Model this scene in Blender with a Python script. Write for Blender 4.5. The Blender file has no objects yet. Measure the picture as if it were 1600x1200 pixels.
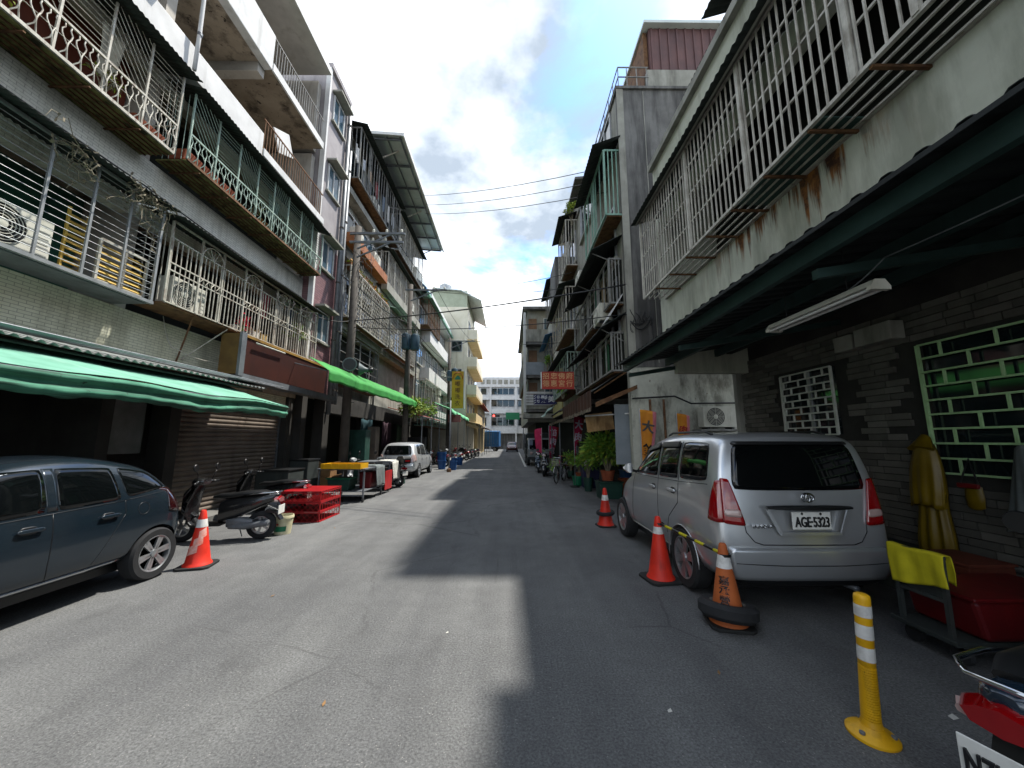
import bpy, bmesh, math, random
from mathutils import Vector, Matrix, noise as mnoise

random.seed(7)
R = math.radians
SC = bpy.context.scene
COL = SC.collection

# ------------------------------------------------------------------ camera
cam_d = bpy.data.cameras.new("camera")
cam_d.sensor_fit = 'HORIZONTAL'
cam_d.sensor_width = 36.0
cam_d.lens = 36.0 * 578.0 / 1600.0
cam_d.clip_start = 0.05
cam_d.clip_end = 4000.0
cam = bpy.data.objects.new("camera", cam_d)
COL.objects.link(cam)
cam.location = (0.0, 0.0, 1.7)
cam.rotation_euler = (R(90.0 + 8.657), 0.0, R(-0.49))
SC.camera = cam

# ------------------------------------------------------------------ light
SUN_DIR = Vector((0.392, 0.297, 1.0)).normalized()
SUN_EL = math.asin(SUN_DIR.z)
SUN_AZ = math.atan2(SUN_DIR.x, SUN_DIR.y)
sun_d = bpy.data.lights.new("sun", 'SUN')
sun_d.energy = 2.0
sun_d.angle = R(1.4)
sun_d.color = (1.0, 0.955, 0.88)
sun = bpy.data.objects.new("sun", sun_d)
COL.objects.link(sun)
sun.rotation_mode = 'QUATERNION'
sun.rotation_quaternion = SUN_DIR.to_track_quat('Z', 'Y')

SC.view_settings.view_transform = 'Standard'
SC.view_settings.look = 'None'
SC.view_settings.exposure = 1.95
SC.view_settings.gamma = 1.0
SC.view_settings.use_curve_mapping = False
SC.cycles.max_bounces = 6
SC.cycles.diffuse_bounces = 1
SC.cycles.glossy_bounces = 3
SC.cycles.transmission_bounces = 4
SC.cycles.transparent_max_bounces = 8
SC.cycles.sample_clamp_indirect = 6.0
SC.cycles.caustics_reflective = False
SC.cycles.caustics_refractive = False
SC.cycles.use_denoising = True


def make_world():
    w = bpy.data.worlds.new("World")
    SC.world = w
    w.use_nodes = True
    nt = w.node_tree
    nt.nodes.clear()
    N = nt.nodes.new
    L = nt.links.new
    out = N('ShaderNodeOutputWorld')
    bg = N('ShaderNodeBackground')
    bg.inputs[1].default_value = 0.15
    sky = N('ShaderNodeTexSky')
    sky.sky_type = 'NISHITA'
    sky.sun_disc = False
    sky.sun_elevation = SUN_EL
    sky.sun_rotation = SUN_AZ
    sky.air_density = 1.0
    sky.dust_density = 0.6
    tc = N('ShaderNodeTexCoord')
    sep = N('ShaderNodeSeparateXYZ')
    L(tc.outputs['Generated'], sep.inputs[0])
    mx = N('ShaderNodeMath'); mx.operation = 'MAXIMUM'; mx.inputs[1].default_value = 0.0
    L(sep.outputs[2], mx.inputs[0])
    ad = N('ShaderNodeMath'); ad.operation = 'ADD'; ad.inputs[1].default_value = 0.22
    L(mx.outputs[0], ad.inputs[0])
    dx = N('ShaderNodeMath'); dx.operation = 'DIVIDE'
    dy = N('ShaderNodeMath'); dy.operation = 'DIVIDE'
    L(sep.outputs[0], dx.inputs[0]); L(ad.outputs[0], dx.inputs[1])
    L(sep.outputs[1], dy.inputs[0]); L(ad.outputs[0], dy.inputs[1])
    cb = N('ShaderNodeCombineXYZ')
    L(dx.outputs[0], cb.inputs[0]); L(dy.outputs[0], cb.inputs[1])
    mp = N('ShaderNodeMapping')
    mp.inputs['Location'].default_value = CLOUD_OFF
    mp.inputs['Rotation'].default_value = (0, 0, R(24))
    mp.inputs['Scale'].default_value = (1.15, 1.0, 1.0)
    L(cb.outputs[0], mp.inputs[0])
    n1 = N('ShaderNodeTexNoise')
    n1.inputs['Scale'].default_value = 1.25
    n1.inputs['Detail'].default_value = 9.0
    n1.inputs['Roughness'].default_value = 0.62
    n1.inputs['Distortion'].default_value = 0.25
    L(mp.outputs[0], n1.inputs['Vector'])
    r1 = N('ShaderNodeValToRGB')
    r1.color_ramp.elements[0].position = 0.365
    r1.color_ramp.elements[0].color = (0, 0, 0, 1)
    r1.color_ramp.elements[1].position = 0.50
    r1.color_ramp.elements[1].color = (1, 1, 1, 1)
    L(n1.outputs[0], r1.inputs[0])
    n2 = N('ShaderNodeTexNoise')
    n2.inputs['Scale'].default_value = 1.25
    n2.inputs['Detail'].default_value = 7.0
    n2.inputs['Roughness'].default_value = 0.55
    mp2 = N('ShaderNodeMapping')
    mp2.inputs['Location'].default_value = (3.45, 2.35, 0.4)
    L(cb.outputs[0], mp2.inputs[0])
    L(mp2.outputs[0], n2.inputs['Vector'])
    r2 = N('ShaderNodeValToRGB')
    e = r2.color_ramp.elements
    e[0].position = 0.40; e[0].color = (1.05, 1.24, 1.48, 1)
    e[1].position = 0.74; e[1].color = (6.8, 6.9, 7.0, 1)
    L(n2.outputs[0], r2.inputs[0])
    mix = N('ShaderNodeMix'); mix.data_type = 'RGBA'
    L(r1.outputs[0], mix.inputs[0])
    gain = N('ShaderNodeMix'); gain.data_type = 'RGBA'; gain.blend_type = 'MULTIPLY'
    gain.inputs[0].default_value = 1.0
    gain.inputs[7].default_value = (0.40, 0.54, 0.70, 1)
    L(sky.outputs[0], gain.inputs[6])
    L(gain.outputs[2], mix.inputs[6])
    L(r2.outputs[0], mix.inputs[7])
    L(mix.outputs[2], bg.inputs[0])
    L(bg.outputs[0], out.inputs[0])


CLOUD_OFF = (2.3, 0.7, 0.0)
make_world()


# ------------------------------------------------------------------ materials
def C(h):
    h = h.lstrip('#')
    o = []
    for i in (0, 2, 4):
        c = int(h[i:i + 2], 16) / 255.0
        o.append(c / 12.92 if c <= 0.04045 else ((c + 0.055) / 1.055) ** 2.4)
    return (o[0], o[1], o[2], 1.0)


MATS = {}


class NT:
    def __init__(s, name):
        s.m = bpy.data.materials.new(name)
        s.m.use_nodes = True
        s.nt = s.m.node_tree
        s.b = s.nt.nodes['Principled BSDF']
        s.geo = None

    def n(s, t):
        return s.nt.nodes.new('ShaderNode' + t)

    def l(s, a, b):
        s.nt.links.new(a, b)

    def pos(s):
        if s.geo is None:
            s.geo = s.n('NewGeometry')
        return s.geo.outputs['Position']

    def mapped(s, scale, loc=(0, 0, 0)):
        m = s.n('Mapping')
        m.inputs['Scale'].default_value = scale
        m.inputs['Location'].default_value = loc
        s.l(s.pos(), m.inputs[0])
        return m.outputs[0]

    def noise(s, scale, detail=5, rough=.55, vec=None, dist=0):
        n = s.n('TexNoise')
        n.inputs['Scale'].default_value = scale
        n.inputs['Detail'].default_value = detail
        n.inputs['Roughness'].default_value = rough
        n.inputs['Distortion'].default_value = dist
        s.l(vec if vec is not None else s.pos(), n.inputs['Vector'])
        return n.outputs[0]

    def ramp(s, src, a, b, ca=(0, 0, 0, 1), cb=(1, 1, 1, 1)):
        r = s.n('ValToRGB')
        r.color_ramp.elements[0].position = a
        r.color_ramp.elements[0].color = ca
        r.color_ramp.elements[1].position = b
        r.color_ramp.elements[1].color = cb
        s.l(src, r.inputs[0])
        return r.outputs[0]

    def mix(s, f, a, b, mode='MIX'):
        m = s.n('Mix')
        m.data_type = 'RGBA'
        m.blend_type = mode
        for v, i in ((f, 0), (a, 6), (b, 7)):
            if isinstance(v, (int, float)):
                m.inputs[i].default_value = v
            elif isinstance(v, tuple):
                m.inputs[i].default_value = v
            else:
                s.l(v, m.inputs[i])
        return m.outputs[2]

    def math(s, op, a, b):
        m = s.n('Math')
        m.operation = op
        for i, v in enumerate((a, b)):
            if isinstance(v, (int, float)):
                m.inputs[i].default_value = v
            else:
                s.l(v, m.inputs[i])
        return m.outputs[0]

    def bump(s, h, strength, dist=.01):
        b = s.n('Bump')
        b.inputs['Strength'].default_value = strength
        b.inputs['Distance'].default_value = dist
        s.l(h, b.inputs['Height'])
        s.l(b.outputs[0], s.b.inputs['Normal'])

    def base(s, c):
        if isinstance(c, tuple):
            s.b.inputs['Base Color'].default_value = c
        else:
            s.l(c, s.b.inputs['Base Color'])


def gm(name, c1, c2=None, sc=2.0, stain=None, amt=.6, thr=.55, ssc=(2.5, 2.5, .3), rough=.8, metal=0.0,
       bump=.2, bsc=45, spec=.4, coat=0.0, grain=.0, fleck=None, fthr=.62, fsc=9):
    if name in MATS:
        return MATS[name]
    t = NT(name)
    if c2 is None:
        c2 = tuple(x * .78 for x in c1[:3]) + (1,)
    col = t.mix(t.ramp(t.noise(sc, 6, .6), .34, .68), c1, c2)
    if stain is not None:
        m = t.ramp(t.noise(1.0, 7, .65, t.mapped(ssc)), thr, min(thr + .16, 1))
        col = t.mix(t.math('MULTIPLY', m, amt), col, stain)
    if fleck is not None:
        m = t.ramp(t.noise(fsc, 6, .7), fthr, min(fthr + .05, 1))
        col = t.mix(m, col, fleck)
    if grain:
        g = t.ramp(t.noise(260, 2, .5), .3, .7, (1 - grain, 1 - grain, 1 - grain, 1), (1, 1, 1, 1))
        col = t.mix(1.0, col, g, 'MULTIPLY')
    t.base(col)
    t.b.inputs['Roughness'].default_value = rough
    t.b.inputs['Metallic'].default_value = metal
    t.b.inputs['Specular IOR Level'].default_value = spec
    if coat:
        t.b.inputs['Coat Weight'].default_value = coat
        t.b.inputs['Coat Roughness'].default_value = .06
    if bump:
        t.bump(t.noise(bsc, 4, .6), bump, .008)
    MATS[name] = t.m
    return t.m


def tile_mat(name, c1, c2, grout, axes, w, h, stain=None, amt=.6, off=.0, rough=.45, mort=.09):
    """small glazed wall tiles laid on the plane given by axes, e.g. 'yz'"""
    if name in MATS:
        return MATS[name]
    t = NT(name)
    sp = t.n('SeparateXYZ')
    t.l(t.pos(), sp.inputs[0])
    cb = t.n('CombineXYZ')
    for i, a in enumerate(axes):
        t.l(sp.outputs['xyz'.index(a)], cb.inputs[i])
    br = t.n('TexBrick')
    br.offset = off
    br.inputs['Color1'].default_value = c1
    br.inputs['Color2'].default_value = c2
    br.inputs['Mortar'].default_value = grout
    br.inputs['Scale'].default_value = 1.0
    br.inputs['Mortar Size'].default_value = mort * h
    br.inputs['Mortar Smooth'].default_value = .2
    br.inputs['Brick Width'].default_value = w
    br.inputs['Row Height'].default_value = h
    t.l(cb.outputs[0], br.inputs['Vector'])
    col = t.mix(t.ramp(t.noise(1.3, 6, .6), .35, .7), br.outputs[0], t.mix(1.0, br.outputs[0], (.84, .83, .79, 1), 'MULTIPLY'))
    if stain is not None:
        m = t.ramp(t.noise(1.0, 7, .65, t.mapped((2.2, 2.2, .35))), .5, .68)
        col = t.mix(t.math('MULTIPLY', m, amt), col, stain)
    t.base(col)
    t.b.inputs['Roughness'].default_value = rough
    inv = t.math('SUBTRACT', 1.0, br.outputs[1])
    t.bump(inv, .5, .004)
    MATS[name] = t.m
    return t.m


def plain(name, c, rough=.5, metal=0.0, spec=.5, coat=0.0, emit=0.0):
    if name in MATS:
        return MATS[name]
    t = NT(name)
    n = t.ramp(t.noise(14, 4, .6), .3, .75, tuple(x * .86 for x in c[:3]) + (1,), c)
    t.base(n)
    t.b.inputs['Roughness'].default_value = rough
    t.b.inputs['Metallic'].default_value = metal
    t.b.inputs['Specular IOR Level'].default_value = spec
    if coat:
        t.b.inputs['Coat Weight'].default_value = coat
        t.b.inputs['Coat Roughness'].default_value = .04
    if emit:
        t.b.inputs['Emission Color'].default_value = c
        t.b.inputs['Emission Strength'].default_value = emit
    MATS[name] = t.m
    return t.m


def paint(name, c, metal=.35, rough=.32, dust=.12):
    """car paint: metallic base, clear coat, a film of road dust"""
    if name in MATS:
        return MATS[name]
    t = NT(name)
    fl = t.ramp(t.noise(3, 2, .5), .3, .7, tuple(x * .97 for x in c[:3]) + (1,), tuple(min(1, x * 1.03) for x in c[:3]) + (1,))
    d = t.math('MULTIPLY', t.ramp(t.noise(2.2, 3, .5), .35, .8), dust)
    t.base(t.mix(d, fl, (.30, .28, .25, 1)))
    t.l(t.math('ADD', t.math('MULTIPLY', d, .8), rough), t.b.inputs['Roughness'])
    t.b.inputs['Metallic'].default_value = metal
    t.b.inputs['Coat Weight'].default_value = .75
    t.b.inputs['Coat Roughness'].default_value = .07
    MATS[name] = t.m
    return t.m


def asphalt():
    t = NT('asphalt')
    big = t.ramp(t.noise(.35, 6, .6), .35, .66, (.104, .106, .108, 1), (.14, .142, .141, 1))
    mid = t.ramp(t.noise(2.6, 7, .7), .3, .72, (.82, .82, .82, 1), (1.08, 1.08, 1.08, 1))
    col = t.mix(1.0, big, mid, 'MULTIPLY')
    lane = t.ramp(t.noise(1.0, 5, .6, t.mapped((1.5, .07, 1), (4.2, 0, 0))), .36, .66, (.80, .80, .81, 1), (1.1, 1.1, 1.09, 1))
    col = t.mix(1.0, col, lane, 'MULTIPLY')
    wet = t.ramp(t.noise(1.0, 6, .7, t.mapped((.9, .45, 1), (7.7, 3.1, 0))), .56, .66)
    col = t.mix(t.math('MULTIPLY', wet, .13), col, (.07, .07, .07, 1))
    pale = t.ramp(t.noise(1.0, 7, .72, t.mapped((.7, .5, 1), (1.7, 8.1, 0))), .57, .70)
    col = t.mix(t.math('MULTIPLY', pale, .13), col, (.27, .265, .25, 1))
    g = t.ramp(t.noise(62, 4, .75), .30, .70, (.36, .36, .36, 1), (1.68, 1.68, 1.66, 1))
    col = t.mix(.9, col, g, 'MULTIPLY')
    # pale and dark aggregate
    v = t.n('TexVoronoi')
    v.inputs['Scale'].default_value = 55
    t.l(t.pos(), v.inputs['Vector'])
    sp = t.ramp(v.outputs['Distance'], .14, .26, (1, 1, 1, 1), (0, 0, 0, 1))
    pick = t.ramp(t.noise(30, 2, .5), .58, .64)
    col = t.mix(t.math('MULTIPLY', sp, t.math('MULTIPLY', pick, .75)), col, (.34, .33, .31, 1))
    # oil drips and tar patches
    oil = t.ramp(t.noise(1.5, 5, .75, t.mapped((1, .35, 1), (3, 1, 0))), .575, .70)
    col = t.mix(t.math('MULTIPLY', oil, .35), col, (.05, .05, .05, 1))
    # hairline cracks
    vc = t.n('TexVoronoi')
    vc.feature = 'DISTANCE_TO_EDGE'
    vc.inputs['Scale'].default_value = .55
    t.l(t.mix(.16, t.pos(), t.noise(2.2, 5, .7)), vc.inputs['Vector'])
    cr = t.ramp(vc.outputs[0], .002, .008, (1, 1, 1, 1), (0, 0, 0, 1))
    gate = t.ramp(t.noise(.45, 2, .5, t.mapped((1, 1, 1), (9, 2, 0))), .5, .6)
    col = t.mix(t.math('MULTIPLY', cr, t.math('MULTIPLY', gate, .6)), col, (.04, .04, .04, 1))
    t.base(col)
    t.l(t.ramp(t.noise(.8, 4, .6), .3, .7, (.72, .72, .72, 1), (.92, .92, .92, 1)), t.b.inputs['Roughness'])
    t.b.inputs['Specular IOR Level'].default_value = .35
    t.bump(t.math('ADD', t.noise(62, 4, .75), t.math('MULTIPLY', t.noise(4, 4, .6), 1.2)), .8, .012)
    MATS['asphalt'] = t.m
    return t.m


# ------------------------------------------------------------------ mesh builder
class MB:
    def __init__(s):
        s.v = []
        s.f = []
        s.mi = []
        s.cur = 0

    def add(s, vs, fs):
        o = len(s.v)
        s.v.extend([tuple(v) for v in vs])
        for f in fs:
            s.f.append(tuple(i + o for i in f))
            s.mi.append(s.cur)
        return s

    def m(s, i):
        s.cur = i
        return s

    def box(s, x0, x1, y0, y1, z0, z1):
        if x0 > x1: x0, x1 = x1, x0
        if y0 > y1: y0, y1 = y1, y0
        if z0 > z1: z0, z1 = z1, z0
        return s.add([(x0, y0, z0), (x1, y0, z0), (x1, y1, z0), (x0, y1, z0), (x0, y0, z1), (x1, y0, z1), (x1, y1, z1), (x0, y1, z1)],
                     [(0, 3, 2, 1), (4, 5, 6, 7), (0, 1, 5, 4), (1, 2, 6, 5), (2, 3, 7, 6), (3, 0, 4, 7)])

    def obox(s, c, size, rot=None):
        hx, hy, hz = (k * .5 for k in size)
        M = rot if rot is not None else Matrix.Identity(3)
        c = Vector(c)
        vs = [c + M @ Vector((a * hx, b * hy, d * hz)) for d in (-1, 1) for a, b in ((-1, -1), (1, -1), (1, 1), (-1, 1))]
        return s.add(vs, [(0, 3, 2, 1), (4, 5, 6, 7), (0, 1, 5, 4), (1, 2, 6, 5), (2, 3, 7, 6), (3, 0, 4, 7)])

    def bar(s, p0, p1, w, h=None, up=(0, 0, 1)):
        h = w if h is None else h
        p0, p1 = Vector(p0), Vector(p1)
        d = (p1 - p0)
        M = frame(d, up)
        return s.obox((p0 + p1) / 2, (d.length, w, h), M)

    def tube(s, pts, r, n=8, cap=True):
        pts = [Vector(p) for p in pts]
        k = len(pts)
        rs = r if isinstance(r, (list, tuple)) else [r] * k
        vs = []
        fs = []
        ref = None
        for i, p in enumerate(pts):
            d = (pts[min(i + 1, k - 1)] - pts[max(i - 1, 0)])
            if d.length < 1e-9:
                d = Vector((0, 0, 1))
            d.normalize()
            if ref is None:
                ref = Vector((0, 0, 1)) if abs(d.z) < .9 else Vector((1, 0, 0))
            a = d.cross(ref)
            if a.length < 1e-6:
                a = d.cross(Vector((1, 0, 0)))
            a.normalize()
            b = a.cross(d).normalized()
            ref = b
            for j in range(n):
                t = 2 * math.pi * j / n
                vs.append(p + (a * math.cos(t) + b * math.sin(t)) * rs[i])
        for i in range(k - 1):
            for j in range(n):
                j2 = (j + 1) % n
                fs.append((i * n + j, i * n + j2, (i + 1) * n + j2, (i + 1) * n + j))
        if cap:
            fs.append(tuple(range(n))[::-1])
            fs.append(tuple((k - 1) * n + j for j in range(n)))
        return s.add(vs, fs)

    def lathe(s, prof, n=24, o=(0, 0, 0), M=None, cap=True):
        o = Vector(o)
        vs = []
        fs = []
        for r, z in prof:
            for j in range(n):
                t = 2 * math.pi * j / n
                v = Vector((r * math.cos(t), r * math.sin(t), z))
                if M is not None:
                    v = M @ v
                vs.append(o + v)
        k = len(prof)
        for i in range(k - 1):
            for j in range(n):
                j2 = (j + 1) % n
                fs.append((i * n + j, i * n + j2, (i + 1) * n + j2, (i + 1) * n + j))
        if cap:
            fs.append(tuple(range(n))[::-1])
            fs.append(tuple((k - 1) * n + j for j in range(n)))
        return s.add(vs, fs)

    def prism(s, poly, axis, a, b):
        """polygon in the two other axes (cyclic order y,z / x,z / x,y), swept from a to b along axis"""
        n = len(poly)
        def P(q, t):
            return {'x': (t, q[0], q[1]), 'y': (q[0], t, q[1]), 'z': (q[0], q[1], t)}[axis]
        vs = [P(q, a) for q in poly] + [P(q, b) for q in poly]
        fs = [tuple(range(n))[::-1], tuple(range(n, 2 * n))]
        for i in range(n):
            j = (i + 1) % n
            fs.append((i, j, n + j, n + i))
        return s.add(vs, fs)

    def loft(s, rings, cap=True):
        n = len(rings[0])
        vs = [v for r in rings for v in r]
        fs = []
        for i in range(len(rings) - 1):
            for j in range(n):
                j2 = (j + 1) % n
                fs.append((i * n + j, i * n + j2, (i + 1) * n + j2, (i + 1) * n + j))
        if cap:
            fs.append(tuple(range(n))[::-1])
            fs.append(tuple((len(rings) - 1) * n + j for j in range(n)))
        return s.add(vs, fs)

    def sheet(s, fn, nu, nv, th=0.0, nrm=(0, 0, 1)):
        """grid of points fn(u,v), u,v in 0..1, closed with a thickness th along nrm"""
        g = [[Vector(fn(i / nu, j / nv)) for j in range(nv + 1)] for i in range(nu + 1)]
        vs = [p for row in g for p in row]
        W = nv + 1
        fs = [(i * W + j, (i + 1) * W + j, (i + 1) * W + j + 1, i * W + j + 1) for i in range(nu) for j in range(nv)]
        if th:
            o = len(vs)
            nn = Vector(nrm) * th
            vs += [p - nn for p in vs[:o]]
            fs += [(o + a, o + d, o + c, o + b) for (a, b, c, d) in fs[:]]
            ed = [(i, 0) for i in range(nu + 1)] + [(nu, j) for j in range(1, nv + 1)] + [(i, nv) for i in range(nu - 1, -1, -1)] + [(0, j) for j in range(nv - 1, 0, -1)]
            idx = [i * W + j for i, j in ed]
            for q in range(len(idx)):
                a, b = idx[q], idx[(q + 1) % len(idx)]
                fs.append((a, o + a, o + b, b))
        return s.add(vs, fs)

    def mesh(s, name, mats, smooth=False, off=None):
        me = bpy.data.meshes.new(name)
        if off is not None:
            ox, oy, oz = off
            vs = [(a - ox, b - oy, c - oz) for a, b, c in s.v]
        else:
            vs = s.v
        me.from_pydata(vs, [], s.f)
        if not isinstance(mats, (list, tuple)):
            mats = [mats]
        for mt in mats:
            me.materials.append(mt)
        if len(mats) > 1:
            me.polygons.foreach_set('material_index', s.mi)
        if smooth:
            me.polygons.foreach_set('use_smooth', [True] * len(me.polygons))
            if smooth is not True:
                me.set_sharp_from_angle(angle=R(smooth))
        me.update()
        return me


def frame(d, up=(0, 0, 1)):
    d = Vector(d).normalized()
    u = Vector(up)
    if abs(d.dot(u)) > .995:
        u = Vector((1, 0, 0)) if abs(d.x) < .9 else Vector((0, 1, 0))
    y = u.cross(d).normalized()
    z = d.cross(y).normalized()
    return Matrix((d, y, z)).transposed()


OFF = {}


def put(name, me, parent=None, loc=(0, 0, 0), M=None, scale=None):
    o = bpy.data.objects.new(name, me)
    COL.objects.link(o)
    if parent is not None:
        o.parent = parent
        of = OFF.get(parent.name)
        if of is not None:
            loc = Vector(loc) - of
    if M is not None:
        o.rotation_euler = M.to_euler()
    o.location = loc
    if scale is not None:
        o.scale = scale
    return o


def thing(name, label, cat, loc=(0, 0, 0), group=None, rotz=0.0, local=False):
    """an Empty at the base of a thing. Parts are written in world coordinates unless local."""
    o = bpy.data.objects.new(name, None)
    COL.objects.link(o)
    o.empty_display_size = .1
    o.location = loc
    o.rotation_euler = (0, 0, rotz)
    tag(o, label, cat, group)
    if not local:
        OFF[o.name] = Vector(loc)
    return o


def tag(o, label=None, cat=None, group=None, kind=None):
    if label: o['label'] = label
    if cat: o['category'] = cat
    if group: o['group'] = group
    if kind: o['kind'] = kind
    return o


def part(name, mb, mats, parent, smooth=False, bevel=0, label=None, stuff=False, seg=2):
    of = OFF.get(parent.name) if parent is not None else None
    me = mb.mesh(name, mats, smooth, of)
    o = bpy.data.objects.new(name, me)
    COL.objects.link(o)
    o.parent = parent
    if of is not None:
        OFF[o.name] = of
    if bevel:
        b = o.modifiers.new('bevel', 'BEVEL')
        b.width = bevel
        b.segments = seg
        b.limit_method = 'ANGLE'
        b.angle_limit = R(35)
    if label: o['label'] = label
    if stuff: o['kind'] = 'stuff'
    return o


def one(name, mb, mats, label, cat, group=None, smooth=False, bevel=0, loc=None):
    """a thing that is one mesh; its origin is moved to loc"""
    me = mb.mesh(name, mats, smooth, loc)
    o = bpy.data.objects.new(name, me)
    COL.objects.link(o)
    if loc is not None:
        o.location = loc
        OFF[o.name] = Vector(loc)
    if bevel:
        b = o.modifiers.new('bevel', 'BEVEL')
        b.width = bevel
        b.segments = 2
        b.limit_method = 'ANGLE'
        b.angle_limit = R(35)
    tag(o, label, cat, group)
    return o


def structure(name, mb, mats, kind='structure', smooth=False):
    o = bpy.data.objects.new(name, mb.mesh(name, mats, smooth))
    COL.objects.link(o)
    o['kind'] = kind
    return o


_unit = {}


def piece(name, p0, p1, w, h, mt, parent, up=(0, 0, 1)):
    """one straight bar, slat or board: a shared unit box stretched from p0 to p1"""
    key = ('box', mt.name)
    if key not in _unit:
        _unit[key] = MB().box(-.5, .5, -.5, .5, -.5, .5).mesh('unit_bar', mt)
    p0, p1 = Vector(p0), Vector(p1)
    if name == 'bar':                      # hand-welded bars are never quite true
        p0.y += random.gauss(0, .004)
        p1.y += random.gauss(0, .005)
        p1.x += random.gauss(0, .003)
    d = p1 - p0
    return put(name, _unit[key], parent, (p0 + p1) / 2, frame(d, up), (d.length, w, h))


def rod(name, p0, p1, r, mt, parent, n=8):
    key = ('rod', mt.name, n)
    if key not in _unit:
        _unit[key] = MB().tube([(-.5, 0, 0), (.5, 0, 0)], 1.0, n).mesh('unit_rod', mt, 40)
    p0, p1 = Vector(p0), Vector(p1)
    if name == 'bar':
        p0.z += random.gauss(0, .005)
        p1.z += random.gauss(0, .007)
    d = p1 - p0
    return put(name, _unit[key], parent, (p0 + p1) / 2, frame(d), (d.length, r, r))


def copy_tree(o, parent=None):
    c = o.copy()
    COL.objects.link(c)
    if parent is not None:
        c.parent = parent
    for ch in o.children:
        copy_tree(ch, c)
    return c


# ------------------------------------------------------------------ lettering, made while the scene is still empty
TXT = {}


def make_text(key, body, size=1.0, extrude=.01, bold=0.0, shear=0.0, space=1.0):
    cu = bpy.data.curves.new('lettering', 'FONT')
    cu.body = body
    cu.size = size
    cu.extrude = extrude
    cu.offset = bold
    cu.shear = shear
    cu.space_character = space
    cu.align_x = 'CENTER'
    cu.align_y = 'CENTER'
    cu.resolution_u = 3
    ob = bpy.data.objects.new('lettering', cu)
    COL.objects.link(ob)
    dg = bpy.context.evaluated_depsgraph_get()
    me = bpy.data.meshes.new_from_object(ob.evaluated_get(dg))
    bpy.data.objects.remove(ob)
    TXT[key] = me


def letters(name, key, mt, parent, loc, M, scale=1.0, fit=None):
    """place a lettering mesh. M columns: right, up, out. fit=(width,height)"""
    me = TXT[key].copy()
    me.materials.clear()
    me.materials.append(mt)
    if fit is not None:
        xs = [v.co.x for v in me.vertices]
        ys = [v.co.y for v in me.vertices]
        cx, cy = (min(xs) + max(xs)) / 2, (min(ys) + max(ys)) / 2
        sx, sy = fit[0] / (max(xs) - min(xs)), fit[1] / (max(ys) - min(ys))
        for v in me.vertices:
            v.co.x = (v.co.x - cx) * sx
            v.co.y = (v.co.y - cy) * sy
        scale = 1.0
    return put(name, me, parent, loc, M, (scale,) * 3)


M_NEGY = Matrix(((1, 0, 0), (0, 0, -1), (0, 1, 0)))      # reads from -Y (towards the camera)
M_POSX = Matrix(((0, 0, 1), (1, 0, 0), (0, 1, 0)))       # reads from +X
M_NEGX = Matrix(((0, 0, -1), (-1, 0, 0), (0, 1, 0)))     # reads from -X

for _k, _b, _o in (('plate_mpv', 'AGE·5323', .016), ('plate_sco', 'N7L·826', .014), ('badge', 'INNOVA', .0), ('cone1', '嘉', .015), ('cone2', '承', .02), ('cone3', '營', .012),
                   ('f1', '大', .03), ('f2', '餡', .015), ('f3', '肉', .02), ('f4', '包', .02),
                   ('s1', '嘟', .0), ('s2', '嘟', .0), ('s3', '洗', .0), ('s4', '衣', .0),
                   ('r1', '招', .012), ('r2', '忠', .012), ('r3', '佛', .012), ('r4', '府', .012), ('r5', '德', .012), ('r6', '惠', .012), ('r7', '宮', .012), ('r8', '行', .012),
                   ('b1', '髮', .02), ('b2', '美', .02), ('b3', '容', .01), ('b4', '坊', .01)):
    make_text(_k, _b, 1.0, .01, _o)
# ------------------------------------------------------------------ palette
M_ASPH = asphalt()
M_GROUND = gm('ground_concrete', C('#7d7c78'), C('#6a6966'), 1.1, C('#4c4a46'), .5, rough=.9, grain=.3)
M_TILE = tile_mat('mosaic_tile', C('#eeeee4'), C('#e2e2d8'), C('#b2b2a8'), 'yz', .16, .05, C('#7c7b6c'), .5, .5)
M_TILE2 = tile_mat('mosaic_tile_low', C('#ededd6'), C('#e0e0c8'), C('#acac96'), 'yz', .16, .05, C('#7a785e'), .5, .5)
M_WHITEP = gm('white_plaster', C('#d6d6d4'), C('#c2c2c0'), 2.2, C('#8f8d86'), .45, rough=.85)
M_PLAS = gm('grey_plaster', C('#b4aea4'), C('#9a958c'), 1.4, C('#5c554b'), .6, rough=.9)
M_SOFFIT = gm('stained_soffit', C('#a79a88'), C('#857867'), 1.2, C('#3c332a'), .85, .5, (2.2, 2.2, 2.2), rough=.9, fleck=C('#322a22'), fthr=.6, fsc=5)
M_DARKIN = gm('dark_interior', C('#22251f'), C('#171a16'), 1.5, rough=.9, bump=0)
M_GREENIN = gm('green_curtain_board', C('#2f6350'), C('#234a3d'), 1.2, rough=.8)
M_BROWNB = gm('brown_board', C('#6e3524'), C('#552618'), 2.0, C('#31150d'), .5, rough=.75)
M_IRONW = gm('white_painted_iron', C('#c6c3b7'), C('#9c978a'), 6, C('#5f4230'), .75, .52, (14, 14, 3), rough=.55, bump=.1)
M_IRONG = gm('green_painted_iron', C('#9fb3a6'), C('#7f9489'), 5, C('#6a5136'), .55, .56, (10, 10, 3), rough=.55, bump=.1)
M_IRONGR = gm('grey_painted_iron', C('#8d8d89'), C('#6c6c69'), 5, C('#5f3f2a'), .6, .55, (8, 8, 2), rough=.6, bump=.1)
M_RUST = gm('rusty_iron', C('#7a5a3c'), C('#5b3d28'), 7, C('#2d1d14'), .7, .5, (6, 6, 6), rough=.85)
M_MOSS = gm('mossy_tray', C('#8b8a55'), C('#5d5a32'), 5, C('#26241a'), .9, .48, (5, 5, 5), rough=.9)
M_EAVE = gm('weathered_dark_sheet', C('#2c3230'), C('#1f2422'), 3, C('#4a4d47'), .5, rough=.75, bump=.1)
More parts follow.
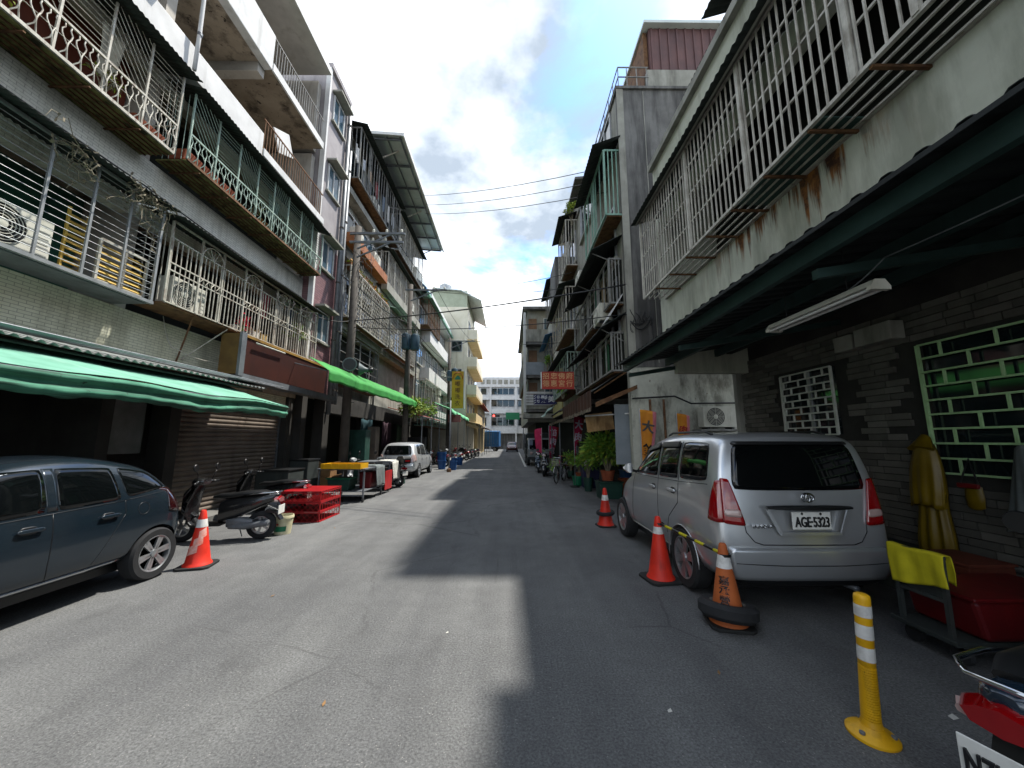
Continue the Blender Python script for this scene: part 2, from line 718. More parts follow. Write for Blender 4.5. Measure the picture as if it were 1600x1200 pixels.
M_ALU = gm('dull_aluminium', C('#b5b8b9'), C('#9b9ea0'), 5, C('#6d6c68'), .4, rough=.42, metal=.6, bump=.05)
M_GLASS = plain('window_glass', C('#1a2426'), .06, 0, .6)
M_GLASSB = plain('window_glass_bluish', C('#4e6470'), .08, 0, .6)
M_CABLE = plain('cable_black', C('#17181a'), .6)
M_STEELP = gm('weathered_steel_pipe', C('#7c8084'), C('#63676b'), 4, C('#4a3a2e'), .5, rough=.5, metal=.35)
M_POLE = gm('pole_concrete', C('#55504a'), C('#3f3b37'), 3, C('#241f1c'), .5, rough=.85)
M_ACW = gm('ac_casing_white', C('#d3d2c6'), C('#bdbcae'), 4, C('#8a8470'), .5, rough=.5, bump=.05)
M_BLACKP = plain('black_plastic', C('#141516'), .45)
M_SHUT = gm('shutter_brown_grey', C('#7c7166'), C('#655b52'), 3, C('#3a342e'), .55, rough=.6, metal=.2)
M_LEAF1 = gm('leaf_green', C('#7fab44'), C('#4f7d2b'), 6, rough=.55, bump=0)
M_LEAF2 = gm('leaf_yellow_green', C('#9ba83a'), C('#6d8a2a'), 6, rough=.55, bump=0)
M_TWIG = gm('dry_twig', C('#8d8672'), C('#6c6554'), 9, rough=.9, bump=0)
M_TERRA = gm('terracotta', C('#9a5236'), C('#7c3d26'), 5, C('#4a2a1c'), .5, rough=.85)
M_PIER = gm('shaded_pier', C('#3d3b37'), C('#2c2a27'), 2, C('#1a1917'), .5, rough=.85)  # deep shade under the awnings put into the pier colour
M_RED = gm('red_plastic', C('#b51f22'), C('#95161a'), 4, C('#5b1512'), .4, rough=.42, bump=.05)

# ------------------------------------------------------------------ ground
structure('ground', MB().box(-1500, 1500, -1500, 1500, -.6, -.02), M_GROUND)


def road_fn(u, v):
    return (-9.0 + 18.0 * u, -8.0 + 150.0 * v, 0.0)


structure('road', MB().sheet(road_fn, 2, 2, .015), M_ASPH)
structure('pavement', MB().box(-12, -6.35, -6, 60, -.015, .10), M_GROUND)
M_LINE = gm('road_paint', C('#d9d8d2'), C('#bdbcb6'), 8, C('#77756f'), .6, .5, (9, 9, 9), rough=.7, fleck=C('#77766f'), fthr=.6, fsc=22)
mb = MB()
for i in range(9):
    y0, y1 = 24.6 + i * 3.2, 27.8 + i * 3.2
    mb.add([(1.02 + (y0 - 24.6) * .012, y0, .004), (1.16 + (y0 - 24.6) * .012, y0, .004), (1.16 + (y1 - 24.6) * .012, y1, .004), (1.02 + (y1 - 24.6) * .012, y1, .004)], [(0, 1, 2, 3)])
structure('road_edge_line', mb, M_LINE)


# ------------------------------------------------------------------ generic small builders
def corr_sheet(name, mt, parent, y0, y1, xa, za, xb, zb, period=.09, amp=.014, th=.004, sag=0.0, label=None):
    """corrugated sheet: waves run along Y, slopes from (xa,za) to (xb,zb)"""
    n = max(8, int((y1 - y0) / period) * 4)
    mb = MB()

    def fn(u, v):
        y = y0 + (y1 - y0) * u
        w = amp * math.sin(2 * math.pi * (y - y0) / period)
        j = .012 * math.sin(y * 2.1) * v
        return (xa + (xb - xa) * v, y, za + (zb - za) * v + w - sag * v * abs(math.sin(y * 1.3)) + j)
    mb.sheet(fn, n, 3, th)
    return part(name, mb, mt, parent, True, label=label)


def ac_unit(name, label, loc, face, w=.8, h=.55, d=.28, group=None, body=None):
    """outdoor air-conditioner, fan side looking along face ('+x','-x','-y')"""
    body = body or M_ACW
    t = thing(name, label, 'air conditioner', loc, group, {'-y': 0.0, '+x': R(90), '-x': R(-90)}[face], local=True)
    part('casing', MB().box(-w / 2, w / 2, -d / 2, d / 2, .05, h), body, t, bevel=.012)
    cx, cz, r = -w * .14, .05 + (h - .05) / 2, (h - .05) * .44
    Mr = Matrix(((1, 0, 0), (0, 0, -1), (0, 1, 0)))
    part('fan_opening', MB().lathe([(r, 0), (r, .006), (r * .2, .006)], 28, (cx, -d / 2, cz), Mr), M_BLACKP, t)
    g = MB()
    for k in range(6):
        rr = r * (.25 + .15 * k)
        g.lathe([(rr - .004, .012), (rr + .004, .012), (rr + .004, .02), (rr - .004, .02), (rr - .004, .012)], 28, (cx, -d / 2, cz), Mr, False)
    for k in range(8):
        a = k * math.pi / 4
        g.bar((cx + .2 * r * math.cos(a), -d / 2 - .016, cz + .2 * r * math.sin(a)), (cx + r * math.cos(a), -d / 2 - .016, cz + r * math.sin(a)), .005)
    part('fan_guard', g, body, t, stuff=True)
    part('fan_hub', MB().lathe([(r * .24, .006), (r * .24, .024), (r * .1, .03)], 16, (cx, -d / 2, cz), Mr), body, t, 40)
    p = MB()
    for k in range(5):
        p.box(w * .3, w * .46, -d / 2 - .006, -d / 2 - .0015, .1 + k * (h - .2) / 5, .1 + (k + .72) * (h - .2) / 5)
    part('side_louvre', p, body, t, stuff=True)
    for s in (-1, 1):
        part('foot', MB().box(s * w * .36 - .03, s * w * .36 + .03, -d / 2, d / 2, 0, .05), M_BLACKP, t)
    return t


def leaf_mesh(name, mt, s, bend=.25):
    mb = MB()
    mb.add([(0, 0, 0), (s * .28, s * .38, s * .06), (0, s, -s * bend), (-s * .28, s * .38, s * .06), (0, s * .42, 0)], [(0, 1, 4), (1, 2, 4), (2, 3, 4), (3, 0, 4)])
    return mb


def leafy(name, label, cat, base, r, h, n, mt, size=.12, group=None, pot=None, stems=6, droop=.3, trunk_mat=None, mats2=None):
    """bushy plant: stems plus many leaf-sized faces spread through an uneven crown"""
    t = thing(name, label, cat, base, group, local=True)
    z0 = 0
    if pot:
        pr, ph, pm = pot
        part('pot', MB().lathe([(pr * .72, 0), (pr * .95, ph * .86), (pr, ph * .86), (pr, ph), (pr * .88, ph), (pr * .85, ph * .9)], 18), pm, t, 40)
        z0 = ph
    st = MB()
    tips = []
    for i in range(stems):
        a = random.uniform(0, 6.28)
        rr = r * random.uniform(.2, .8)
        tip = Vector((rr * math.cos(a), rr * math.sin(a), z0 + h * random.uniform(.55, 1.0)))
        mid = Vector((tip.x * .35, tip.y * .35, z0 + (tip.z - z0) * .55))
        st.tube([(tip.x * .1, tip.y * .1, z0 - .03), mid, tip], [.014, .01, .004], 5)
        tips.append(tip)
    part('stem', st, trunk_mat or M_TWIG, t, stuff=True)
    mb = MB()
    for i in range(n):
        tip = random.choice(tips)
        d = Vector((random.gauss(0, 1), random.gauss(0, 1), random.gauss(0, .8)))
        d = d.normalized() * (random.random() ** .5) * r * .55
        p = tip + d
        p.z = max(p.z, z0 * .9 + .02)
        out = Vector((p.x, p.y, (p.z - z0 - h * .45))) + Vector((random.gauss(0, .15), random.gauss(0, .15), random.gauss(0, .1)))
        out.z -= droop * random.random()
        M = frame(out if out.length > .01 else Vector((1, 0, 0)))
        s = size * random.uniform(.6, 1.25)
        w = s * .26
        tw = random.uniform(-.8, .8)
        ay = M @ Vector((0, math.cos(tw), math.sin(tw)))
        ax = M @ Vector((1, 0, 0))
        nn = ax.cross(ay)
        mb.m(0 if random.random() < .72 or mats2 is None else 1)
        mb.add([p, p + ax * s * .4 + ay * w + nn * s * .05, p + ax * s - nn * s * .2, p + ax * s * .4 - ay * w + nn * s * .05], [(0, 1, 2), (0, 2, 3)])
    part('foliage', mb, [mt, mats2] if mats2 else mt, t, stuff=True)
    return t


def cable(name, pts, r, label, sag=0.0, mt=None, group=None):
    q = []
    for a, b in zip(pts, pts[1:]):
        a, b = Vector(a), Vector(b)
        for i in range(9):
            u = i / 8
            p = a.lerp(b, u)
            p.z -= sag * 4 * u * (1 - u)
            q.append(p)
    return one(name, MB().tube(q, r, 5), mt or M_CABLE, label, 'cable', group, True, loc=tuple(pts[0]))


# ================================================================== L1 near left apartment block
XW = -6.8
L1 = thing('apartment_building', 'grey mosaic-tiled apartment block with caged balconies, nearest building on the left', 'building', (-7.5, 5, 0))
part('wall', MB().box(XW - .2, XW, -3, 11.62, 2.75, 4.0), M_TILE2, L1, label='yellowish tiled wall band under the second-floor cages')
part('wall', MB().box(XW - .2, XW, -3, 11.62, 5.72, 6.92), M_TILE, L1, label='grey tiled wall band between second and third floor')
part('wall', MB().box(XW - .2, XW, -3, 11.62, 8.55, 8.86), M_TILE, L1)
part('parapet', MB().box(XW - .2, -6.3, -3, 8.5, 8.86, 9.5), M_WHITEP, L1, bevel=.015, label='white painted fourth-floor balcony parapet')
part('slab', MB().box(-8.6, -6.302, -3, 11.6, 8.862, 9.06), M_SOFFIT, L1)
part('slab', MB().box(-8.6, -6.3, -3, 11.2, 11.42, 11.62), M_SOFFIT, L1, label='stained fifth-floor balcony slab seen from below')
part('parapet', MB().box(-6.5, -6.28, -3, 8.5, 11.40, 12.45), M_WHITEP, L1, bevel=.015)
part('slab_edge', MB().box(-6.32, -6.27, 8.52, 11.2, 11.415, 11.64), M_WHITEP, L1)
part('slab_edge', MB().box(-6.32, -6.27, 8.52, 11.6, 8.90, 9.10), M_WHITEP, L1)
for y in (2.6, 5.4, 8.4):
    part('beam', MB().box(-8.6, -6.5, y - .12, y + .12, 11.14, 11.42), M_PLAS, L1)
part('slab', MB().box(-8.6, -6.7, -3, 11.6, 3.0, 3.2), M_SOFFIT, L1)
part('slab', MB().box(-8.6, -6.82, -3, 11.6, 5.95, 6.15), M_SOFFIT, L1)
part('roof', MB().box(-12, -6.2, -3, 11.2, 14.3, 14.5), M_WHITEP, L1)
part('back_wall', MB().box(-8.8, -8.6, -3, 11.62, 0, 14.3), M_PLAS, L1, label='balcony back wall of brownish plaster')
for y in (-2.9, 6.24, 11.5):
    for z0, z1, xo in ((.1, 3.0, -6.7), (3.2, 5.95, XW - .0), (6.15, 8.86, XW), (9.06, 11.42, -6.75), (11.62, 14.3, -6.75)):
        part('partition', MB().box(-8.6, xo - .005, y - .1, y + .1, z0, z1), M_PLAS if z0 > 1 else M_PIER, L1)  # ground-floor partitions take the shade-darkened colour
part('interior_panel', MB().box(-7.62, -7.58, -2.8, 6.1, 3.2, 5.95), M_GREENIN, L1, label='dark green boards behind the second-floor cage')
part('interior_panel', MB().box(-7.62, -7.58, 6.36, 11.38, 3.2, 5.95), M_DARKIN, L1)
part('interior_panel', MB().box(-7.22, -7.18, -2.8, 6.1, 7.6, 8.86), M_BROWNB, L1, label='red-brown boards behind the third-floor cage')
part('interior_panel', MB().box(-7.62, -7.58, 6.36, 11.38, 6.15, 8.86), M_DARKIN, L1)
# doors and windows on the open fourth and fifth floors
for (y0, y1, z0, z1, lab) in ((9.6, 10.6, 9.1, 11.0, 'white balcony door of the fourth floor'), (10.0, 11.0, 11.7, 13.8, 'dark balcony doorway of the fifth floor')):
    w = part('door', MB().box(-8.6, -8.55, y0, y1, z0, z1), M_WHITEP if z0 < 10 else M_DARKIN, L1, label=lab)
    for a, b, c, d in ((y0 - .06, y0, z0, z1 + .06), (y1, y1 + .06, z0, z1 + .06)):
        part('door_frame', MB().box(-8.59, -8.5, a, b, c, d), M_ALU, w)
for z0, z1 in ((9.9, 11.1), (12.5, 13.9)):
    for y0 in (.6, 3.3, 7.0):
        w = part('window', MB().box(-8.6, -8.56, y0, y0 + 1.4, z0, z1), M_ALU, L1)
        part('pane', MB().box(-8.56, -8.545, y0 + .06, y0 + .67, z0 + .06, z1 - .06), M_GLASS, w)
        part('pane', MB().box(-8.56, -8.545, y0 + .73, y0 + 1.34, z0 + .06, z1 - .06), M_GLASS, w)
# ground floor: piers, shutter, open shop
for y0, y1 in ((-3, -2.6), (2.0, 2.35), (7.42, 7.66), (11.28, 11.6)):
    part('pier', MB().box(-7.1, -6.72, y0, y1, .1, 3.0), M_PIER, L1)
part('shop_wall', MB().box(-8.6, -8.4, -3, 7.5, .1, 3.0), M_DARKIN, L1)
part('lintel', MB().box(-7.0, -6.86, 7.66, 11.28, 2.55, 3.0), M_SHUT, L1)
sh = part('rolling_shutter', MB().box(-6.99, -6.96, 7.66, 11.28, .1, 2.55), M_SHUT, L1, label='closed brown rolling shutter of the ground-floor shop')
sl = MB().prism([(0, -.052), (.026, -.03), (.034, .0), (.026, .03), (0, .052)], 'y', -1.81, 1.81).mesh('slat', M_SHUT, 50)
for k in range(23):
    put('slat', sl, sh, (-6.955, 9.47, .16 + k * .105))
for y in (7.69, 11.25):
    part('shutter_rail', MB().box(-6.97, -6.90, y - .03, y + .03, .1, 2.55), M_STEELP, L1)
nb = thing('notice_board', 'whitish notice board with a red patch in the dark shop behind the blue car', 'board', (-7.2, 6.8, 1.5))
part('panel', MB().box(-7.24, -7.2, 6.25, 7.4, 1.45, 2.5), gm('notice_white', C('#8a8c88'), C('#70726e'), 3, rough=.8), nb)
part('red_patch', MB().box(-7.2, -7.19, 6.3, 6.58, 1.55, 1.85), M_RED, nb)


# ------------------------------------------------------------------ cages on the near left block
def bars_h(t, mt, y0, y1, x, zs, r=.0052):
    for z in zs:
        rod('bar', (x, y0, z), (x, y1, z), r, mt, t, 6)


def frange(a, b, s):
    o = []
    while a <= b + 1e-6:
        o.append(a)
        a += s
    return o


XF = -6.2      # cage fronts
# second floor, unit A: horizontal rods
t = thing('window_cage', 'long aluminium window cage of thin horizontal rods, second floor, nearest on the left', 'window cage', (XF, 3, 4.05))
for y in (-2.4, -1.4, -.4, .5, 1.4, 2.3, 3.05, 3.85, 4.55, 5.1, 5.62):
    piece('post', (XF, y, 4.06), (XF, y, 5.8), .03, .03, M_ALU, t)
piece('post', (XF, 6.16, 4.06), (XF, 6.16, 5.8), .04, .04, M_ALU, t)
piece('post', (XF, 3.86, 4.06), (XF, 3.86, 5.8), .075, .05, M_IRONW, t)
bars_h(t, M_ALU, -2.4, 6.14, XF, frange(4.18, 5.75, .108))
for z in frange(4.18, 5.75, .108):
    rod('bar', (XF, 6.16, z), (XW, 6.16, z), .006, M_ALU, t, 6)
piece('rail', (XF - .01, -2.4, 4.06), (XF - .01, 6.2, 4.06), .06, .05, M_ALU, t)
piece('rail', (XF, -2.4, 5.8), (XF, 6.2, 5.8), .04, .04, M_ALU, t)
piece('rail', (XF, 6.16, 4.06), (XW, 6.16, 4.06), .04, .04, M_ALU, t)
part('tray', MB().box(XW, XF - .05, -2.4, 6.14, 4.02, 4.04), M_STEELP, t)
corr_sheet('eave_sheet', M_EAVE, t, -3, 6.26, XW + .003, 6.02, -5.96, 5.8, .09)
# yellowed louvre panel standing in its end
t = thing('louvre_panel', 'yellowed louvre window in a white frame inside the near second-floor cage', 'louvre', (-6.3, 5.6, 4.1))
M_YEL = gm('yellowed_slat', C('#c9a94e'), C('#a9873a'), 6, C('#6e5526'), .5, rough=.6)
for (y0, y1, z0, z1) in ((5.36, 5.74, 4.12, 4.78), (5.74, 6.1, 4.12, 4.78)):
    for a, b in (((y0, z0), (y1, z0)), ((y0, z1), (y1, z1)), ((y0, z0), (y0, z1)), ((y1, z0), (y1, z1))):
        piece('frame_bar', (-6.29, a[0], a[1]), (-6.29, b[0], b[1]), .035, .035, M_IRONW, t)
    for k in range(6):
        piece('slat', (-6.33, y0 + .02, z0 + .07 + k * .1), (-6.33, y1 - .02, z0 + .07 + k * .1), .085, .012, M_YEL, t, up=(.75, 0, .66))
t = thing('shutter_leaf', 'tall yellow slatted shutter leaf left of the louvre panel', 'shutter', (-6.45, 5.15, 4.1))
for k in range(9):
    piece('slat', (-6.45, 5.05, 4.18 + k * .1), (-6.45, 5.28, 4.18 + k * .1), .08, .014, M_YEL, t, up=(.75, 0, .66))
for y in (5.04, 5.29):
    piece('frame_bar', (-6.45, y, 4.1), (-6.45, y, 5.1), .03, .03, M_YEL, t)
ac_unit('air_conditioner', 'beige outdoor unit with spiral fan guard inside the near second-floor cage', (-6.48, 4.42, 4.06), '+x', .82, .62)
t = thing('storage_basket', 'brown wicker basket lying on the near cage tray', 'basket', (-6.5, 3.6, 4.05))
part('bowl', MB().lathe([(.18, 0), (.27, .1), (.29, .16), (.27, .16), (.24, .09), (.1, .03)], 20, (-6.5, 3.55, 4.05)), M_RUST, t, 50)
part('rim', MB().lathe([(.28, .15), (.305, .15), (.305, .18), (.28, .18), (.28, .15)], 20, (-6.5, 3.55, 4.05), None, False), M_RUST, t, 50)

# second floor, unit B: vertical bars with round arches
t = thing('window_cage', 'white second-floor cage of vertical bars with round arch tops above the brown sign', 'window cage', (XF, 9, 4.15))
ys = frange(6.42, 11.56, .105)
for i, y in enumerate(ys):
    piece('bar', (XF, y, 4.2), (XF, y, 5.42), .014, .014, M_IRONW, t)
for y in (6.38, 7.05, 7.62, 8.3, 8.86, 9.5, 10.05, 10.62, 11.1, 11.58):
    piece('post', (XF, y, 4.18), (XF, y, 5.72), .034, .034, M_IRONW, t)
for y0, y1 in ((7.05, 7.62), (8.3, 8.86), (9.5, 10.05), (10.62, 11.1)):
    c = (y0 + y1) / 2
    r = (y1 - y0) / 2
    arc = MB().tube([(XF + .018, c + r * math.cos(a), 5.36 + r * 1.05 * math.sin(a)) for a in [math.pi * k / 14 for k in range(15)]], .011, 6)
    part('arch', arc, M_IRONW, t, True)
    for a in (40, 65, 90, 115, 140):
        rod('spoke', (XF + .018, c, 5.38), (XF + .018, c + r * .98 * math.cos(R(a)), 5.36 + r * 1.03 * math.sin(R(a))), .005, M_IRONW, t, 5)
    z = MB().tube([(XF + .02, y0 + (y1 - y0) * k / 8, 4.86 + (.05 if k % 2 else -.05)) for k in range(9)], .007, 5)
    part('scroll', z, M_IRONW, t, True)
for z in (4.18, 4.79, 4.93, 5.4):
    piece('rail', (XF, 6.38, z), (XF, 11.6, z), .022, .022, M_IRONW, t)
piece('rail', (XF, 6.38, 5.72), (XF, 11.6, 5.72), .03, .03, M_IRONW, t)
for yy in (6.38, 11.58):
    for x in (-6.32, -6.44, -6.56, -6.68):
        piece('bar', (x, yy, 4.2), (x, yy, 5.72), .013, .013, M_IRONW, t)
part('tray', MB().box(XW, XF - .015, 6.36, 11.6, 4.13, 4.16), M_RUST, t)
corr_sheet('eave_sheet', M_EAVE, t, 6.3, 11.75, XW + .003, 6.0, -5.95, 5.74, .09)
ac_unit('air_conditioner', 'white outdoor unit behind the arched second-floor cage bars', (-6.45, 7.02, 4.17), '+x', .8, .6)
t = thing('flower_bunch', 'bright red flower bunch in the arched second-floor cage', 'flowers', (-6.32, 8.55, 4.16))
mb = MB()
for i in range(60):
    p = Vector((-6.32, 8.55, 4.5)) + Vector((random.gauss(0, .05), random.gauss(0, .07), random.gauss(0, .08)))
    M = frame(Vector((random.gauss(0, 1), random.gauss(0, 1), random.gauss(0, 1))))
    mb.obox(p, (.05, .04, .006), M)
part('petals', mb, plain('flower_red', C('#d3123a'), .5), t, stuff=True)
part('stalk', MB().tube([(-6.34, 8.55, 4.16), (-6.32, 8.55, 4.5)], .01, 5), M_LEAF1, t)
for k, (y, c, lab) in enumerate(((8.3, '#d8d4cc', 'small white pot on the arched cage tray beside red flowers'), (8.95, '#d9cfc2', 'cream cardboard box on the arched cage tray'), (9.25, '#b7995e', 'tan cardboard box on the arched cage tray'))):
    mm = gm('cage_item_%d' % k, C(c), None, 5, rough=.7)
    if k == 0:
        t = thing('flower_pot', lab, 'pot', (-6.35, y, 4.16))
        part('vessel', MB().lathe([(.06, 0), (.09, .14), (.1, .14), (.1, .16), (.08, .16), (.075, .1)], 14, (-6.35, y, 4.16)), mm, t, 40)
        part('soil', MB().lathe([(.001, .135), (.078, .135)], 14, (-6.35, y, 4.16), None, False), M_TERRA, t)
    else:
        t = thing('carton', lab, 'box', (-6.4, y, 4.16))
        part('side', MB().box(-6.52, -6.28, y - .12, y + .12, 4.162, 4.36), mm, t)
        for s in (-1, 1):
            part('flap', MB().obox((-6.4, y + s * .15, 4.4), (.24, .1, .006), Matrix.Rotation(s * .8, 3, 'X')), mm, t)
leafy('cage_plant', 'yellow-green leafy plant at the far end of the arched cage', 'plant', (-6.4, 10.75, 4.16), .28, .75, 260, M_LEAF2, .11, pot=(.12, .18, M_TERRA), mats2=M_LEAF1)
for (y, z0, z1) in ((7.1, 3.45, 4.13),):
    one('brace', MB().tube([(-6.25, y, 4.13), (XW + .01, y + .35, 3.3)], .016, 6), M_RUST, 'rusty diagonal brace under the arched second-floor cage, near end', 'brace', loc=(-6.25, y, 4.13))
one('brace', MB().tube([(-6.22, 7.95, 4.12), (XW + .01, 7.55, 3.35)], .014, 6), M_IRONW, 'pale diagonal brace under the arched cage, touching the brown sign', 'brace', loc=(-6.22, 7.95, 4.12))


def belly(mt):
    pts = [(0, 0, 0), (.0, 0, .05), (.03, .035, .12), (.035, .045, .2), (.01, .015, .29), (0, -.012, .36), (.0, -.02, .42), (0, .012, .48), (0, 0, .56)]
    a = MB().tube([(x, y, z) for x, y, z in pts], .0095, 5)
    return a.mesh('baluster', mt, True)


def belly_cage(label, y0, y1, mt, zb, zr, ze, traymat, pots, group=None):
    """third-floor flower cage: curved balusters below, alternating slanted and level bars above"""
    t = thing('window_cage', label, 'window cage', (XF, (y0 + y1) / 2, zb))
    me = belly(mt)
    me2 = belly(mt)
    for v in me2.vertices:
        v.co.y *= -1
    n = int((y1 - y0) / .085)
    for i in range(n):
        y = y0 + .05 + (y1 - y0 - .1) * i / (n - 1)
        if -1.2 < y:
            put('baluster', me if i % 2 else me2, t, (XF, y, zb))
    piece('rail', (XF, y0, zb), (XF, y1, zb), .035, .05, M_IRONW if mt is M_IRONW else M_RUST, t)
    piece('rail', (XF, y0, zr), (XF, y1, zr), .03, .035, mt, t)
    rod('rail', (XF + .012, y0, zb + .3), (XF + .012, y1, zb + .3), .006, mt, t, 5)
    npan = max(4, round((y1 - y0) / .62))
    w = (y1 - y0) / npan
    for k in range(npan + 1):
        y = y0 + k * w
        piece('post', (XF, y, zb), (XF, y, ze), .028, .028, mt, t)
    for k in range(npan):
        a, b = y0 + k * w, y0 + (k + 1) * w
        if b < -1.5:
            continue
        H = ze - zr
        if k % 2:
            for q in range(1, 11):
                z = zr + H * q / 11
                rod('bar', (XF, a, z), (XF, b, z), .006, mt, t, 5)
        else:
            s = 1.15
            for q in range(-3, 10):
                za = zr + q * .135 + s * w
                zc = za - s * w
                p0, p1 = [a, za], [b, zc]
                if za > ze:
                    p0 = [a + (za - ze) / s, ze]
                if zc < zr:
                    p1 = [b - (zr - zc) / s, zr]
                if p1[0] - p0[0] > .03 and p0[1] > zr:
                    rod('bar', (XF, p0[0], p0[1]), (XF, p1[0], p1[1]), .006, mt, t, 5)
    for x in (-6.32, -6.44, -6.56, -6.68):
        for y in (y0, y1):
            rod('bar', (x, y, zb), (x, y, ze), .006, mt, t, 5)
    piece('rail', (XF, y1, zr), (XW, y1, zr), .02, .02, mt, t)
    piece('rail', (XF, y1, zb), (XW, y1, zb), .03, .04, mt, t)
    part('tray', MB().box(XW, XF - .02, y0, y1, zb - .04, zb - .012), traymat, t)
    for x in frange(-6.7, -6.3, .1):
        piece('tray_bar', (x, y0, zb - .055), (x, y1, zb - .055), .02, .018, M_RUST, t)
    for y in frange(max(y0, 0) + .3, y1, .75):
        piece('tray_bracket', (XW, y, zb - .075), (XF, y, zb - .075), .03, .02, M_RUST, t)
    corr_sheet('eave_sheet', M_EAVE, t, y0 - .1, y1 + .12, XW + .003, ze + .28, -5.95, ze + .02, .09)
    return t


belly_cage('rusty white flower cage with curved balusters on the third floor, nearest on the left', -2.4, 6.16, M_IRONW, 6.94, 7.5, 8.55, M_MOSS, None)
belly_cage('pale green flower cage with curved balusters on the third floor, above the arched cage', 6.44, 11.5, M_IRONG, 7.06, 7.6, 8.48, M_MOSS, None)
for i, (y, lab) in enumerate(((6.66, 'first red planter from the near end of the green flower cage'), (7.12, 'second red planter from the near end of the green flower cage'), (7.62, 'third red planter from the near end of the green flower cage'))):
    t = thing('planter', lab, 'planter', (-6.45, y, 7.06), 'red planters in the green cage')
    part('trough', MB().prism([(-6.6, 7.08), (-6.3, 7.08), (-6.26, 7.3), (-6.64, 7.3)], 'y', y - .2, y + .2), M_TERRA, t, bevel=.012)
    part('soil', MB().box(-6.61, -6.29, y - .18, y + .18, 7.29, 7.306), M_MOSS, t)
t = thing('planter', 'terracotta box planter at the far end of the white flower cage', 'planter', (-6.45, 5.7, 6.9))
part('trough', MB().prism([(-6.6, 6.96), (-6.3, 6.96), (-6.26, 7.14), (-6.64, 7.14)], 'y', 5.5, 6.05), M_TERRA, t, bevel=.012)
part('soil', MB().box(-6.61, -6.29, 5.52, 6.03, 7.132, 7.146), M_MOSS, t)
for i, (y, h, lab) in enumerate(((3.9, .3, 'scraggly small plant in the white flower cage, nearer one'), (5.1, .34, 'scraggly small plant in the white flower cage, farther one'), (8.6, .4, 'small pale plant in the green flower cage beside the planters'), (10.9, .45, 'dark bushy plant at the far end of the green flower cage'))):
    zz = 6.94 if y < 6.2 else 7.06
    leafy('cage_plant', lab, 'plant', (-6.4, y, zz), .16, h, 90, M_LEAF1 if i > 2 else M_TWIG, .07, pot=(.08, .12, M_TERRA), mats2=M_LEAF2)


def dry_vine(label, c, n, s):
    mb = MB()
    for i in range(n):
        p = Vector(c) + Vector((random.gauss(0, .05), random.gauss(0, s), random.gauss(0, .05)))
        pts = [p]
        for k in range(7):
            p = p + Vector((random.gauss(0, .035), random.gauss(0, .07), random.gauss(-.03, .07)))
            pts.append(p)
        mb.tube(pts, [.006] * 7 + [.002], 4)
        for k in range(4):
            q = random.choice(pts)
            M = frame(Vector((random.gauss(0, 1), random.gauss(0, 1), random.gauss(-.5, 1))))
            mb.obox(q, (.06, .025, .003), M)
    o = one('dry_vine', mb, M_TWIG, label, 'vine', loc=c)
    o['kind'] = 'thing'
    return o


dry_vine('tangle of dry vine hanging at the corner of the near second-floor eave', (-6.05, 5.75, 5.72), 26, .16)
dry_vine('small tuft of dry vine hanging from the near second-floor eave', (-6.05, 4.75, 5.72), 12, .1)

# fourth and fifth floor railings
for z, lab, y1 in ((9.1, 'brown fourth-floor balcony railing beside the white parapet', 11.5), (11.64, 'dark fifth-floor balcony railing under the roof', 11.15)):
    t = thing('balcony_railing', lab, 'railing', (-6.34, 10, z))
    for y in frange(8.56, y1, .115):
        piece('bar', (-6.34, y, z), (-6.34, y, z + .82), .016, .016, M_RUST if z < 10 else M_IRONGR, t)
    for zz in (.06, .84):
        piece('rail', (-6.34, 8.5, z + zz), (-6.34, y1 + .04, z + zz), .03, .03, M_RUST if z < 10 else M_IRONGR, t)
one('board', MB().obox((-6.5, 9.55, 10.15), (.04, .75, .62), Matrix.Rotation(.5, 3, 'X')), M_WHITEP, 'white square board leaning on the fourth-floor railing', 'board', bevel=.01, loc=(-6.5, 9.55, 9.9))
t = thing('window_cage', 'upper-floor white cage of close vertical bars at the top left corner', 'window cage', (-6.2, 4, 9.8))
for y in frange(1.5, 5.6, .075):
    piece('bar', (-6.15, y, 9.75), (-6.15, y, 11.3), .012, .012, M_IRONW, t)
for z in (9.75, 10.5, 11.3):
    piece('rail', (-6.15, 1.5, z), (-6.15, 5.62, z), .03, .03, M_IRONW, t)
part('tray', MB().box(-6.5, -6.13, 1.5, 5.62, 9.68, 9.73), M_RUST, t)
corr_sheet('eave_sheet', M_EAVE, t, 1.4, 5.7, -6.5, 11.395, -5.95, 11.32, .09)
t = thing('drain_pipe', 'white drain pipe running down past the cage tips at top left', 'pipe', (-6.1, 6.35, 8.9))
part('pipe', MB().tube([(-6.2, 6.32, 8.9), (-6.18, 6.3, 9.6), (-6.12, 6.2, 11.5), (-6.12, 6.2, 14.3)], .035, 8), M_WHITEP, t, True)
for z in (9.7, 11.0):
    part('clip', MB().lathe([(.045, -.03), (.045, .03)], 10, (-6.17 + .03 * (z > 10), 6.3 - .07 * (z > 10), z)), M_STEELP, t)
# cables along the facade
cable('facade_cable', [(-6.72, -2, 6.46), (-6.72, 2.2, 6.42), (-6.74, 6.3, 6.36), (-6.74, 11.6, 6.3)], .014, 'black cable stapled along the tiled wall under the third floor', .05)
cable('facade_cable', [(-6.74, -2, 3.12), (-6.74, 4, 3.15), (-6.74, 8, 3.12)], .018, 'thick black cable along the wall just above the awning', .04)
cable('facade_cable', [(-6.2, 8.6, 3.6), (-6.6, 7.2, 3.5), (-6.75, 7.0, 4.1)], .008, 'thin pale wire looping under the arched cage', .18, M_IRONW)

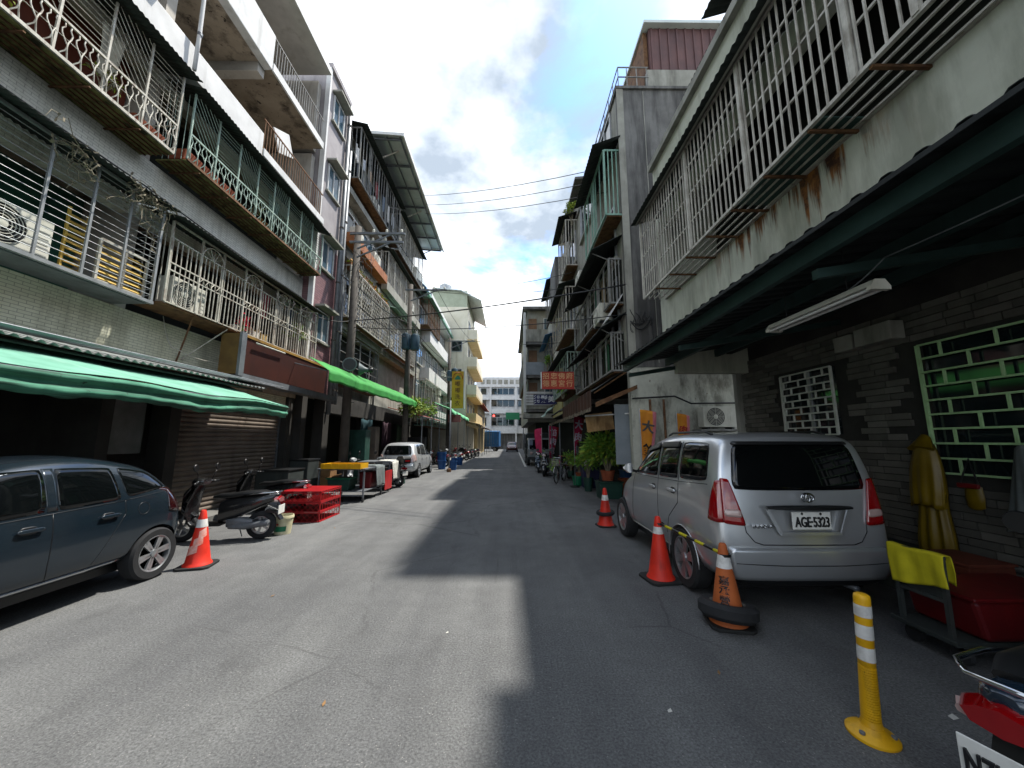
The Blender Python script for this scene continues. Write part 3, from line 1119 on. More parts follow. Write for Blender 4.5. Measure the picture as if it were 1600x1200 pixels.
# ------------------------------------------------------------------ awnings on the near left block
M_CANV = gm('green_canvas', C('#74aa95'), C('#5d917c'), 2.4, C('#95bbab'), .5, .52, (1.2, 3.2, 1.2), rough=.8, fleck=C('#5c8a78'), fthr=.71, fsc=7)
M_CANVD = gm('grimy_green_canvas', C('#4f8f74'), C('#377059'), 2.4, C('#23382f'), .9, .47, (2.5, .5, 16.0), rough=.8, fleck=C('#20382e'), fthr=.62, fsc=8)
M_CANV2 = gm('bright_green_canvas', C('#3a9440'), C('#2d7a34'), 2.0, C('#1d7029'), .55, .5, (2.2, .8, 2.2), rough=.75, bump=.08, fleck=C('#2b5a2a'), fthr=.67, fsc=6)
t = thing('awning', 'faded sea-green canvas awning sagging over the dark blue car', 'awning', (-5.4, 5.5, 2.3))


def aw(u, v):
    y = -1.5 + 9.75 * u
    x = -6.55 + 1.62 * v
    z = 3.0 - .53 * v - .03 * math.sin(v * math.pi) + .02 * math.sin(y * 2.7 + 1) * v + .012 * mnoise.noise(Vector((y * 1.7, v * 3, 0)))
    return (x, y, z)


part('canvas', MB().sheet(aw, 90, 10, .006), M_CANV, t, True)


def av(u, v):
    y = -1.5 + 9.75 * u
    e = aw(u, 1.0)
    sc = (.02 * abs(math.sin(y * math.pi / .36)) + .03 * mnoise.noise(Vector((y * 2.3, 0, 7)))) * v * v
    return (e[0] + .012 + .035 * math.sin(v * 11 + .8 * math.sin(y * .9)) * (1 - .4 * v) + .02 * mnoise.noise(Vector((y * 3, v * 2, 1))), y, e[2] - (.02 + .24 * v + sc) + .02 * math.sin(y * .9) * v)


part('valance', MB().sheet(av, 190, 12, .003, (1, 0, 0)), M_CANVD, t, True, label='wavy grimy valance along the awning edge')


def ae(u, v):
    a = Vector(aw(1.0, u))
    bulge = math.sin(u * math.pi)
    return (a.x, a.y + .02 + .03 * math.sin(u * 9) * v, a.z - v * (.05 + .16 * u))


part('end_flap', MB().sheet(ae, 20, 5, .004, (0, 1, 0)), M_CANV, t, True)
for y in (-1.2, 1.9, 5.0, 8.1):
    rod('support_arm', (-6.7, y, 2.86), (-4.97, y, 2.40), .016, M_STEELP, t)
rod('front_tube', (-4.95, -1.5, 2.43), (-4.95, 8.24, 2.43), .02, M_STEELP, t)
t = thing('corrugated_canopy', 'narrow corrugated plastic canopy above the sea-green awning', 'canopy', (-6.2, 5, 3.0))
corr_sheet('canopy_sheet', gm('grey_plastic_sheet', C('#8b8f8c'), C('#5f6462'), 3, C('#2a2d2b'), .7, rough=.6), t, -2.5, 8.9, XW + .003, 3.16, -5.85, 2.93, .13, .022)
for x, z in ((-6.6, 3.06), (-5.95, 2.9)):
    rod('purlin', (x, -2.5, z - .03), (x, 8.9, z - .03), .018, M_EAVE, t)
mb = MB()
for k in range(6):
    mb.tube([(-6.0 + .05 * k, -2, 2.99 + .02 * (k % 3)), (-6.02 + .05 * k, 4, 3.02), (-6.0 + .04 * k, 9.0 + .1 * k, 3.03 + .02 * (k % 2))], .012, 5)
one('pipe_bundle', mb, M_STEELP, 'bundle of thin grey pipes lying on the corrugated canopy', 'pipes', loc=(-6.0, 4, 3.0))['kind'] = 'stuff'

M_SIGNB = gm('dark_brown_sign', C('#40190f'), C('#33130b'), 1.8, C('#200c06'), .5, rough=.6)
t = thing('shop_sign', 'long dark brown fascia signboard with an ochre edge above the rolling shutter', 'sign', (-6.1, 10, 3.15))
part('panel', MB().prism([(-6.12, 3.2), (-5.98, 3.2), (-5.92, 4.0), (-6.1, 4.0)], 'y', 8.12, 11.9), M_SIGNB, t)
part('edge_strip', MB().box(-6.14, -5.9, 8.08, 11.95, 4.0, 4.06), gm('ochre_strip', C('#96732e'), C('#76561e'), 4, C('#3a2a10'), .6, rough=.7), t)
part('end_board', MB().box(-6.35, -5.94, 7.98, 8.08, 3.14, 4.05), gm('ochre_board', C('#6e552a'), C('#574220'), 3, C('#43341c'), .7, rough=.8), t)
part('end_trim', MB().box(-5.93, -5.87, 7.95, 8.1, 3.1, 4.08), M_STEELP, t)
part('bottom_trim', MB().box(-6.2, -5.9, 8.1, 12.6, 3.02, 3.17), M_STEELP, t)
for y in (8.9, 10.3, 11.6):
    rod('bracket', (-6.75, y, 3.9), (-6.1, y, 3.7), .014, M_STEELP, t)
part('lamp_tube', MB().tube([(-5.86, 8.4, 3.93), (-5.86, 9.5, 3.95)], .018, 8), M_ACW, t, True)
t = thing('awning', 'bright green canvas awning strip running past the pink building', 'awning', (-5.2, 14, 3.3))


def a2(u, v):
    y = 9.95 + 9.7 * u
    sag = .10 * math.sin(u * math.pi * 1.0) * v
    tw = .25 * max(0, .12 - u) / .12
    return (-5.6 + .7 * v, y + tw * (1 - v) * .8, 4.02 + .12 * u - (.42 + .012 * math.sin(y * 3.3)) * v - sag * .2 + .006 * math.sin(y * 7 + v * 3))


part('canvas', MB().sheet(a2, 80, 8, .005), M_CANV2, t, True)


def a2v(u, v):
    e = a2(u, 1.0)
    return (e[0] + .01 + .008 * math.sin(e[1] * 8) * v, e[1], e[2] - .3 * v - .012 * math.sin(e[1] * 6.3) * v)


part('valance', MB().sheet(a2v, 80, 4, .004, (1, 0, 0)), M_CANV2, t, True)
for y in (10.1, 13.3, 16.5, 19.5):
    rod('support_arm', (-6.5, y, 3.95), (-4.92, y, 3.58), .014, M_STEELP, t)
# ------------------------------------------------------------------ helpers for facades facing the street (s=+1: left side looking +X, s=-1: right side looking -X)
M_LILAC = gm('lilac_grey_render', C('#a09b9c'), C('#888385'), 1.4, C('#5e585a'), .65, rough=.85)
M_PINKT = tile_mat('maroon_tile', C('#8d6a6d'), C('#7d5b5f'), C('#5d484a'), 'yz', .24, .08, C('#453436'), .5, .5)
M_CONC = gm('raw_concrete', C('#7c7b78'), C('#605f5d'), 1.6, C('#3a3938'), .75, .47, (2.6, 2.6, .3), rough=.9, grain=.2)
M_CONCL = gm('pale_concrete', C('#a3a298'), C('#85847b'), 1.5, C('#55534a'), .65, .5, (2, 2, .4), rough=.9)
M_CREAM = gm('cream_render', C('#e0dac8'), C('#cfc8b2'), 1.2, C('#94866a'), .45, rough=.85)
M_CREAMO = gm('ochre_render', C('#d3bf96'), C('#bfa97c'), 1.2, C('#8c7448'), .45, rough=.85)
M_YELL = gm('pale_yellow_render', C('#bdb57f'), C('#a39b69'), 1.4, C('#6b6442'), .5, rough=.85)
M_SHEETG = gm('grey_green_roof_sheet', C('#d3dad7'), C('#bfc7c4'), 1.5, C('#98a19e'), .4, rough=.55, metal=.25)
M_BLUETARP = gm('blue_tarp', C('#4d7fb0'), C('#3a648f'), 2, C('#9fbdd6'), .4, rough=.6)
M_MAROON = gm('maroon_sheet', C('#6b4c49'), C('#574040'), 2, C('#3a1517'), .5, rough=.6)
M_GREENS = gm('green_plastic_sheet', C('#86ab9a'), C('#6a9080'), 2, C('#27533f'), .5, rough=.6)
M_LAUN = [gm('cloth_%d' % i, C(c), None, 5, rough=.9) for i, c in enumerate(('#d8d5cf', '#8f2f34', '#b7bcc4', '#6c7b8f', '#c9a27a'))]


def xb(mb, s, X, a, b, y0, y1, z0, z1):
    """box whose depth runs from a to b metres out from the facade plane X"""
    return mb.box(X + s * a, X + s * b, y0, y1, z0, z1)


def win(root, s, X, y0, y1, z0, z1, fm=None, pm=None, n=2, hood=False, sill=True, d=.05):
    fm = fm or M_ALU
    pm = pm or M_GLASS
    f = MB()
    w = .05
    xb(f, s, X, .002, d, y0, y1, z0, z0 + w)
    xb(f, s, X, .002, d, y0, y1, z1 - w, z1)
    xb(f, s, X, .002, d, y0, y0 + w, z0 + w, z1 - w)
    xb(f, s, X, .002, d, y1 - w, y1, z0 + w, z1 - w)
    for k in range(1, n):
        y = y0 + (y1 - y0) * k / n
        xb(f, s, X, .002, d * .9, y - .02, y + .02, z0 + w, z1 - w)
    o = part('window', f, fm, root)
    for k in range(n):
        a, b = y0 + (y1 - y0) * k / n, y0 + (y1 - y0) * (k + 1) / n
        part('pane', xb(MB(), s, X, .003, .012 + .008 * (k % 2), a + .03, b - .03, z0 + w, z1 - w), pm, o)
    if sill:
        part('sill', xb(MB(), s, X, .001, .1, y0 - .06, y1 + .06, z0 - .07, z0 - .003), M_CONCL, o)
    if hood:
        part('hood', xb(MB(), s, X, .001, .34, y0 - .1, y1 + .1, z1 + .06, z1 + .13), M_CONCL, o)
    return o


def feave(root, s, X, y0, y1, z, out, drop, mt=None, name='eave_sheet', label=None):
    return corr_sheet(name, mt or M_EAVE, root, y0, y1, X + s * .003, z, X + s * out, z - drop, .12, .018, label=label)


def fcage(label, s, X, y0, y1, z0, z1, d, mt, style='v', eave=True, step=.14, tray=True, em=None, back=None):
    t = thing('window_cage', label, 'window cage', (X + s * d, (y0 + y1) / 2, z0))
    g = MB()
    x = X + s * d
    q = .012
    if style in ('v', 'grid'):
        for y in frange(y0, y1, step):
            g.box(x - q, x + q, y - q, y + q, z0, z1)
    if style in ('h', 'grid'):
        for z in frange(z0, z1, step if style == 'h' else step * 2.2):
            g.box(x - q * .8, x + q * .8, y0, y1, z - q, z + q)
    if style == 'hex':
        st = step
        for i, z in enumerate(frange(z0, z1, st)):
            g.box(x - q * .8, x + q * .8, y0, y1, z - q * .7, z + q * .7)
            for y in frange(y0 + (st * .6 if i % 2 else 0), y1, st * 1.2):
                if z + st <= z1 + .01:
                    g.box(x - q, x + q, y - q, y + q, z, z + st)
    for yy in (y0, y1):
        for k in range(1, 4):
            xx = X + s * d * k / 4
            g.box(xx - q, xx + q, yy - q, yy + q, z0, z1)
    part('grille', g, mt, t, stuff=True)
    for z in (z0, z1):
        piece('rail', (x, y0, z), (x, y1, z), .045, .045, mt, t)
        piece('rail', (x, y0, z), (X, y0, z), .04, .04, mt, t)
    n = max(2, round((y1 - y0) / 1.1))
    for k in range(n + 1):
        y = y0 + (y1 - y0) * k / n
        piece('post', (x, y, z0), (x, y, z1), .045, .045, mt, t)
    if tray:
        part('tray', xb(MB(), s, X, .005, d - .03, y0, y1, z0 - .05, z0 - .02), M_RUST, t)
    if back:
        part('back_panel', xb(MB(), s, X, .004, .03, y0, y1, z0, z1), back, t)
    if eave:
        feave(t, s, X, y0 - .15, y1 + .15, z1 + .3, d + .3, .26, em)
    return t


# ================================================================== L2 narrow lilac building
X2 = -6.5
L2 = thing('narrow_building', 'narrow lilac-grey building with one column of small windows, left side', 'building', (X2 - 2, 12.4, 0))
part('wall', MB().box(-10, X2, 11.66, 13.25, 8.6, 15.1), M_LILAC, L2)
part('wall', MB().box(-10, X2 + .004, 11.66, 13.25, 3.3, 8.6), M_PINKT, L2, label='maroon tiled lower wall')
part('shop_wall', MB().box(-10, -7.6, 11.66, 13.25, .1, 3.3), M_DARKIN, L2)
part('pier', MB().box(-7.0, X2, 11.66, 11.95, .1, 3.3), M_PIER, L2)
part('coping', MB().box(-10.1, X2 + .1, 11.6, 13.3, 15.1, 15.28), M_LILAC, L2)
for z in (5.05, 7.6, 10.5, 13.3):
    win(L2, 1, X2 + .004, 12.0, 12.85, z, z + 1.05, M_WHITEP, M_GLASSB, 2, True)
part('corner_strip', MB().box(X2 - .1, X2 + .06, 11.6, 11.7, 3.5, 15.1), M_WHITEP, L2, label='white corner strip running the full height')
for i, (y, z0, z1, r, lab) in enumerate(((13.12, 2.6, 15.0, .075, 'fat grey drain pipe on the corner of the lilac building'), (13.38, 3.0, 13.2, .06, 'second grey drain pipe just beyond the lilac building'), (13.6, 3.0, 8.0, .05, 'short grey pipe behind the loudspeakers'))):
    t = thing('drain_pipe', lab, 'pipe', (X2 + .12, y, z0))
    part('pipe', MB().tube([(X2 + .12, y, z0), (X2 + .12, y, z1)], r, 10), M_STEELP, t, True)
    for z in frange(z0 + .5, z1, 2.2):
        part('clip', MB().lathe([(r + .014, -.03), (r + .014, .03)], 10, (X2 + .12, y, z)), M_POLE, t)

# ================================================================== L3 caged building with a steel roof canopy
L3 = thing('caged_building', 'weathered building with crowded window cages under an overhanging steel roof, left side', 'building', (-8, 19, 0))
part('wall', MB().box(-11, -6.9, 13.3, 25.2, 3.4, 15.0), M_CONCL, L3)
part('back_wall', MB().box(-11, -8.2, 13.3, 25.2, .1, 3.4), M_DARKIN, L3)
part('lintel', MB().box(-7.0, -6.6, 13.3, 25.2, 2.7, 3.4), M_PIER, L3)
for y in (13.5, 17.3, 21.2, 25.0):
    part('pier', MB().box(-7.0, -6.62, y - .2, y + .2, .1, 2.7), M_PIER, L3)
for z in (6.05, 8.95, 11.75):
    part('slab_edge', MB().box(-6.95, -6.5, 13.3, 25.2, z, z + .28), M_CONCL, L3)
part('planter_band', MB().box(-6.5, -6.1, 13.6, 17.6, 9.45, 9.85), gm('orange_tile_band', C('#a5693e'), C('#8a5230'), 3, C('#4c3522'), .6, rough=.7), L3, label='orange-brown tiled planter band')
part('planter_band', MB().box(-6.5, -6.2, 17.9, 25.0, 9.3, 9.75), M_CONCL, L3)
for k in range(5):
    y = 13.9 + k * 2.25
    win(L3, 1, -6.9, y, y + 1.9, 9.9, 11.4, M_WHITEP, M_GLASSB if k % 2 else M_GLASS, 3)
    win(L3, 1, -6.9, y, y + 1.9, 12.5, 14.3, M_ALU, M_GLASS, 3)
    win(L3, 1, -6.9, y, y + 1.9, 6.9, 8.5, M_ALU, M_GLASS, 2)
fcage('dark grid window cage on the second floor beside the loudspeakers', 1, -6.9, 13.7, 18.2, 3.9, 5.95, .35, M_IRONGR, 'h', False, .42, back=M_DARKIN)
fcage('white hexagonal-mesh window cage with a yellow top strip on the third floor, left', 1, -6.9, 13.7, 18.4, 6.4, 8.5, .7, M_IRONW, 'hex', False, .17)
fcage('white hexagonal-mesh window cage with a green top sheet, third floor, farther one', 1, -6.9, 18.7, 23.6, 6.4, 8.5, .7, M_IRONW, 'hex', True, .17, em=M_GREENS)
t = thing('flower_strip', 'strip of yellow and rust-coloured plants on top of the hexagonal cage', 'plants', (-6.3, 16, 8.5))
part('trough', MB().box(-6.5, -6.2, 13.7, 18.4, 8.5, 8.62), M_RUST, t)
mb = MB()
for i in range(420):
    p = Vector((-6.33 + random.gauss(0, .07), random.uniform(13.7, 18.4), 8.66 + random.gauss(0, .07)))
    M = frame(Vector((random.gauss(0, 1), random.gauss(0, 1), random.gauss(0, 1))))
    mb.m(random.randint(0, 1)).obox(p, (.13, .07, .005), M)
part('foliage', mb, [gm('leaf_ochre', C('#c08a2c'), C('#93641e'), 6, rough=.7), M_LEAF2], t, stuff=True)
fcage('grey iron top-floor cage with laundry hanging in it, left side', 1, -6.9, 13.7, 19.2, 12.3, 14.6, .75, M_IRONGR, 'v', True, .32)
fcage('pale iron top-floor cage farther along, under the steel roof', 1, -6.9, 19.5, 25.0, 12.3, 14.5, .7, M_IRONW, 'v', True, .22)
fcage('white balcony cage on the fourth floor left, behind the pole arm', 1, -6.9, 18.2, 24.8, 9.8, 11.5, .6, M_IRONW, 'v', True, .2)
for i in range(14):
    y = 13.9 + i * .4 + random.uniform(-.08, .08)
    h = random.uniform(.5, 1.0)
    lab = ('white towel', 'dark red shirt', 'pale grey shirt', 'blue-grey cloth', 'tan cloth')[i % 5]
    mb = MB().sheet(lambda u, v: (-6.35 + .03 * math.sin(u * 7 + i), y + .34 * (u - .5), 13.9 - h * v + .02 * math.sin(u * 9)), 8, 6, .006, (1, 0, 0))
    if i % 2 == 0:
        one('hung_cloth', mb, M_LAUN[i % 5], '%s drying in the grey top-floor cage, number %s from the near end' % (lab, ('one', '', 'two', '', 'three', '', 'four', '', 'five', '', 'six', '', 'seven')[i]), 'laundry', 'laundry in the top-floor cage', True, loc=(-6.35, y, 13.9))
for (y, z, lab) in ((14.6, 9.9, 'outdoor unit on the orange planter band, left'), (19.2, 6.55, 'outdoor unit inside the farther hexagonal cage'), (22.0, 12.45, 'outdoor unit in the pale top-floor cage, left')):
    ac_unit('air_conditioner', lab, (-6.45, y, z), '+x', .8, .55)
t = thing('roof_canopy', 'overhanging grey-green steel roof canopy on slim posts, left skyline', 'canopy', (-6, 20, 15))
part('sheet', MB().prism([(-9.5, 15.75), (-4.85, 15.45), (-4.85, 15.5), (-9.5, 15.8)], 'y', 15.0, 25.4), M_SHEETG, t)
part('edge_trim', MB().box(-4.86, -4.78, 14.95, 25.45, 15.36, 15.54), M_WHITEP, t)
part('edge_trim', MB().prism([(-9.5, 15.7), (-4.87, 15.38), (-4.87, 15.52), (-9.5, 15.83)], 'y', 14.94, 15.0), M_WHITEP, t)
for y in frange(15.2, 25.3, 1.68):
    piece('rafter', (-9.4, y, 15.66), (-4.95, y, 15.37), .06, .1, M_STEELP, t)
for x in (-6.4, -5.6, -5.0):
    piece('purlin', (x, 15.05, 15.46 - (x + 6.4) * .065), (x, 25.35, 15.46 - (x + 6.4) * .065), .05, .05, M_STEELP, t)
for y in (15.9, 20.6, 25.0):
    piece('post', (-6.6, y, 14.7), (-6.6, y, 15.5), .08, .08, M_IRONW, t)
    piece('strut', (-6.6, y, 14.8), (-5.3, y, 15.4), .05, .05, M_IRONW, t)

# ================================================================== L4 white building with blue sheeting
L4 = thing('white_building', 'white building with blue sheeting on top and a green gutter, left side', 'building', (-8, 31, 0))
part('wall', MB().box(-11, -6.6, 25.3, 37.0, 3.2, 12.5), M_CONCL, L4)
part('back_wall', MB().box(-11, -8.0, 25.3, 37.0, .1, 3.2), M_DARKIN, L4)
for z in (3.2, 6.1, 9.0, 11.9):
    part('balcony_parapet', MB().box(-6.6, -5.9, 27.0, 36.8, z, z + .95), M_WHITEP, L4)
for k in range(4):
    for z in (4.3, 7.2, 10.1):
        win(L4, 1, -6.6, 25.6 + k * 2.9, 27.6 + k * 2.9, z, z + 1.5, M_WHITEP, M_GLASSB, 3)
part('blue_sheet', MB().prism([(-7.6, 14.3), (-6.0, 12.7), (-6.0, 12.6), (-7.6, 14.2)], 'y', 25.5, 32.5), M_BLUETARP, L4)
part('sheet_wall', MB().box(-10, -6.7, 25.4, 36.5, 12.5, 14.2), M_SHEETG, L4)
part('gutter', MB().box(-5.9, -5.72, 25.3, 37, 12.05, 12.25), M_GREENS, L4)
fcage('second-floor aluminium window bay with tall panes on the white building, left', 1, -6.6, 25.6, 30.5, 4.1, 6.0, .75, M_IRONW, 'v', False, .6, back=M_GLASSB)
fcage('rusty balcony cage on the white building, left, below the blue sheeting', 1, -6.6, 25.6, 30.0, 9.9, 11.8, .8, M_RUST, 'grid', True, .25, em=M_GREENS)
fcage('turquoise louvre bay above the shops on the white building, left', 1, -6.6, 26, 36, 2.75, 4.05, .9, M_GREENS, 'h', False, .16)
for (y, z, lab) in ((31.6, 4.6, 'lower outdoor unit on the white building, left'), (31.9, 5.5, 'upper outdoor unit on the white building, left')):
    ac_unit('air_conditioner', lab, (-6.1, y, z), '+x', .9, .7)

# ================================================================== L5 cream stepped building
L5 = thing('cream_building', 'cream building with stepped balconies and slanted steel roof, far left of the street', 'building', (-5, 41, 0))
part('wall', MB().box(-12, -4.3, 37.1, 46, 0, 15.5), M_CREAM, L5)
for k, z in enumerate((3.4, 6.3, 9.2, 12.1)):
    part('balcony', MB().box(-4.3, -3.3, 37.3, 46, z, z + 1.0), M_CREAM if k else M_CREAMO, L5)
    part('balcony_soffit', MB().box(-4.3, -3.3, 37.25, 46.05, z - .25, z - .002), M_CREAMO, L5)
    for y in (38, 41, 44):
        win(L5, 1, -4.3, y, y + 1.8, z + 1.0, z + 2.2, M_ALU, M_GLASS, 2)
for z in (4.9, 7.8, 10.7):
    f = part('window', MB().box(-5.9, -4.8, 37.04, 37.09, z, z + 1.1), M_ALU, L5)
    part('pane', MB().box(-5.84, -4.86, 37.02, 37.04, z + .06, z + 1.04), M_GLASS, f)
part('roof_sheet', MB().prism([(-8.0, 17.6), (-5.0, 17.3), (-2.9, 16.2), (-2.9, 16.12), (-5.0, 17.2), (-8.0, 17.5)], 'y', 36.9, 46.2), M_SHEETG, L5)
part('roof_wall', MB().box(-9, -4.4, 37.2, 46, 15.5, 17.3), gm('pale_green_sheet', C('#a9b09a'), C('#969d88'), 2, C('#7a7f6c'), .4, rough=.6), L5)
part('tank', MB().lathe([(.7, 0), (.7, 1.5), (.35, 1.8)], 16, (-7.2, 40, 17.5)), M_ALU, L5, 40)
L6 = thing('ochre_building', 'low ochre shop building beyond the cream one, left end', 'building', (-5, 50, 0))
part('wall', MB().box(-12, -3.9, 46.2, 60, 0, 6.5), M_CREAMO, L6)
part('roof', MB().prism([(-12, 7.4), (-3.2, 6.2), (-3.2, 6.3), (-12, 7.6)], 'y', 46, 60.2), M_TERRA, L6)
for y in (47, 51, 55):
    win(L6, 1, -3.9, y, y + 2, 3.6, 5.2, M_ALU, M_GLASS, 3)

# ================================================================== white building closing the street
E1 = thing('end_building', 'white building with dark ribbon windows closing the far end of the street', 'building', (-1, 80, 0))
part('wall', MB().box(-6.5, 4.2, 76, 86, 3.0, 13.4), M_WHITEP, E1)
part('shop_wall', MB().box(-6.2, 4.0, 76.5, 86, 0, 3.0), M_CONC, E1)
part('parapet', MB().box(-6.7, 4.4, 75.6, 76, 12.6, 14.6), M_WHITEP, E1)
for k in range(8):
    part('parapet_panel', MB().box(-5.8 + k * 1.2, -5.0 + k * 1.2, 75.55, 75.598, 13.2, 14.1), M_CONCL, E1)
for z in (3.6, 7.6, 10.4):
    part('balcony', MB().box(-6.7, 4.4, 75.2, 75.99, z - .5, z + .35), M_WHITEP, E1)
for z, h in ((4.6, 1.8), (8.5, 1.7), (11.0, 1.4)):
    for a, b in ((-5.8, -4.6), (-3.6, 1.1), (1.9, 3.4)):
        f = part('window', MB().box(a, b, 75.9, 75.98, z, z + h), M_ALU, E1)
        n = max(1, round((b - a) / 1.2))
        for k in range(n):
            part('pane', MB().box(a + (b - a) * k / n + .06, a + (b - a) * (k + 1) / n - .06, 75.87, 75.9, z + .08, z + h - .08), M_GLASS, f)
part('column', MB().box(-3.9, -3.6, 75.1, 75.4, 0, 12.6), M_WHITEP, E1)
part('column', MB().box(1.3, 1.6, 75.1, 75.4, 0, 12.6), M_WHITEP, E1)
t = thing('road_sign', 'green overhead road sign far down the street', 'sign', (.9, 66, 0))
M_SIGNG = plain('sign_green', C('#12744a'), .5)
part('panel', MB().box(-.55, 1.9, 65.9, 66, 5.35, 6.6), M_SIGNG, t)
part('pole', MB().tube([(2.6, 66.1, 0), (2.6, 66.1, 6.8)], .1, 8), M_STEELP, t, True)
part('arm', MB().tube([(2.6, 66.1, 6.3), (-1, 66.1, 6.3)], .06, 8), M_STEELP, t, True)
t = thing('traffic_light', 'traffic light with a red lamp far down the street', 'traffic light', (-2.1, 66, 0))
part('housing', MB().box(-2.9, -1.6, 65.8, 66, 5.8, 6.2), M_BLACKP, t)
part('lamp', MB().lathe([(.17, 0), (.17, .05)], 14, (-2.65, 65.8, 6.0), Matrix(((1, 0, 0), (0, 0, -1), (0, 1, 0)))), plain('red_lamp', (1.0, .05, .04, 1), .4, emit=2.0), t)
part('pole', MB().tube([(-4.6, 66.1, 0), (-4.6, 66.1, 6.1), (-1.6, 66.1, 6.1)], .07, 8), M_STEELP, t)

# ================================================================== R1 near right building with carport
XR = 3.35
M_RWALL = gm('stained_pale_plaster', C('#cdcfbf'), C('#b3b6a5'), 1.1, C('#6b6c5c'), .5, .5, (2.2, 2.2, .4), rough=.85, grain=.1)


def rust_wall():
    t = NT('rust_streaked_plaster')
    col = t.mix(t.ramp(t.noise(1.2, 6, .6), .34, .68), C('#dcded0'), C('#c3c6b7'))
    m = t.ramp(t.noise(1.0, 7, .65, t.mapped((2.4, 2.4, .4))), .48, .66)
    col = t.mix(t.math('MULTIPLY', m, .55), col, C('#7b7d6c'))
    sp = t.n('SeparateXYZ')
    t.l(t.pos(), sp.inputs[0])
    g = t.ramp(t.math('DIVIDE', sp.outputs[2], 10.0), .385, .46)          # runs start at the cage tray and thin out downwards
    st = t.noise(1.0, 6, .7, t.mapped((3.5, 3.5, .22), (1.2, .4, 0)))
    m2 = t.ramp(t.math('ADD', st, t.math('MULTIPLY', g, .24)), .66, .74)
    yy = t.ramp(t.math('DIVIDE', sp.outputs[1], 10.0), .26, .33)
    yb = t.ramp(t.math('DIVIDE', sp.outputs[1], 10.0), .50, .62, (1, 1, 1, 1), (0, 0, 0, 1))
    m2 = t.math('MULTIPLY', m2, t.math('MULTIPLY', yy, yb))
    rust = t.mix(t.ramp(t.noise(5, 5, .7), .4, .6), C('#8a5a2a'), C('#3a2014'))
    t.base(t.mix(m2, col, rust))
    t.b.inputs['Roughness'].default_value = .85
    t.bump(t.noise(30, 5, .6), .25, .006)
    return t.m


M_RUSTW = rust_wall()
R1 = thing('carport_building', 'building with a dark corrugated carport and long window cage, nearest on the right', 'building', (4.5, 3, 0))
part('wall', MB().box(XR, XR + .2, -3, 7.78, 3.52, 4.72), M_RUSTW, R1, label='pale plaster band with rust streaks below the cage')
part('wall', MB().box(XR, XR + .2, -3, 7.78, 6.3, 7.9), M_RWALL, R1)
part('end_wall', MB().box(XR + .201, 7.5, 7.6, 7.78, 3.1, 7.9), M_RWALL, R1)
part('end_post', MB().box(XR + .002, XR + .2, 7.45, 7.775, 4.72, 6.3), M_RWALL, R1)
part('roof', MB().box(XR - .1, 8, -3, 7.8, 7.9, 8.05), M_CONCL, R1)
part('upper_wall', MB().box(4.5, 4.7, -3, 7.7, 8.05, 9.8), M_RWALL, R1)
part('interior_wall', MB().box(4.6, 4.7, -3, 7.6, 3.5, 7.9), M_DARKIN, R1)
part('floor_slab', MB().box(XR + .2, 8, -3, 7.6, 3.95, 4.15), M_CONC, R1)
part('ground_wall', MB().box(5.06, 5.3, -3, 7.86, 0, 3.9), gm('dark_grout', C('#3a3935'), C('#262523'), 2, rough=.95), R1, label='stone-clad ground-floor wall under the carport')
# stone slips on the ground-floor wall; nearest rows to view as single stones
GW = [o for o in R1.children if o.name.startswith('ground_wall')][0]
stone_mats = [gm('stone_slip_%d' % i, C(c), None, 5, C('#2f2e2a'), .35, rough=.85, bump=.4, bsc=30) for i, c in enumerate(('#65635b', '#5e5c55', '#6d6a63', '#57554f'))]
_sm = [MB().box(-.02, .02, -.5, .5, -.5, .5).mesh('stone', m) for m in stone_mats]
rest = MB()
cnt = 0
holes = ((5.5, 6.72, 1.7, 2.9), (1.9, 4.45, 1.25, 2.92))
for r in range(38):
    z = .05 + r * .087
    y = 2.2 + (.16 if r % 2 else 0) + random.uniform(-.03, .03)
    while y < 7.83:
        w = random.uniform(.2, .42)
        y2 = min(y + w, 7.86)
        c = (y + y2) / 2
        if not any(h[0] - .05 < y2 and y < h[1] + .05 and h[2] < z + .08 and z < h[3] for h in holes) and y2 - y > .05:
            px = random.uniform(-.012, .01)
            if cnt < 290 and c > 4.5 and z > 1.2:
                put('stone', _sm[random.randint(0, 3)], GW, (5.05 + px, c, z + .04), None, (1, y2 - y - .012, .077))
                cnt += 1
            else:
                rest.m(random.randint(0, 3)).box(5.03 + px, 5.07 + px, y + .006, y2 - .006, z + .0015, z + .0785)
        y = y2
part('stone_cladding', rest, stone_mats, R1, stuff=True)
part('corner_pier', MB().box(4.93, 5.32, 7.88, 8.0, 0, 3.4), M_CONCL, R1)


def weave_window(label, y0, y1, z0, z1, rows, step, mt, lit=None):
    t = thing('window_grille', label, 'window grille', (5, (y0 + y1) / 2, z0))
    part('recess', MB().box(5.055, 5.08, y0, y1, z0, z1), M_GLASS, t)
    x = 4.985
    h = (z1 - z0) / rows
    for y in (y0, y1):
        piece('frame_bar', (x, y, z0), (x, y, z1), .032, .032, mt, t)
    for k in range(rows + 1):
        piece('bar', (x, y0, z0 + k * h), (x, y1, z0 + k * h), .022, .022, mt, t)
    for k in range(rows):
        for y in frange(y0 + step * (.45 + .5 * (k % 2)), y1 - .04, step):
            piece('short_bar', (x, y, z0 + k * h), (x, y, z0 + (k + 1) * h), .022, .022, mt, t)
    for y in (y0 + (y1 - y0) * .48,):
        piece('mullion', (5.045, y, z0), (5.045, y, z1), .05, .03, M_ALU, t)
    return t


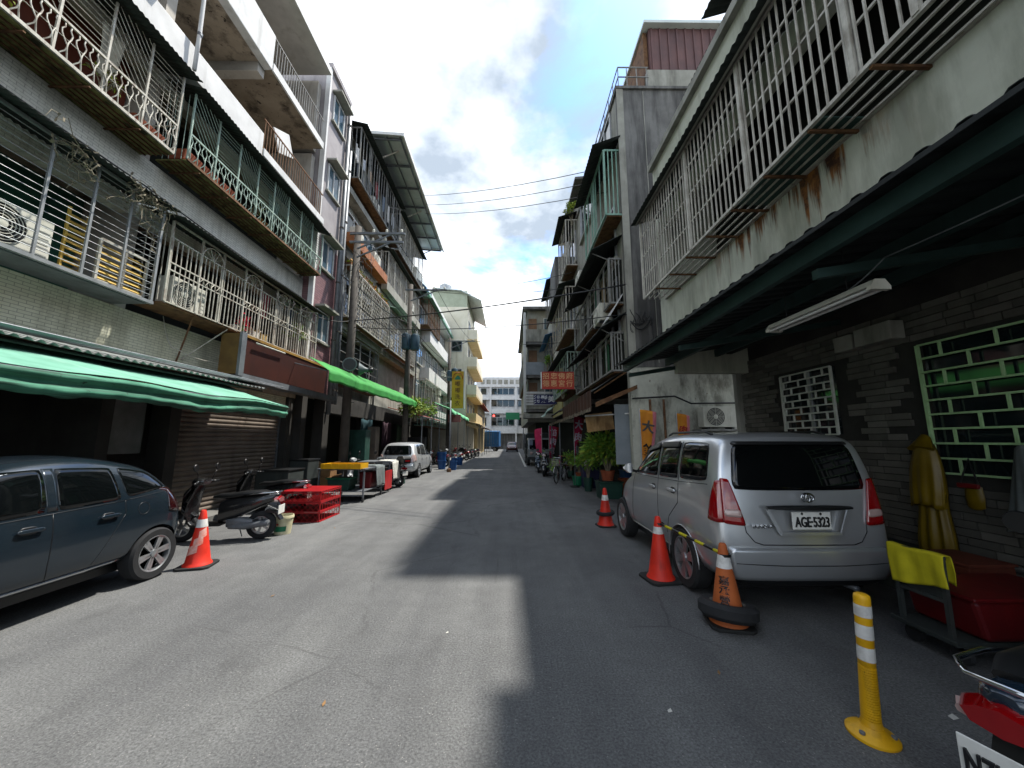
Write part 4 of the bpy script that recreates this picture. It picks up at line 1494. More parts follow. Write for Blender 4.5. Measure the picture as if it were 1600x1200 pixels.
M_GRW = gm('white_enamel_iron', C('#d6d8cf'), C('#bcbfb4'), 6, C('#7a6b52'), .4, rough=.45, bump=.05)
M_GRG = gm('green_lit_enamel_iron', C('#b4d6a2'), C('#9cc188'), 6, C('#5a7a48'), .4, rough=.45, bump=.05)  # reflected green light put into the colour of the iron
weave_window('small white basket-weave window grille on the stone wall above the silver van', 5.6, 6.66, 1.79, 2.84, 9, .34, M_GRW)
weave_window('large basket-weave window grille coloured by reflected green light, right edge under the carport', 1.9, 4.36, 1.33, 2.84, 9, .5, M_GRG)
t = thing('meter_box', 'pair of grey boxes mounted high on the stone wall between the grilles', 'box', (4.95, 5, 3))
part('box', MB().box(4.86, 5.03, 5.05, 5.35, 2.98, 3.2), M_CONCL, t, bevel=.01)
part('box', MB().box(4.84, 5.03, 4.5, 5.0, 2.98, 3.22), M_CONCL, t, bevel=.01)

# window cage: vertical bars, three rails, posts, open tray
M_SILV = gm('silver_painted_bar', C('#c6c3b8'), C('#9f9b90'), 5, C('#54432f'), .6, .53, (10, 10, 2), rough=.5, metal=.15, bump=.08)
XC = 2.87
t = thing('window_cage', 'long silver window cage of vertical bars over the carport on the right', 'window cage', (XC, 4, 4.65))
for y in frange(-1.0, 7.4, .105):
    piece('bar', (XC, y, 4.68), (XC, y, 6.4), .016, .016, M_SILV, t)
for z in (5.12, 5.58, 6.05):
    piece('rail', (XC + .014, -1, z), (XC + .014, 7.44, z), .02, .024, M_SILV, t)
for z in (4.66, 6.42):
    piece('rail', (XC, -1, z), (XC, 7.46, z), .036, .036, M_SILV, t)
for y in (.9, 2.15, 2.62, 4.0, 5.4, 7.44):
    piece('post', (XC - .006, y, 4.66), (XC - .006, y, 6.42), .05, .04, M_SILV, t)
for x in frange(XC + .1, XR - .02, .11):
    piece('tray_bar', (x, -1, 4.655), (x, 7.44, 4.655), .02, .016, M_SILV, t)
for y in frange(-.6, 7.4, .62):
    piece('tray_bracket', (XC, y, 4.632), (XR, y, 4.632), .03, .026, M_RUST, t)
piece('rail', (XR - .02, -1, 4.66), (XR - .02, 7.44, 4.66), .03, .03, M_SILV, t)
for x in frange(XC + .1, XR - .02, .105):
    piece('bar', (x, 7.44, 4.68), (x, 7.44, 6.42), .016, .016, M_SILV, t)
corr_sheet('eave_sheet', M_EAVE, t, -1.5, 7.6, XR - .003, 6.62, XC - .16, 6.43, .12, .016)
part('fascia', MB().prism([(XC - .11, 6.36), (XC - .08, 6.36), (XC + .06, 6.48), (XC + .03, 6.5)], 'y', -1.4, 7.5), M_CONCL, t)
mb = MB()
for (y, lab) in ((3.3, ''),):
    pass
part('tray_sheet', MB().box(XC + .05, XR - .03, 3.0, 4.3, 4.668, 4.68), gm('green_mesh_sheet', C('#38544b'), C('#27403a'), 4, rough=.7), t)
t = thing('window_cage', 'dark third-floor cage under a sloping eave at the top right', 'window cage', (4.1, 5, 8.1))
for y in frange(.5, 7.3, .16):
    piece('bar', (4.12, y, 8.1), (4.12, y, 9.4), .016, .016, M_IRONGR, t)
for z in (8.12, 8.75, 9.42):
    piece('rail', (4.12, .5, z), (4.12, 7.34, z), .03, .03, M_IRONGR, t)
piece('post', (4.12, 7.34, 8.06), (4.12, 7.34, 9.45), .045, .045, M_IRONW, t)
corr_sheet('eave_sheet', M_EAVE, t, .2, 7.45, 4.5, 9.72, 3.98, 9.48, .12, .016)
corr_sheet('shadow_eave', M_EAVE, t, -1.0, 5.65, 4.0, 9.46, 3.5, 9.3, .12, .016)  # added sheet, shaped to push the shadow edge out over the near road

# carport roof
t = thing('carport', 'dark corrugated steel carport roof on teal beams over the silver van', 'carport', (3.5, 3.5, 3.2))
M_CARP = gm('carport_sheet', C('#232829'), C('#191d1e'), 2, C('#343a38'), .5, rough=.7, metal=.2)
M_TEAL = gm('teal_steel_beam', C('#2c4340'), C('#203431'), 3, C('#14201e'), .5, rough=.6)


def cp(u, v):
    y = -2.5 + 10.4 * u
    ph = (y / .2) % 1.0
    w = .03 if .12 < ph < .42 else (.03 * ph / .12 if ph < .12 else .03 * max(0, (.54 - ph) / .12))
    return (2.33 + 2.8 * v, y, 3.30 + .42 * v + w)


part('roof_sheet', MB().sheet(cp, 520, 4, .004), M_CARP, t)
for x in (2.5, 3.42, 4.35):
    z = 3.30 + .42 * (x - 2.33) / 2.8
    b = MB()
    b.box(x - .005, x + .0, -2.5, 7.9, z - .16, z - .012)
    b.box(x, x + .06, -2.5, 7.9, z - .16, z - .155)
    b.box(x, x + .06, -2.5, 7.9, z - .018, z - .012)
    part('beam', b, M_TEAL, t)
for y in (.4, 2.9, 5.4, 7.75):
    part('crossbeam', MB().prism([(2.56, 3.03), (5.04, 3.44), (5.04, 3.52), (2.56, 3.11)], 'y', y - .03, y + .03), M_TEAL, t)
for k in range(26):
    y = -2.4 + k * .4 + .05
    part('screw', MB().lathe([(.014, 0), (.014, .012), (.005, .016)], 8, (2.42, y, 3.345)), M_STEELP, t)
part('gutter_edge', MB().box(2.318, 2.33, -2.5, 7.9, 3.27, 3.302), M_CARP, t)
t = thing('tube_lamp', 'twin fluorescent tube lamp hanging under the carport roof, switched off', 'lamp', (2.9, 3.3, 2.85))
part('housing', MB().prism([(2.83, 2.9), (2.99, 2.9), (2.95, 2.955), (2.87, 2.955)], 'y', 2.72, 3.92), M_ACW, t)
for x in (2.865, 2.955):
    rod('tube', (x, 2.76, 2.885), (x, 3.88, 2.885), .014, plain('lamp_tube_white', C('#dcdcd8'), .3), t, 10)
for y in (2.74, 3.9):
    part('end_cap', MB().box(2.83, 2.99, y - .02, y + .02, 2.87, 2.9), M_ACW, t)
rod('hanger', (2.91, 3.0, 2.955), (2.91, 3.0, 3.36), .004, M_CABLE, t, 5)
rod('hanger', (2.91, 3.7, 2.955), (2.91, 3.7, 3.36), .004, M_CABLE, t, 5)
cable('lamp_wire', [(2.91, 3.05, 2.96), (2.95, 2.7, 3.12), (3.38, 1.2, 3.3)], .006, 'thin grey wire running from the tube lamp along the beam', .02, M_STEELP)
# ================================================================== R2 raw concrete building
_before = set(o.name for o in bpy.data.objects)
X3 = 2.7
R2 = thing('concrete_building', 'raw grey concrete building with a blank side wall, right of the sky', 'building', (4.5, 10, 0))
part('side_wall', MB().box(X3, 9, 8.0, 8.2, 3.3, 10.35), M_CONC, R2, label='blank weathered concrete side wall')
part('side_wall', MB().box(X3 - .03, 6.4, 8.02, 8.2, 0, 3.3), gm('peeling_white_wall', C('#d0d1c4'), C('#b5b6a9'), 2.5, C('#4d4a3e'), .7, .48, (3, 3, 1.2), rough=.9, fleck=C('#5e4a38'), fthr=.63, fsc=9), R2, label='peeling whitewashed ground-floor side wall')
part('front_wall', MB().box(X3, X3 + .2, 8.2, 13.4, 3.3, 10.35), M_CONCL, R2)
part('corner_strip', MB().box(X3 - .04, X3 + .12, 7.97, 8.0, 3.3, 10.35), M_CONCL, R2)
part('joint', MB().box(X3 + .62, X3 + .635, 7.993, 8.0, 3.4, 10.3), M_CONCL, R2)
part('coping', MB().box(X3 - .05, 9, 7.95, 13.45, 10.35, 10.42), M_CONC, R2)
part('parapet', MB().box(3.5, 9, 8.05, 8.25, 10.42, 11.0), M_CONCL, R2)
part('roof_shed', MB().box(3.62, 9, 8.1, 12.5, 11.0, 12.3), M_MAROON, R2, label='maroon sheet roof shed')
mb = MB()
for k in range(24):
    mb.box(3.66 + k * .22, 3.70 + k * .22, 8.07, 8.1, 11.0, 12.28)
part('shed_rib', mb, M_MAROON, R2, stuff=True)
part('shed_roof', MB().box(3.45, 9, 7.95, 12.7, 12.3, 12.38), M_SHEETG, R2)
part('shed_side', MB().box(3.5, 3.6, 8.2, 12.5, 10.42, 12.3), M_RUST, R2)
part('ground_back', MB().box(4.9, 5.1, 8.3, 22.2, 0, 3.4), M_DARKIN, R2)
part('ceiling', MB().box(X3, 4.9, 8.2, 13.4, 3.2, 3.298), M_DARKIN, R2)
t = thing('roof_railing', 'thin grey railing on the roof corner of the concrete building', 'railing', (2.75, 9, 10.42))
for y in frange(8.0, 12.8, .45):
    piece('bar', (X3 + .03, y, 10.42), (X3 + .03, y, 11.0), .018, .018, M_IRONGR, t)
for x in (2.95, 3.2, 3.45):
    piece('bar', (x, 8.0, 10.42), (x, 8.0, 11.0), .018, .018, M_IRONGR, t)
for z in (10.72, 11.0):
    piece('rail', (X3 + .03, 8.0, z), (X3 + .03, 12.9, z), .022, .022, M_IRONGR, t)
    piece('rail', (X3 + .03, 8.0, z), (3.5, 8.0, z), .022, .022, M_IRONGR, t)
for z in (4.6, 6.5, 9.2):
    for y in (8.6, 10.9):
        win(R2, -1, X3, y, y + 1.8, z - .3, z + 1.1, M_ALU, M_GLASS, 3)
fcage('pale green window cage on the upper corner of the concrete building', -1, X3, 8.06, 10.3, 7.0, 8.7, .4, M_GREENS, 'v', True, .45, em=M_EAVE)
fcage('dark iron window cage under a black eave, third floor of the concrete building', -1, X3, 8.3, 12.9, 4.9, 6.0, .32, M_IRONGR, 'v', False, .5, back=M_DARKIN)
E2 = thing('eave_canopy', 'black sloping canopy on the third floor of the concrete building', 'canopy', (2.4, 10, 6.1))
feave(E2, -1, X3, 8.15, 12.6, 6.55, .75, .38)
for y in (8.4, 10.3, 12.3):
    rod('bracket', (X3 - .01, y, 5.9), (X3 - .7, y, 6.2), .014, M_IRONGR, E2)
E2 = thing('eave_canopy', 'second black sloping canopy, above the ground-floor shops on the right', 'canopy', (2.4, 10, 4.2))
feave(E2, -1, X3, 8.15, 13.2, 4.62, .6, .36)
for y in (8.4, 10.3, 12.3):
    rod('bracket', (X3 - .01, y, 4.0), (X3 - .55, y, 4.3), .014, M_IRONGR, E2)
fcage('long dark curtain-filled window cage, second floor of the concrete building', -1, X3, 8.4, 13.0, 3.3, 4.2, .3, M_IRONGR, 'v', False, .5, back=M_DARKIN)
for i, (y, z0, z1, c, lab) in enumerate(((8.55, 4.95, 5.9, '#7d7a72', 'grey curtain strip at the near end of the black-canopied window'), (9.1, 4.95, 5.9, '#8a7d64', 'tan curtain strip in the black-canopied window'), (9.9, 5.0, 5.95, '#2f6350', 'dark green cloth strip in the black-canopied window'), (9.0, 3.35, 4.1, '#3e6b4f', 'green cloth strip in the lower curtain window on the right'))):
    mm = gm('curtain_%d' % i, C(c), None, 5, rough=.9)
    one('curtain', MB().sheet(lambda u, v: (X3 - .2 + .02 * math.sin(u * 20), y + .34 * u, z1 - (z1 - z0) * v), 16, 2, .005, (1, 0, 0)), mm, lab, 'curtain', None, True, loc=(X3 - .2, y, z0))
ac_unit('air_conditioner', 'small white outdoor unit on a bracket on the concrete building front', (2.42, 9.2, 4.62), '-x', .7, .5, .3)
one('leaning_sheet', MB().obox((2.45, 8.42, 4.75), (.02, .5, .75), Matrix.Rotation(.55, 3, 'Y')), M_WHITEP, 'whitish slanted sheet on the corner of the concrete building', 'sheet', loc=(2.45, 8.42, 4.4))
cable('wall_cable', [(2.72, 7.96, 4.35), (3.2, 7.96, 4.45), (3.25, 7.95, 3.6)], .012, 'cable bundle looping on the concrete side wall', .25)

# ================================================================== R3, R4 farther right
R3 = thing('patched_building', 'patched grey building with stacked eaves beyond the concrete one, right side', 'building', (4.5, 15.5, 0))
part('wall', MB().box(X3, 8, 13.45, 18.2, 3.0, 10.9), M_CONCL, R3)
part('ceiling', MB().box(X3, 4.9, 13.45, 18.2, 2.95, 3.0), M_DARKIN, R3)
part('roof_shed', MB().prism([(2.6, 11.9), (8, 12.4), (8, 12.5), (2.6, 12.0)], 'y', 13.2, 18.3), M_CONC, R3)
part('roof_wall', MB().box(2.9, 8, 13.5, 18.1, 10.9, 12.2), M_CONCL, R3)
fcage('pale cage with an upper eave on the patched building, top floor right', -1, X3, 13.6, 15.6, 8.5, 10.4, .45, M_IRONW, 'v', True, .5)
fcage('pale cage on the patched building, middle floor right', -1, X3, 13.6, 17.9, 5.9, 7.6, .5, M_IRONW, 'v', True, .55)
fcage('corrugated-roofed cage on the patched building, lower floor right', -1, X3, 13.6, 17.9, 3.6, 5.0, .5, M_IRONG, 'v', True, .55)
for z in (3.9, 6.2, 8.8):
    for y in (13.8, 16.2):
        win(R3, -1, X3, y, y + 1.6, z, z + 1.3, M_ALU, M_GLASS, 2)
part('grey_box_bay', MB().box(2.15, X3 - .01, 16.2, 18.2, 8.2, 10.2), M_CONC, R3)
R4 = thing('yellowish_building', 'pale yellow plastered building beyond the patched one, right side', 'building', (4.5, 21, 0))
part('wall', MB().box(2.65, 8, 18.3, 22.2, 3.0, 10.6), M_YELL, R4)
part('ceiling', MB().box(2.65, 4.9, 18.3, 22.2, 2.95, 3.0), M_DARKIN, R4)
for z in (4.0, 6.6, 8.9):
    for y in (18.6, 20.4):
        win(R4, -1, 2.65, y, y + 1.5, z, z + 1.2, M_ALU, M_GLASS, 2)
fcage('narrow cage with a tilted eave on the yellow building, upper right', -1, 2.65, 18.5, 21.5, 8.4, 10.0, .4, M_IRONGR, 'v', True, .6)
fcage('narrow cage with a blue sheet on the yellow building, lower right', -1, 2.65, 18.5, 22.0, 5.4, 7.0, .5, M_IRONGR, 'v', True, .6, em=M_BLUETARP)
for (x, y, z, lab) in ((2.3, 15.4, 7.9, 'outdoor unit on the patched building, upper right'), (2.3, 17.0, 5.2, 'outdoor unit on the patched building, lower right'), (2.3, 19.4, 7.3, 'outdoor unit on the pale yellow building')):
    ac_unit('air_conditioner', lab, (x, y, z), '-x', .8, .55)
leafy('balcony_plant', 'bushy green plant hanging from the lower cage of the patched building', 'plant', (2.15, 14.6, 3.35), .45, .7, 320, M_LEAF1, .16, mats2=M_LEAF2)
leafy('balcony_plant', 'small green plant beside the red signboard on the right', 'plant', (2.0, 18.9, 5.3), .3, .6, 180, M_LEAF1, .14, mats2=M_LEAF2)
leafy('balcony_plant', 'thin climbing plant at the top of the patched building', 'plant', (2.5, 13.6, 10.2), .25, .9, 160, M_LEAF2, .13)

# this terrace was laid out at seven eighths; bring it to full size and to its place 9.1 m up the lane
_K = 1.1375
for o in list(bpy.data.objects):
    if o.parent is None and o.name not in _before and o.type in ('EMPTY', 'MESH'):
        o.scale = tuple(q * _K for q in o.scale)
        o.location = (o.location.x * _K, o.location.y * _K, 1.7 + (o.location.z - 1.7) * _K)
ac_unit('air_conditioner', 'white outdoor unit on the whitewashed wall above the silver van roof', (5.02, 8.9, 1.96), '-y', .8, .54, .28)
t = thing('wall_bracket', 'dark steel shelf bracket under the outdoor unit on the whitewashed wall', 'bracket', (5.0, 9.0, 1.9))
part('shelf', MB().box(4.5, 5.6, 8.66, 9.1, 1.92, 1.96), M_IRONGR, t)
part('ledge', MB().box(4.5, 5.6, 8.75, 9.1, 1.62, 1.86), M_DARKIN, t)
one('wall_pipe', MB().tube([(3.05, 9.06, 2.72), (4.1, 9.06, 2.78), (4.5, 9.06, 2.6), (6.2, 9.06, 2.62)], .022, 6), M_CABLE, 'dark pipe crossing the whitewashed wall above the flags', 'pipe', smooth=True, loc=(3.05, 9.06, 2.72))
t = thing('wall_pipe', 'rusty pair of vertical pipes on the whitewashed wall behind the orange flag', 'pipe', (3.6, 9.06, 0))
for x in (3.48, 3.82):
    part('pipe', MB().tube([(x, 9.06, 0), (x, 9.06, 2.7)], .03, 8), M_RUST, t, True)

# ================================================================== R5 grey building standing out into the lane
R5 = thing('grey_end_building', 'grey building with balconies facing the camera, standing out at the right end of the lane', 'building', (4, 30, 0))
part('wall', MB().box(1.35, 9, 26.4, 40, 3.0, 11.2), M_CONCL, R5)
part('shop_wall', MB().box(2.0, 9, 27.4, 40, 0, 3.0), M_DARKIN, R5)
part('roof_slab', MB().box(1.0, 9, 25.9, 40, 11.2, 11.4), M_CONC, R5)
for k, z in enumerate((3.9, 6.3, 8.7)):
    part('balcony_floor', MB().box(1.12, 4.5, 25.6, 26.4, z - .25, z - .05), M_CONC, R5)
    part('balcony_wall', MB().box(1.1, 4.5, 25.55, 25.65, z - .05, z + .85), M_CONCL if k != 1 else gm('grey_blue_sheet', C('#8d959c'), C('#7b838a'), 2, rough=.6), R5)
    part('end_post', MB().box(1.05, 1.2, 25.52, 26.4, z - .28, z + 2.1), M_WHITEP, R5)
    f = part('window', MB().box(2.55, 3.35, 26.33, 26.395, z + 1.0, z + 1.95), M_WHITEP, R5)
    for a, b in ((2.61, 2.93), (2.97, 3.29)):
        part('pane', MB().box(a, b, 26.3, 26.33, z + 1.06, z + 1.89), M_GLASSB, f)
    f = part('doorway', MB().box(1.45, 2.05, 26.36, 26.395, z, z + 1.9), gm('brown_door', C('#8a6a4f'), C('#6f523b'), 3, rough=.7), R5)
for k in range(5):
    part('louvre', MB().box(1.08, 4.4, 25.47, 25.5, 4.1 + k * .2, 4.24 + k * .2), M_WHITEP, R5)
part('balcony_roof', MB().box(1.0, 4.6, 25.3, 26.4, 3.2, 3.5), M_CONCL, R5)
fcage('side cages stacked on the grey end building, facing the lane', -1, 1.35, 27, 38, 6, 8, .25, M_IRONGR, 'v', False, .8)
R6 = thing('far_building', 'plain low building behind the grey one at the far right', 'building', (6, 55, 0))
part('wall', MB().box(3.2, 12, 41, 74, 0, 9.5), M_CONCL, R6)
part('roof', MB().box(2.8, 12, 40.8, 74.2, 9.5, 9.8), M_CONC, R6)
for y in (43, 49, 55, 61):
    win(R6, -1, 3.2, y, y + 2.5, 4, 6, M_ALU, M_GLASS, 3)

# ------------------------------------------------------------------ signs on the right
M_SREDD = gm('faded_red_sign', C('#b5412c'), C('#9a3423'), 2.5, C('#c97a58'), .5, .5, (3, 3, 2), rough=.65)
M_SGOLD = gm('faded_gold_letter', C('#d9a978'), C('#c48f62'), 6, rough=.6)
t = thing('signboard', 'faded red signboard with two rows of pale characters, hung across on the right', 'sign', (1.8, 13.3, 3.56))
part('panel', MB().box(1.2, 2.38, 13.3, 13.38, 3.57, 4.15), M_SREDD, t)
part('frame', MB().box(1.165, 1.2, 13.28, 13.39, 3.55, 4.17), M_WHITEP, t)
for z0, z1 in ((3.54, 3.57), (4.15, 4.18)):
    part('frame', MB().box(1.2, 2.38, 13.28, 13.39, z0, z1), M_RED, t)
for k in range(8):
    letters('lettering', 'r%d' % (k + 1), M_SGOLD, t, (1.355 + (k % 4) * .285, 13.295, 4.005 - (k // 4) * .275), M_NEGY, .255)
for z in (3.65, 4.05):
    rod('bracket', (2.38, 13.34, z), (2.71, 13.5, z), .015, M_STEELP, t)
t = thing('signboard', 'small dark blue signboard with white characters below the red one', 'sign', (2.2, 23, 3.9))
M_SBLUE = gm('navy_sign', C('#23265e'), C('#1b1d4c'), 3, rough=.55)
M_SWHT = plain('sign_white', C('#dfe0e4'), .6)
part('panel', MB().box(1.55, 3.1, 23.0, 23.1, 3.92, 4.52), M_SBLUE, t)
for k in range(4):
    part('stripe', MB().prism([(1.57, 3.96 + k * .14), (1.68, 4.03 + k * .14), (1.68, 4.08 + k * .14), (1.57, 4.01 + k * .14)], 'y', 22.985, 22.999), M_SWHT, t)
letters('lettering', 'b1', M_SWHT, t, (2.2, 22.99, 4.22), M_NEGY, .48)
letters('lettering', 'b3', M_SWHT, t, (1.84, 22.99, 4.36), M_NEGY, .22)
letters('lettering', 'b4', M_SWHT, t, (1.84, 22.99, 4.1), M_NEGY, .22)
letters('lettering', 'b2', M_SWHT, t, (2.65, 22.99, 4.22), M_NEGY, .42)
part('bracket', MB().box(1.55, 3.1, 23.03, 23.07, 4.52, 4.56), M_STEELP, t)

# ------------------------------------------------------------------ right shop front: lean-to roof, rusty sheet, boards
t = thing('lean_to_roof', 'battered rusty lean-to roof over the shops on the right, with a brown drop sheet', 'shop roof', (2.3, 13, 3))
def lr(u, v):
    y = 9.0 + 9.5 * u
    return (2.95 - .85 * v, y, 3.45 - .55 * v + .03 * math.sin(y * 5) + .04 * mnoise.noise(Vector((y, v, 3))))
part('roof_sheet', MB().sheet(lr, 60, 4, .006), M_EAVE, t)
def ds(u, v):
    y = 9.3 + 5.2 * u
    return (2.1 + .015 * math.sin(y * 14), y, 2.98 - .02 * u - (.55 - .1 * u) * v)
part('drop_sheet', MB().sheet(ds, 70, 2, .004, (1, 0, 0)), gm('rust_brown_sheet', C('#4a2b1d'), C('#382015'), 3, C('#1d110b'), .6, rough=.8), t)
def fl(u, v):
    y = 9.2 + 9.5 * u
    return (2.06 + .02 * math.sin(y * 6), y, 2.52 - .1 * v + .05 * mnoise.noise(Vector((y * 3, 0, 0))))
part('fringe', MB().sheet(fl, 90, 1, .006, (1, 0, 0)), gm('ragged_fringe', C('#8b7f6c'), C('#5a4d3f'), 9, C('#2a2018'), .7, .45, (9, 9, 9), rough=.9), t)
part('side_beam', MB().prism([(2.12, 2.5), (3.15, 2.95), (3.15, 3.05), (2.12, 2.62)], 'y', 8.95, 9.02), M_RUST, t)
for y in (9.1, 12.3, 15.5, 18.4):
    if y > 15:
        rod('support', (2.12, y, 0), (2.12, y, 2.55), .025, M_STEELP, t)
    rod('rafter', (2.95, y, 3.4), (2.12, y, 2.86), .02, M_RUST, t)
def tp(u, v):
    y = 15.6 + 2.2 * u
    return (2.05 - .5 * v + .03 * math.sin(u * 11), y, 3.3 - .5 * v - .05 * math.sin(u * 3.1) + .03 * math.sin(v * 9 + u * 5))
one('tarp', MB().sheet(tp, 24, 10, .004), gm('pale_green_tarp', C('#8fa79b'), C('#6b857a'), 3, C('#3e4f47'), .5, rough=.7), 'pale green tarp folded over the shop roof below the blue sign', 'tarp', None, True, loc=(2.0, 16, 3))
one('panel_board', MB().obox((2.6, 10.6, 2.22), (.78, .03, .5), Matrix.Rotation(-.12, 3, 'Y')), gm('rusty_tan_board', C('#c2a071'), C('#a98354'), 3, C('#5c3a20'), .7, .5, (3, 3, 1), rough=.8), 'tan rust-stained board hanging under the lean-to roof', 'board', loc=(2.6, 10.6, 2.0))
one('panel_board', MB().box(2.72, 3.1, 9.5, 9.53, 1.1, 2.62), gm('pale_grey_board', C('#8f979d'), C('#7d858b'), 2, C('#5a5f62'), .5, rough=.7), 'tall pale grey board beside the orange flag', 'board', loc=(2.9, 9.5, 1.1))
one('white_tube', MB().tube([(2.1, 10.2, 2.36), (3.2, 9.35, 2.38)], .02, 8), M_WHITEP, 'white tube hanging across in front of the tan board', 'tube', smooth=True, loc=(2.1, 10.2, 2.36))

# ------------------------------------------------------------------ poles, arms, transformers, wires
def pole(label, x, y, h, r, arm_z, arm_l, can=None):
    t = thing('utility_pole', label, 'utility pole', (x, y, 0))
    part('shaft', MB().tube([(x, y, 0), (x, y, h)], [r, r * .72], 14), M_POLE, t, True)
    for z, l in zip(arm_z, arm_l):
        b = MB().bar((x - .25, y - .12, z), (x + l, y - .12, z), .08, .08)
        part('crossarm', b, M_STEELP, t)
        part('brace', MB().bar((x + l * .72, y - .12, z - .03), (x + .05, y - .12, z - .62), .05, .05), M_STEELP, t)
        for q in (.35, .62, .93):
            part('insulator', MB().lathe([(.04, 0), (.055, .03), (.035, .06), (.055, .09), (.03, .13)], 10, (x + l * q, y - .12, z + .04)), M_ACW, t, 40)
    for z in frange(2.6, h - 1, .45):
        part('step', MB().tube([(x - .02, y, z), (x + r + .1, y - .02, z)], .01, 5), M_STEELP, t)
    if can:
        for k, (dx, z) in enumerate(can):
            tr = part('transformer', MB().lathe([(.2, 0), (.23, .05), (.23, .75), (.2, .82), (.08, .88)], 16, (x + dx, y - .3, z)), gm('transformer_blue_grey', C('#3c5766'), C('#2d4552'), 3, C('#1f2b31'), .5, rough=.55), t, 40)
            part('bushing', MB().lathe([(.04, 0), (.055, .06), (.03, .16)], 8, (x + dx + .05, y - .3, z + .86)), M_ACW, tr, 40)
    return t


pole('dark utility pole with a steel crossarm in front of the caged building, left', -5.85, 13.35, 9.9, .17, (9.55, 9.2), (1.85, 1.8))
pole('utility pole with a blue-grey transformer in front of the caged building, left', -5.35, 19.2, 10.1, .16, (9.75,), (2.0,), ((-.05, 6.4), (.42, 6.35)))
pole('third utility pole down the left side, beside the yellow sign', -4.95, 30.2, 10.2, .15, (9.9,), (2.1,), ((.1, 6.5), (.5, 6.7)))
t = thing('sign_pole', 'thin steel post standing among blue buckets on the left', 'post', (-3.25, 20.6, 0))
part('shaft', MB().tube([(-3.25, 20.6, 0), (-3.25, 20.6, 3.9)], .035, 8), M_STEELP, t, True)
part('foot', MB().lathe([(.12, 0), (.12, .16), (.05, .2)], 12, (-3.25, 20.6, 0)), M_RUST, t)
for k, (x, y, z, rz, lab) in enumerate(((-5.55, 12.75, 4.3, .25, 'horn loudspeaker facing the camera on the dark pole'), (-5.3, 13.3, 4.25, -1.25, 'horn loudspeaker facing down the street beside the dark pole'))):
    t = thing('loudspeaker', lab, 'loudspeaker', (x, y, z), 'horn loudspeakers on the pole', rz, local=True)
    Mh = Matrix(((1, 0, 0), (0, 0, 1), (0, 1, 0)))
    part('horn', MB().lathe([(.24, -.16), (.245, -.15), (.18, -.06), (.1, .04), (.06, .14), (.06, .18)], 24, (0, 0, 0), Mh, True), gm('horn_grey', C('#5f6b6c'), C('#4b5556'), 4, C('#2e3333'), .4, rough=.5), t, 50)
    part('throat', MB().lathe([(.2, -.163), (.05, -.165)], 24, (0, 0, 0), Mh), M_BLACKP, t)
    part('driver', MB().lathe([(.075, .17), (.085, .19), (.085, .3), (.07, .32)], 16, (0, 0, 0), Mh), M_BLACKP, t, 40)
    part('bracket', MB().tube([(0, .1, -.06), (0, .12, -.28), (-.2, .15, -.3)], .015, 6), M_STEELP, t)
M_SYEL = gm('yellow_sign', C('#c9a521'), C('#b28f1c'), 2, C('#6e7a28'), .4, rough=.5)
M_SBRN = plain('sign_brown_letter', C('#4a2412'), .6)
t = thing('signboard', 'tall yellow signboard with brown characters hanging on the left side', 'sign', (-3.8, 28, 4))
part('panel', MB().box(-4.36, -3.46, 28.0, 28.16, 4.1, 6.95), M_SYEL, t)
part('side', MB().box(-3.458, -3.36, 27.99, 28.17, 4.05, 7.0), M_WHITEP, t)
part('emblem', MB().prism([(-4.12, 6.3), (-3.7, 6.3), (-3.7, 6.42), (-3.8, 6.56), (-3.92, 6.62), (-4.04, 6.54), (-4.12, 6.42)], 'y', 27.98, 27.999), plain('emblem_green', C('#2b7d60'), .6), t)
part('arch', MB().tube([(-3.91 + .38 * math.cos(a), 27.985, 6.35 + .5 * math.sin(a)) for a in [math.pi * k / 12 for k in range(13)]], .03, 6), plain('emblem_orange', C('#b9622a'), .6), t, True)
for k in range(4):
    letters('lettering', 's%d' % (k + 1), M_SBRN, t, (-3.91, 27.985, 5.95 - k * .5), M_NEGY, .42)
for z in (4.5, 6.5):
    rod('bracket', (-4.36, 28.08, z), (-5.0, 28.08, z), .03, M_STEELP, t)


def wire(label, a, b, r, sag):
    cable('overhead_wire', [a, b], r, label, sag)


wire('uppermost overhead wire crossing the sky', (-5.5, 20, 16.0), (4.1, 9.2, 9.55), .012, .3)
wire('second overhead wire crossing the sky', (-5.3, 20.5, 15.75), (4.1, 9.2, 9.15), .012, .3)
wire('third overhead wire crossing the sky', (-5.2, 21, 15.5), (4.1, 9.2, 8.75), .012, .3)
wire('thick black cable slung across from the dark pole to the concrete wall', (-5.75, 13.3, 6.1), (3.06, 9.08, 5.7), .022, .12)
wire('black cable slung across just under the thick one', (-5.75, 13.3, 5.85), (3.06, 9.08, 4.9), .014, .22)
wire('thin wire between the second pole and the right-hand buildings', (-3.6, 19.1, 9.75), (2.6, 14.5, 8.6), .012, .2)
wire('thin wire below it between the second pole and the right-hand buildings', (-4.2, 19.1, 9.7), (2.6, 14.6, 8.0), .012, .25)
wire('far thin wire between the third pole and the patched building', (-3.2, 30.1, 10.0), (2.5, 17.5, 6.4), .014, .2)
wire('wire running along the street between the first two left poles', (-4.5, 13.2, 9.6), (-3.9, 19.1, 9.8), .012, .25)
wire('wire running along the street between the two farther left poles', (-3.9, 19.1, 9.8), (-3.2, 30.1, 10.0), .012, .3)
wire('cable from the near cages to the dark pole', (-6.3, 11.6, 5.7), (-5.85, 13.3, 6.1), .014, .1)
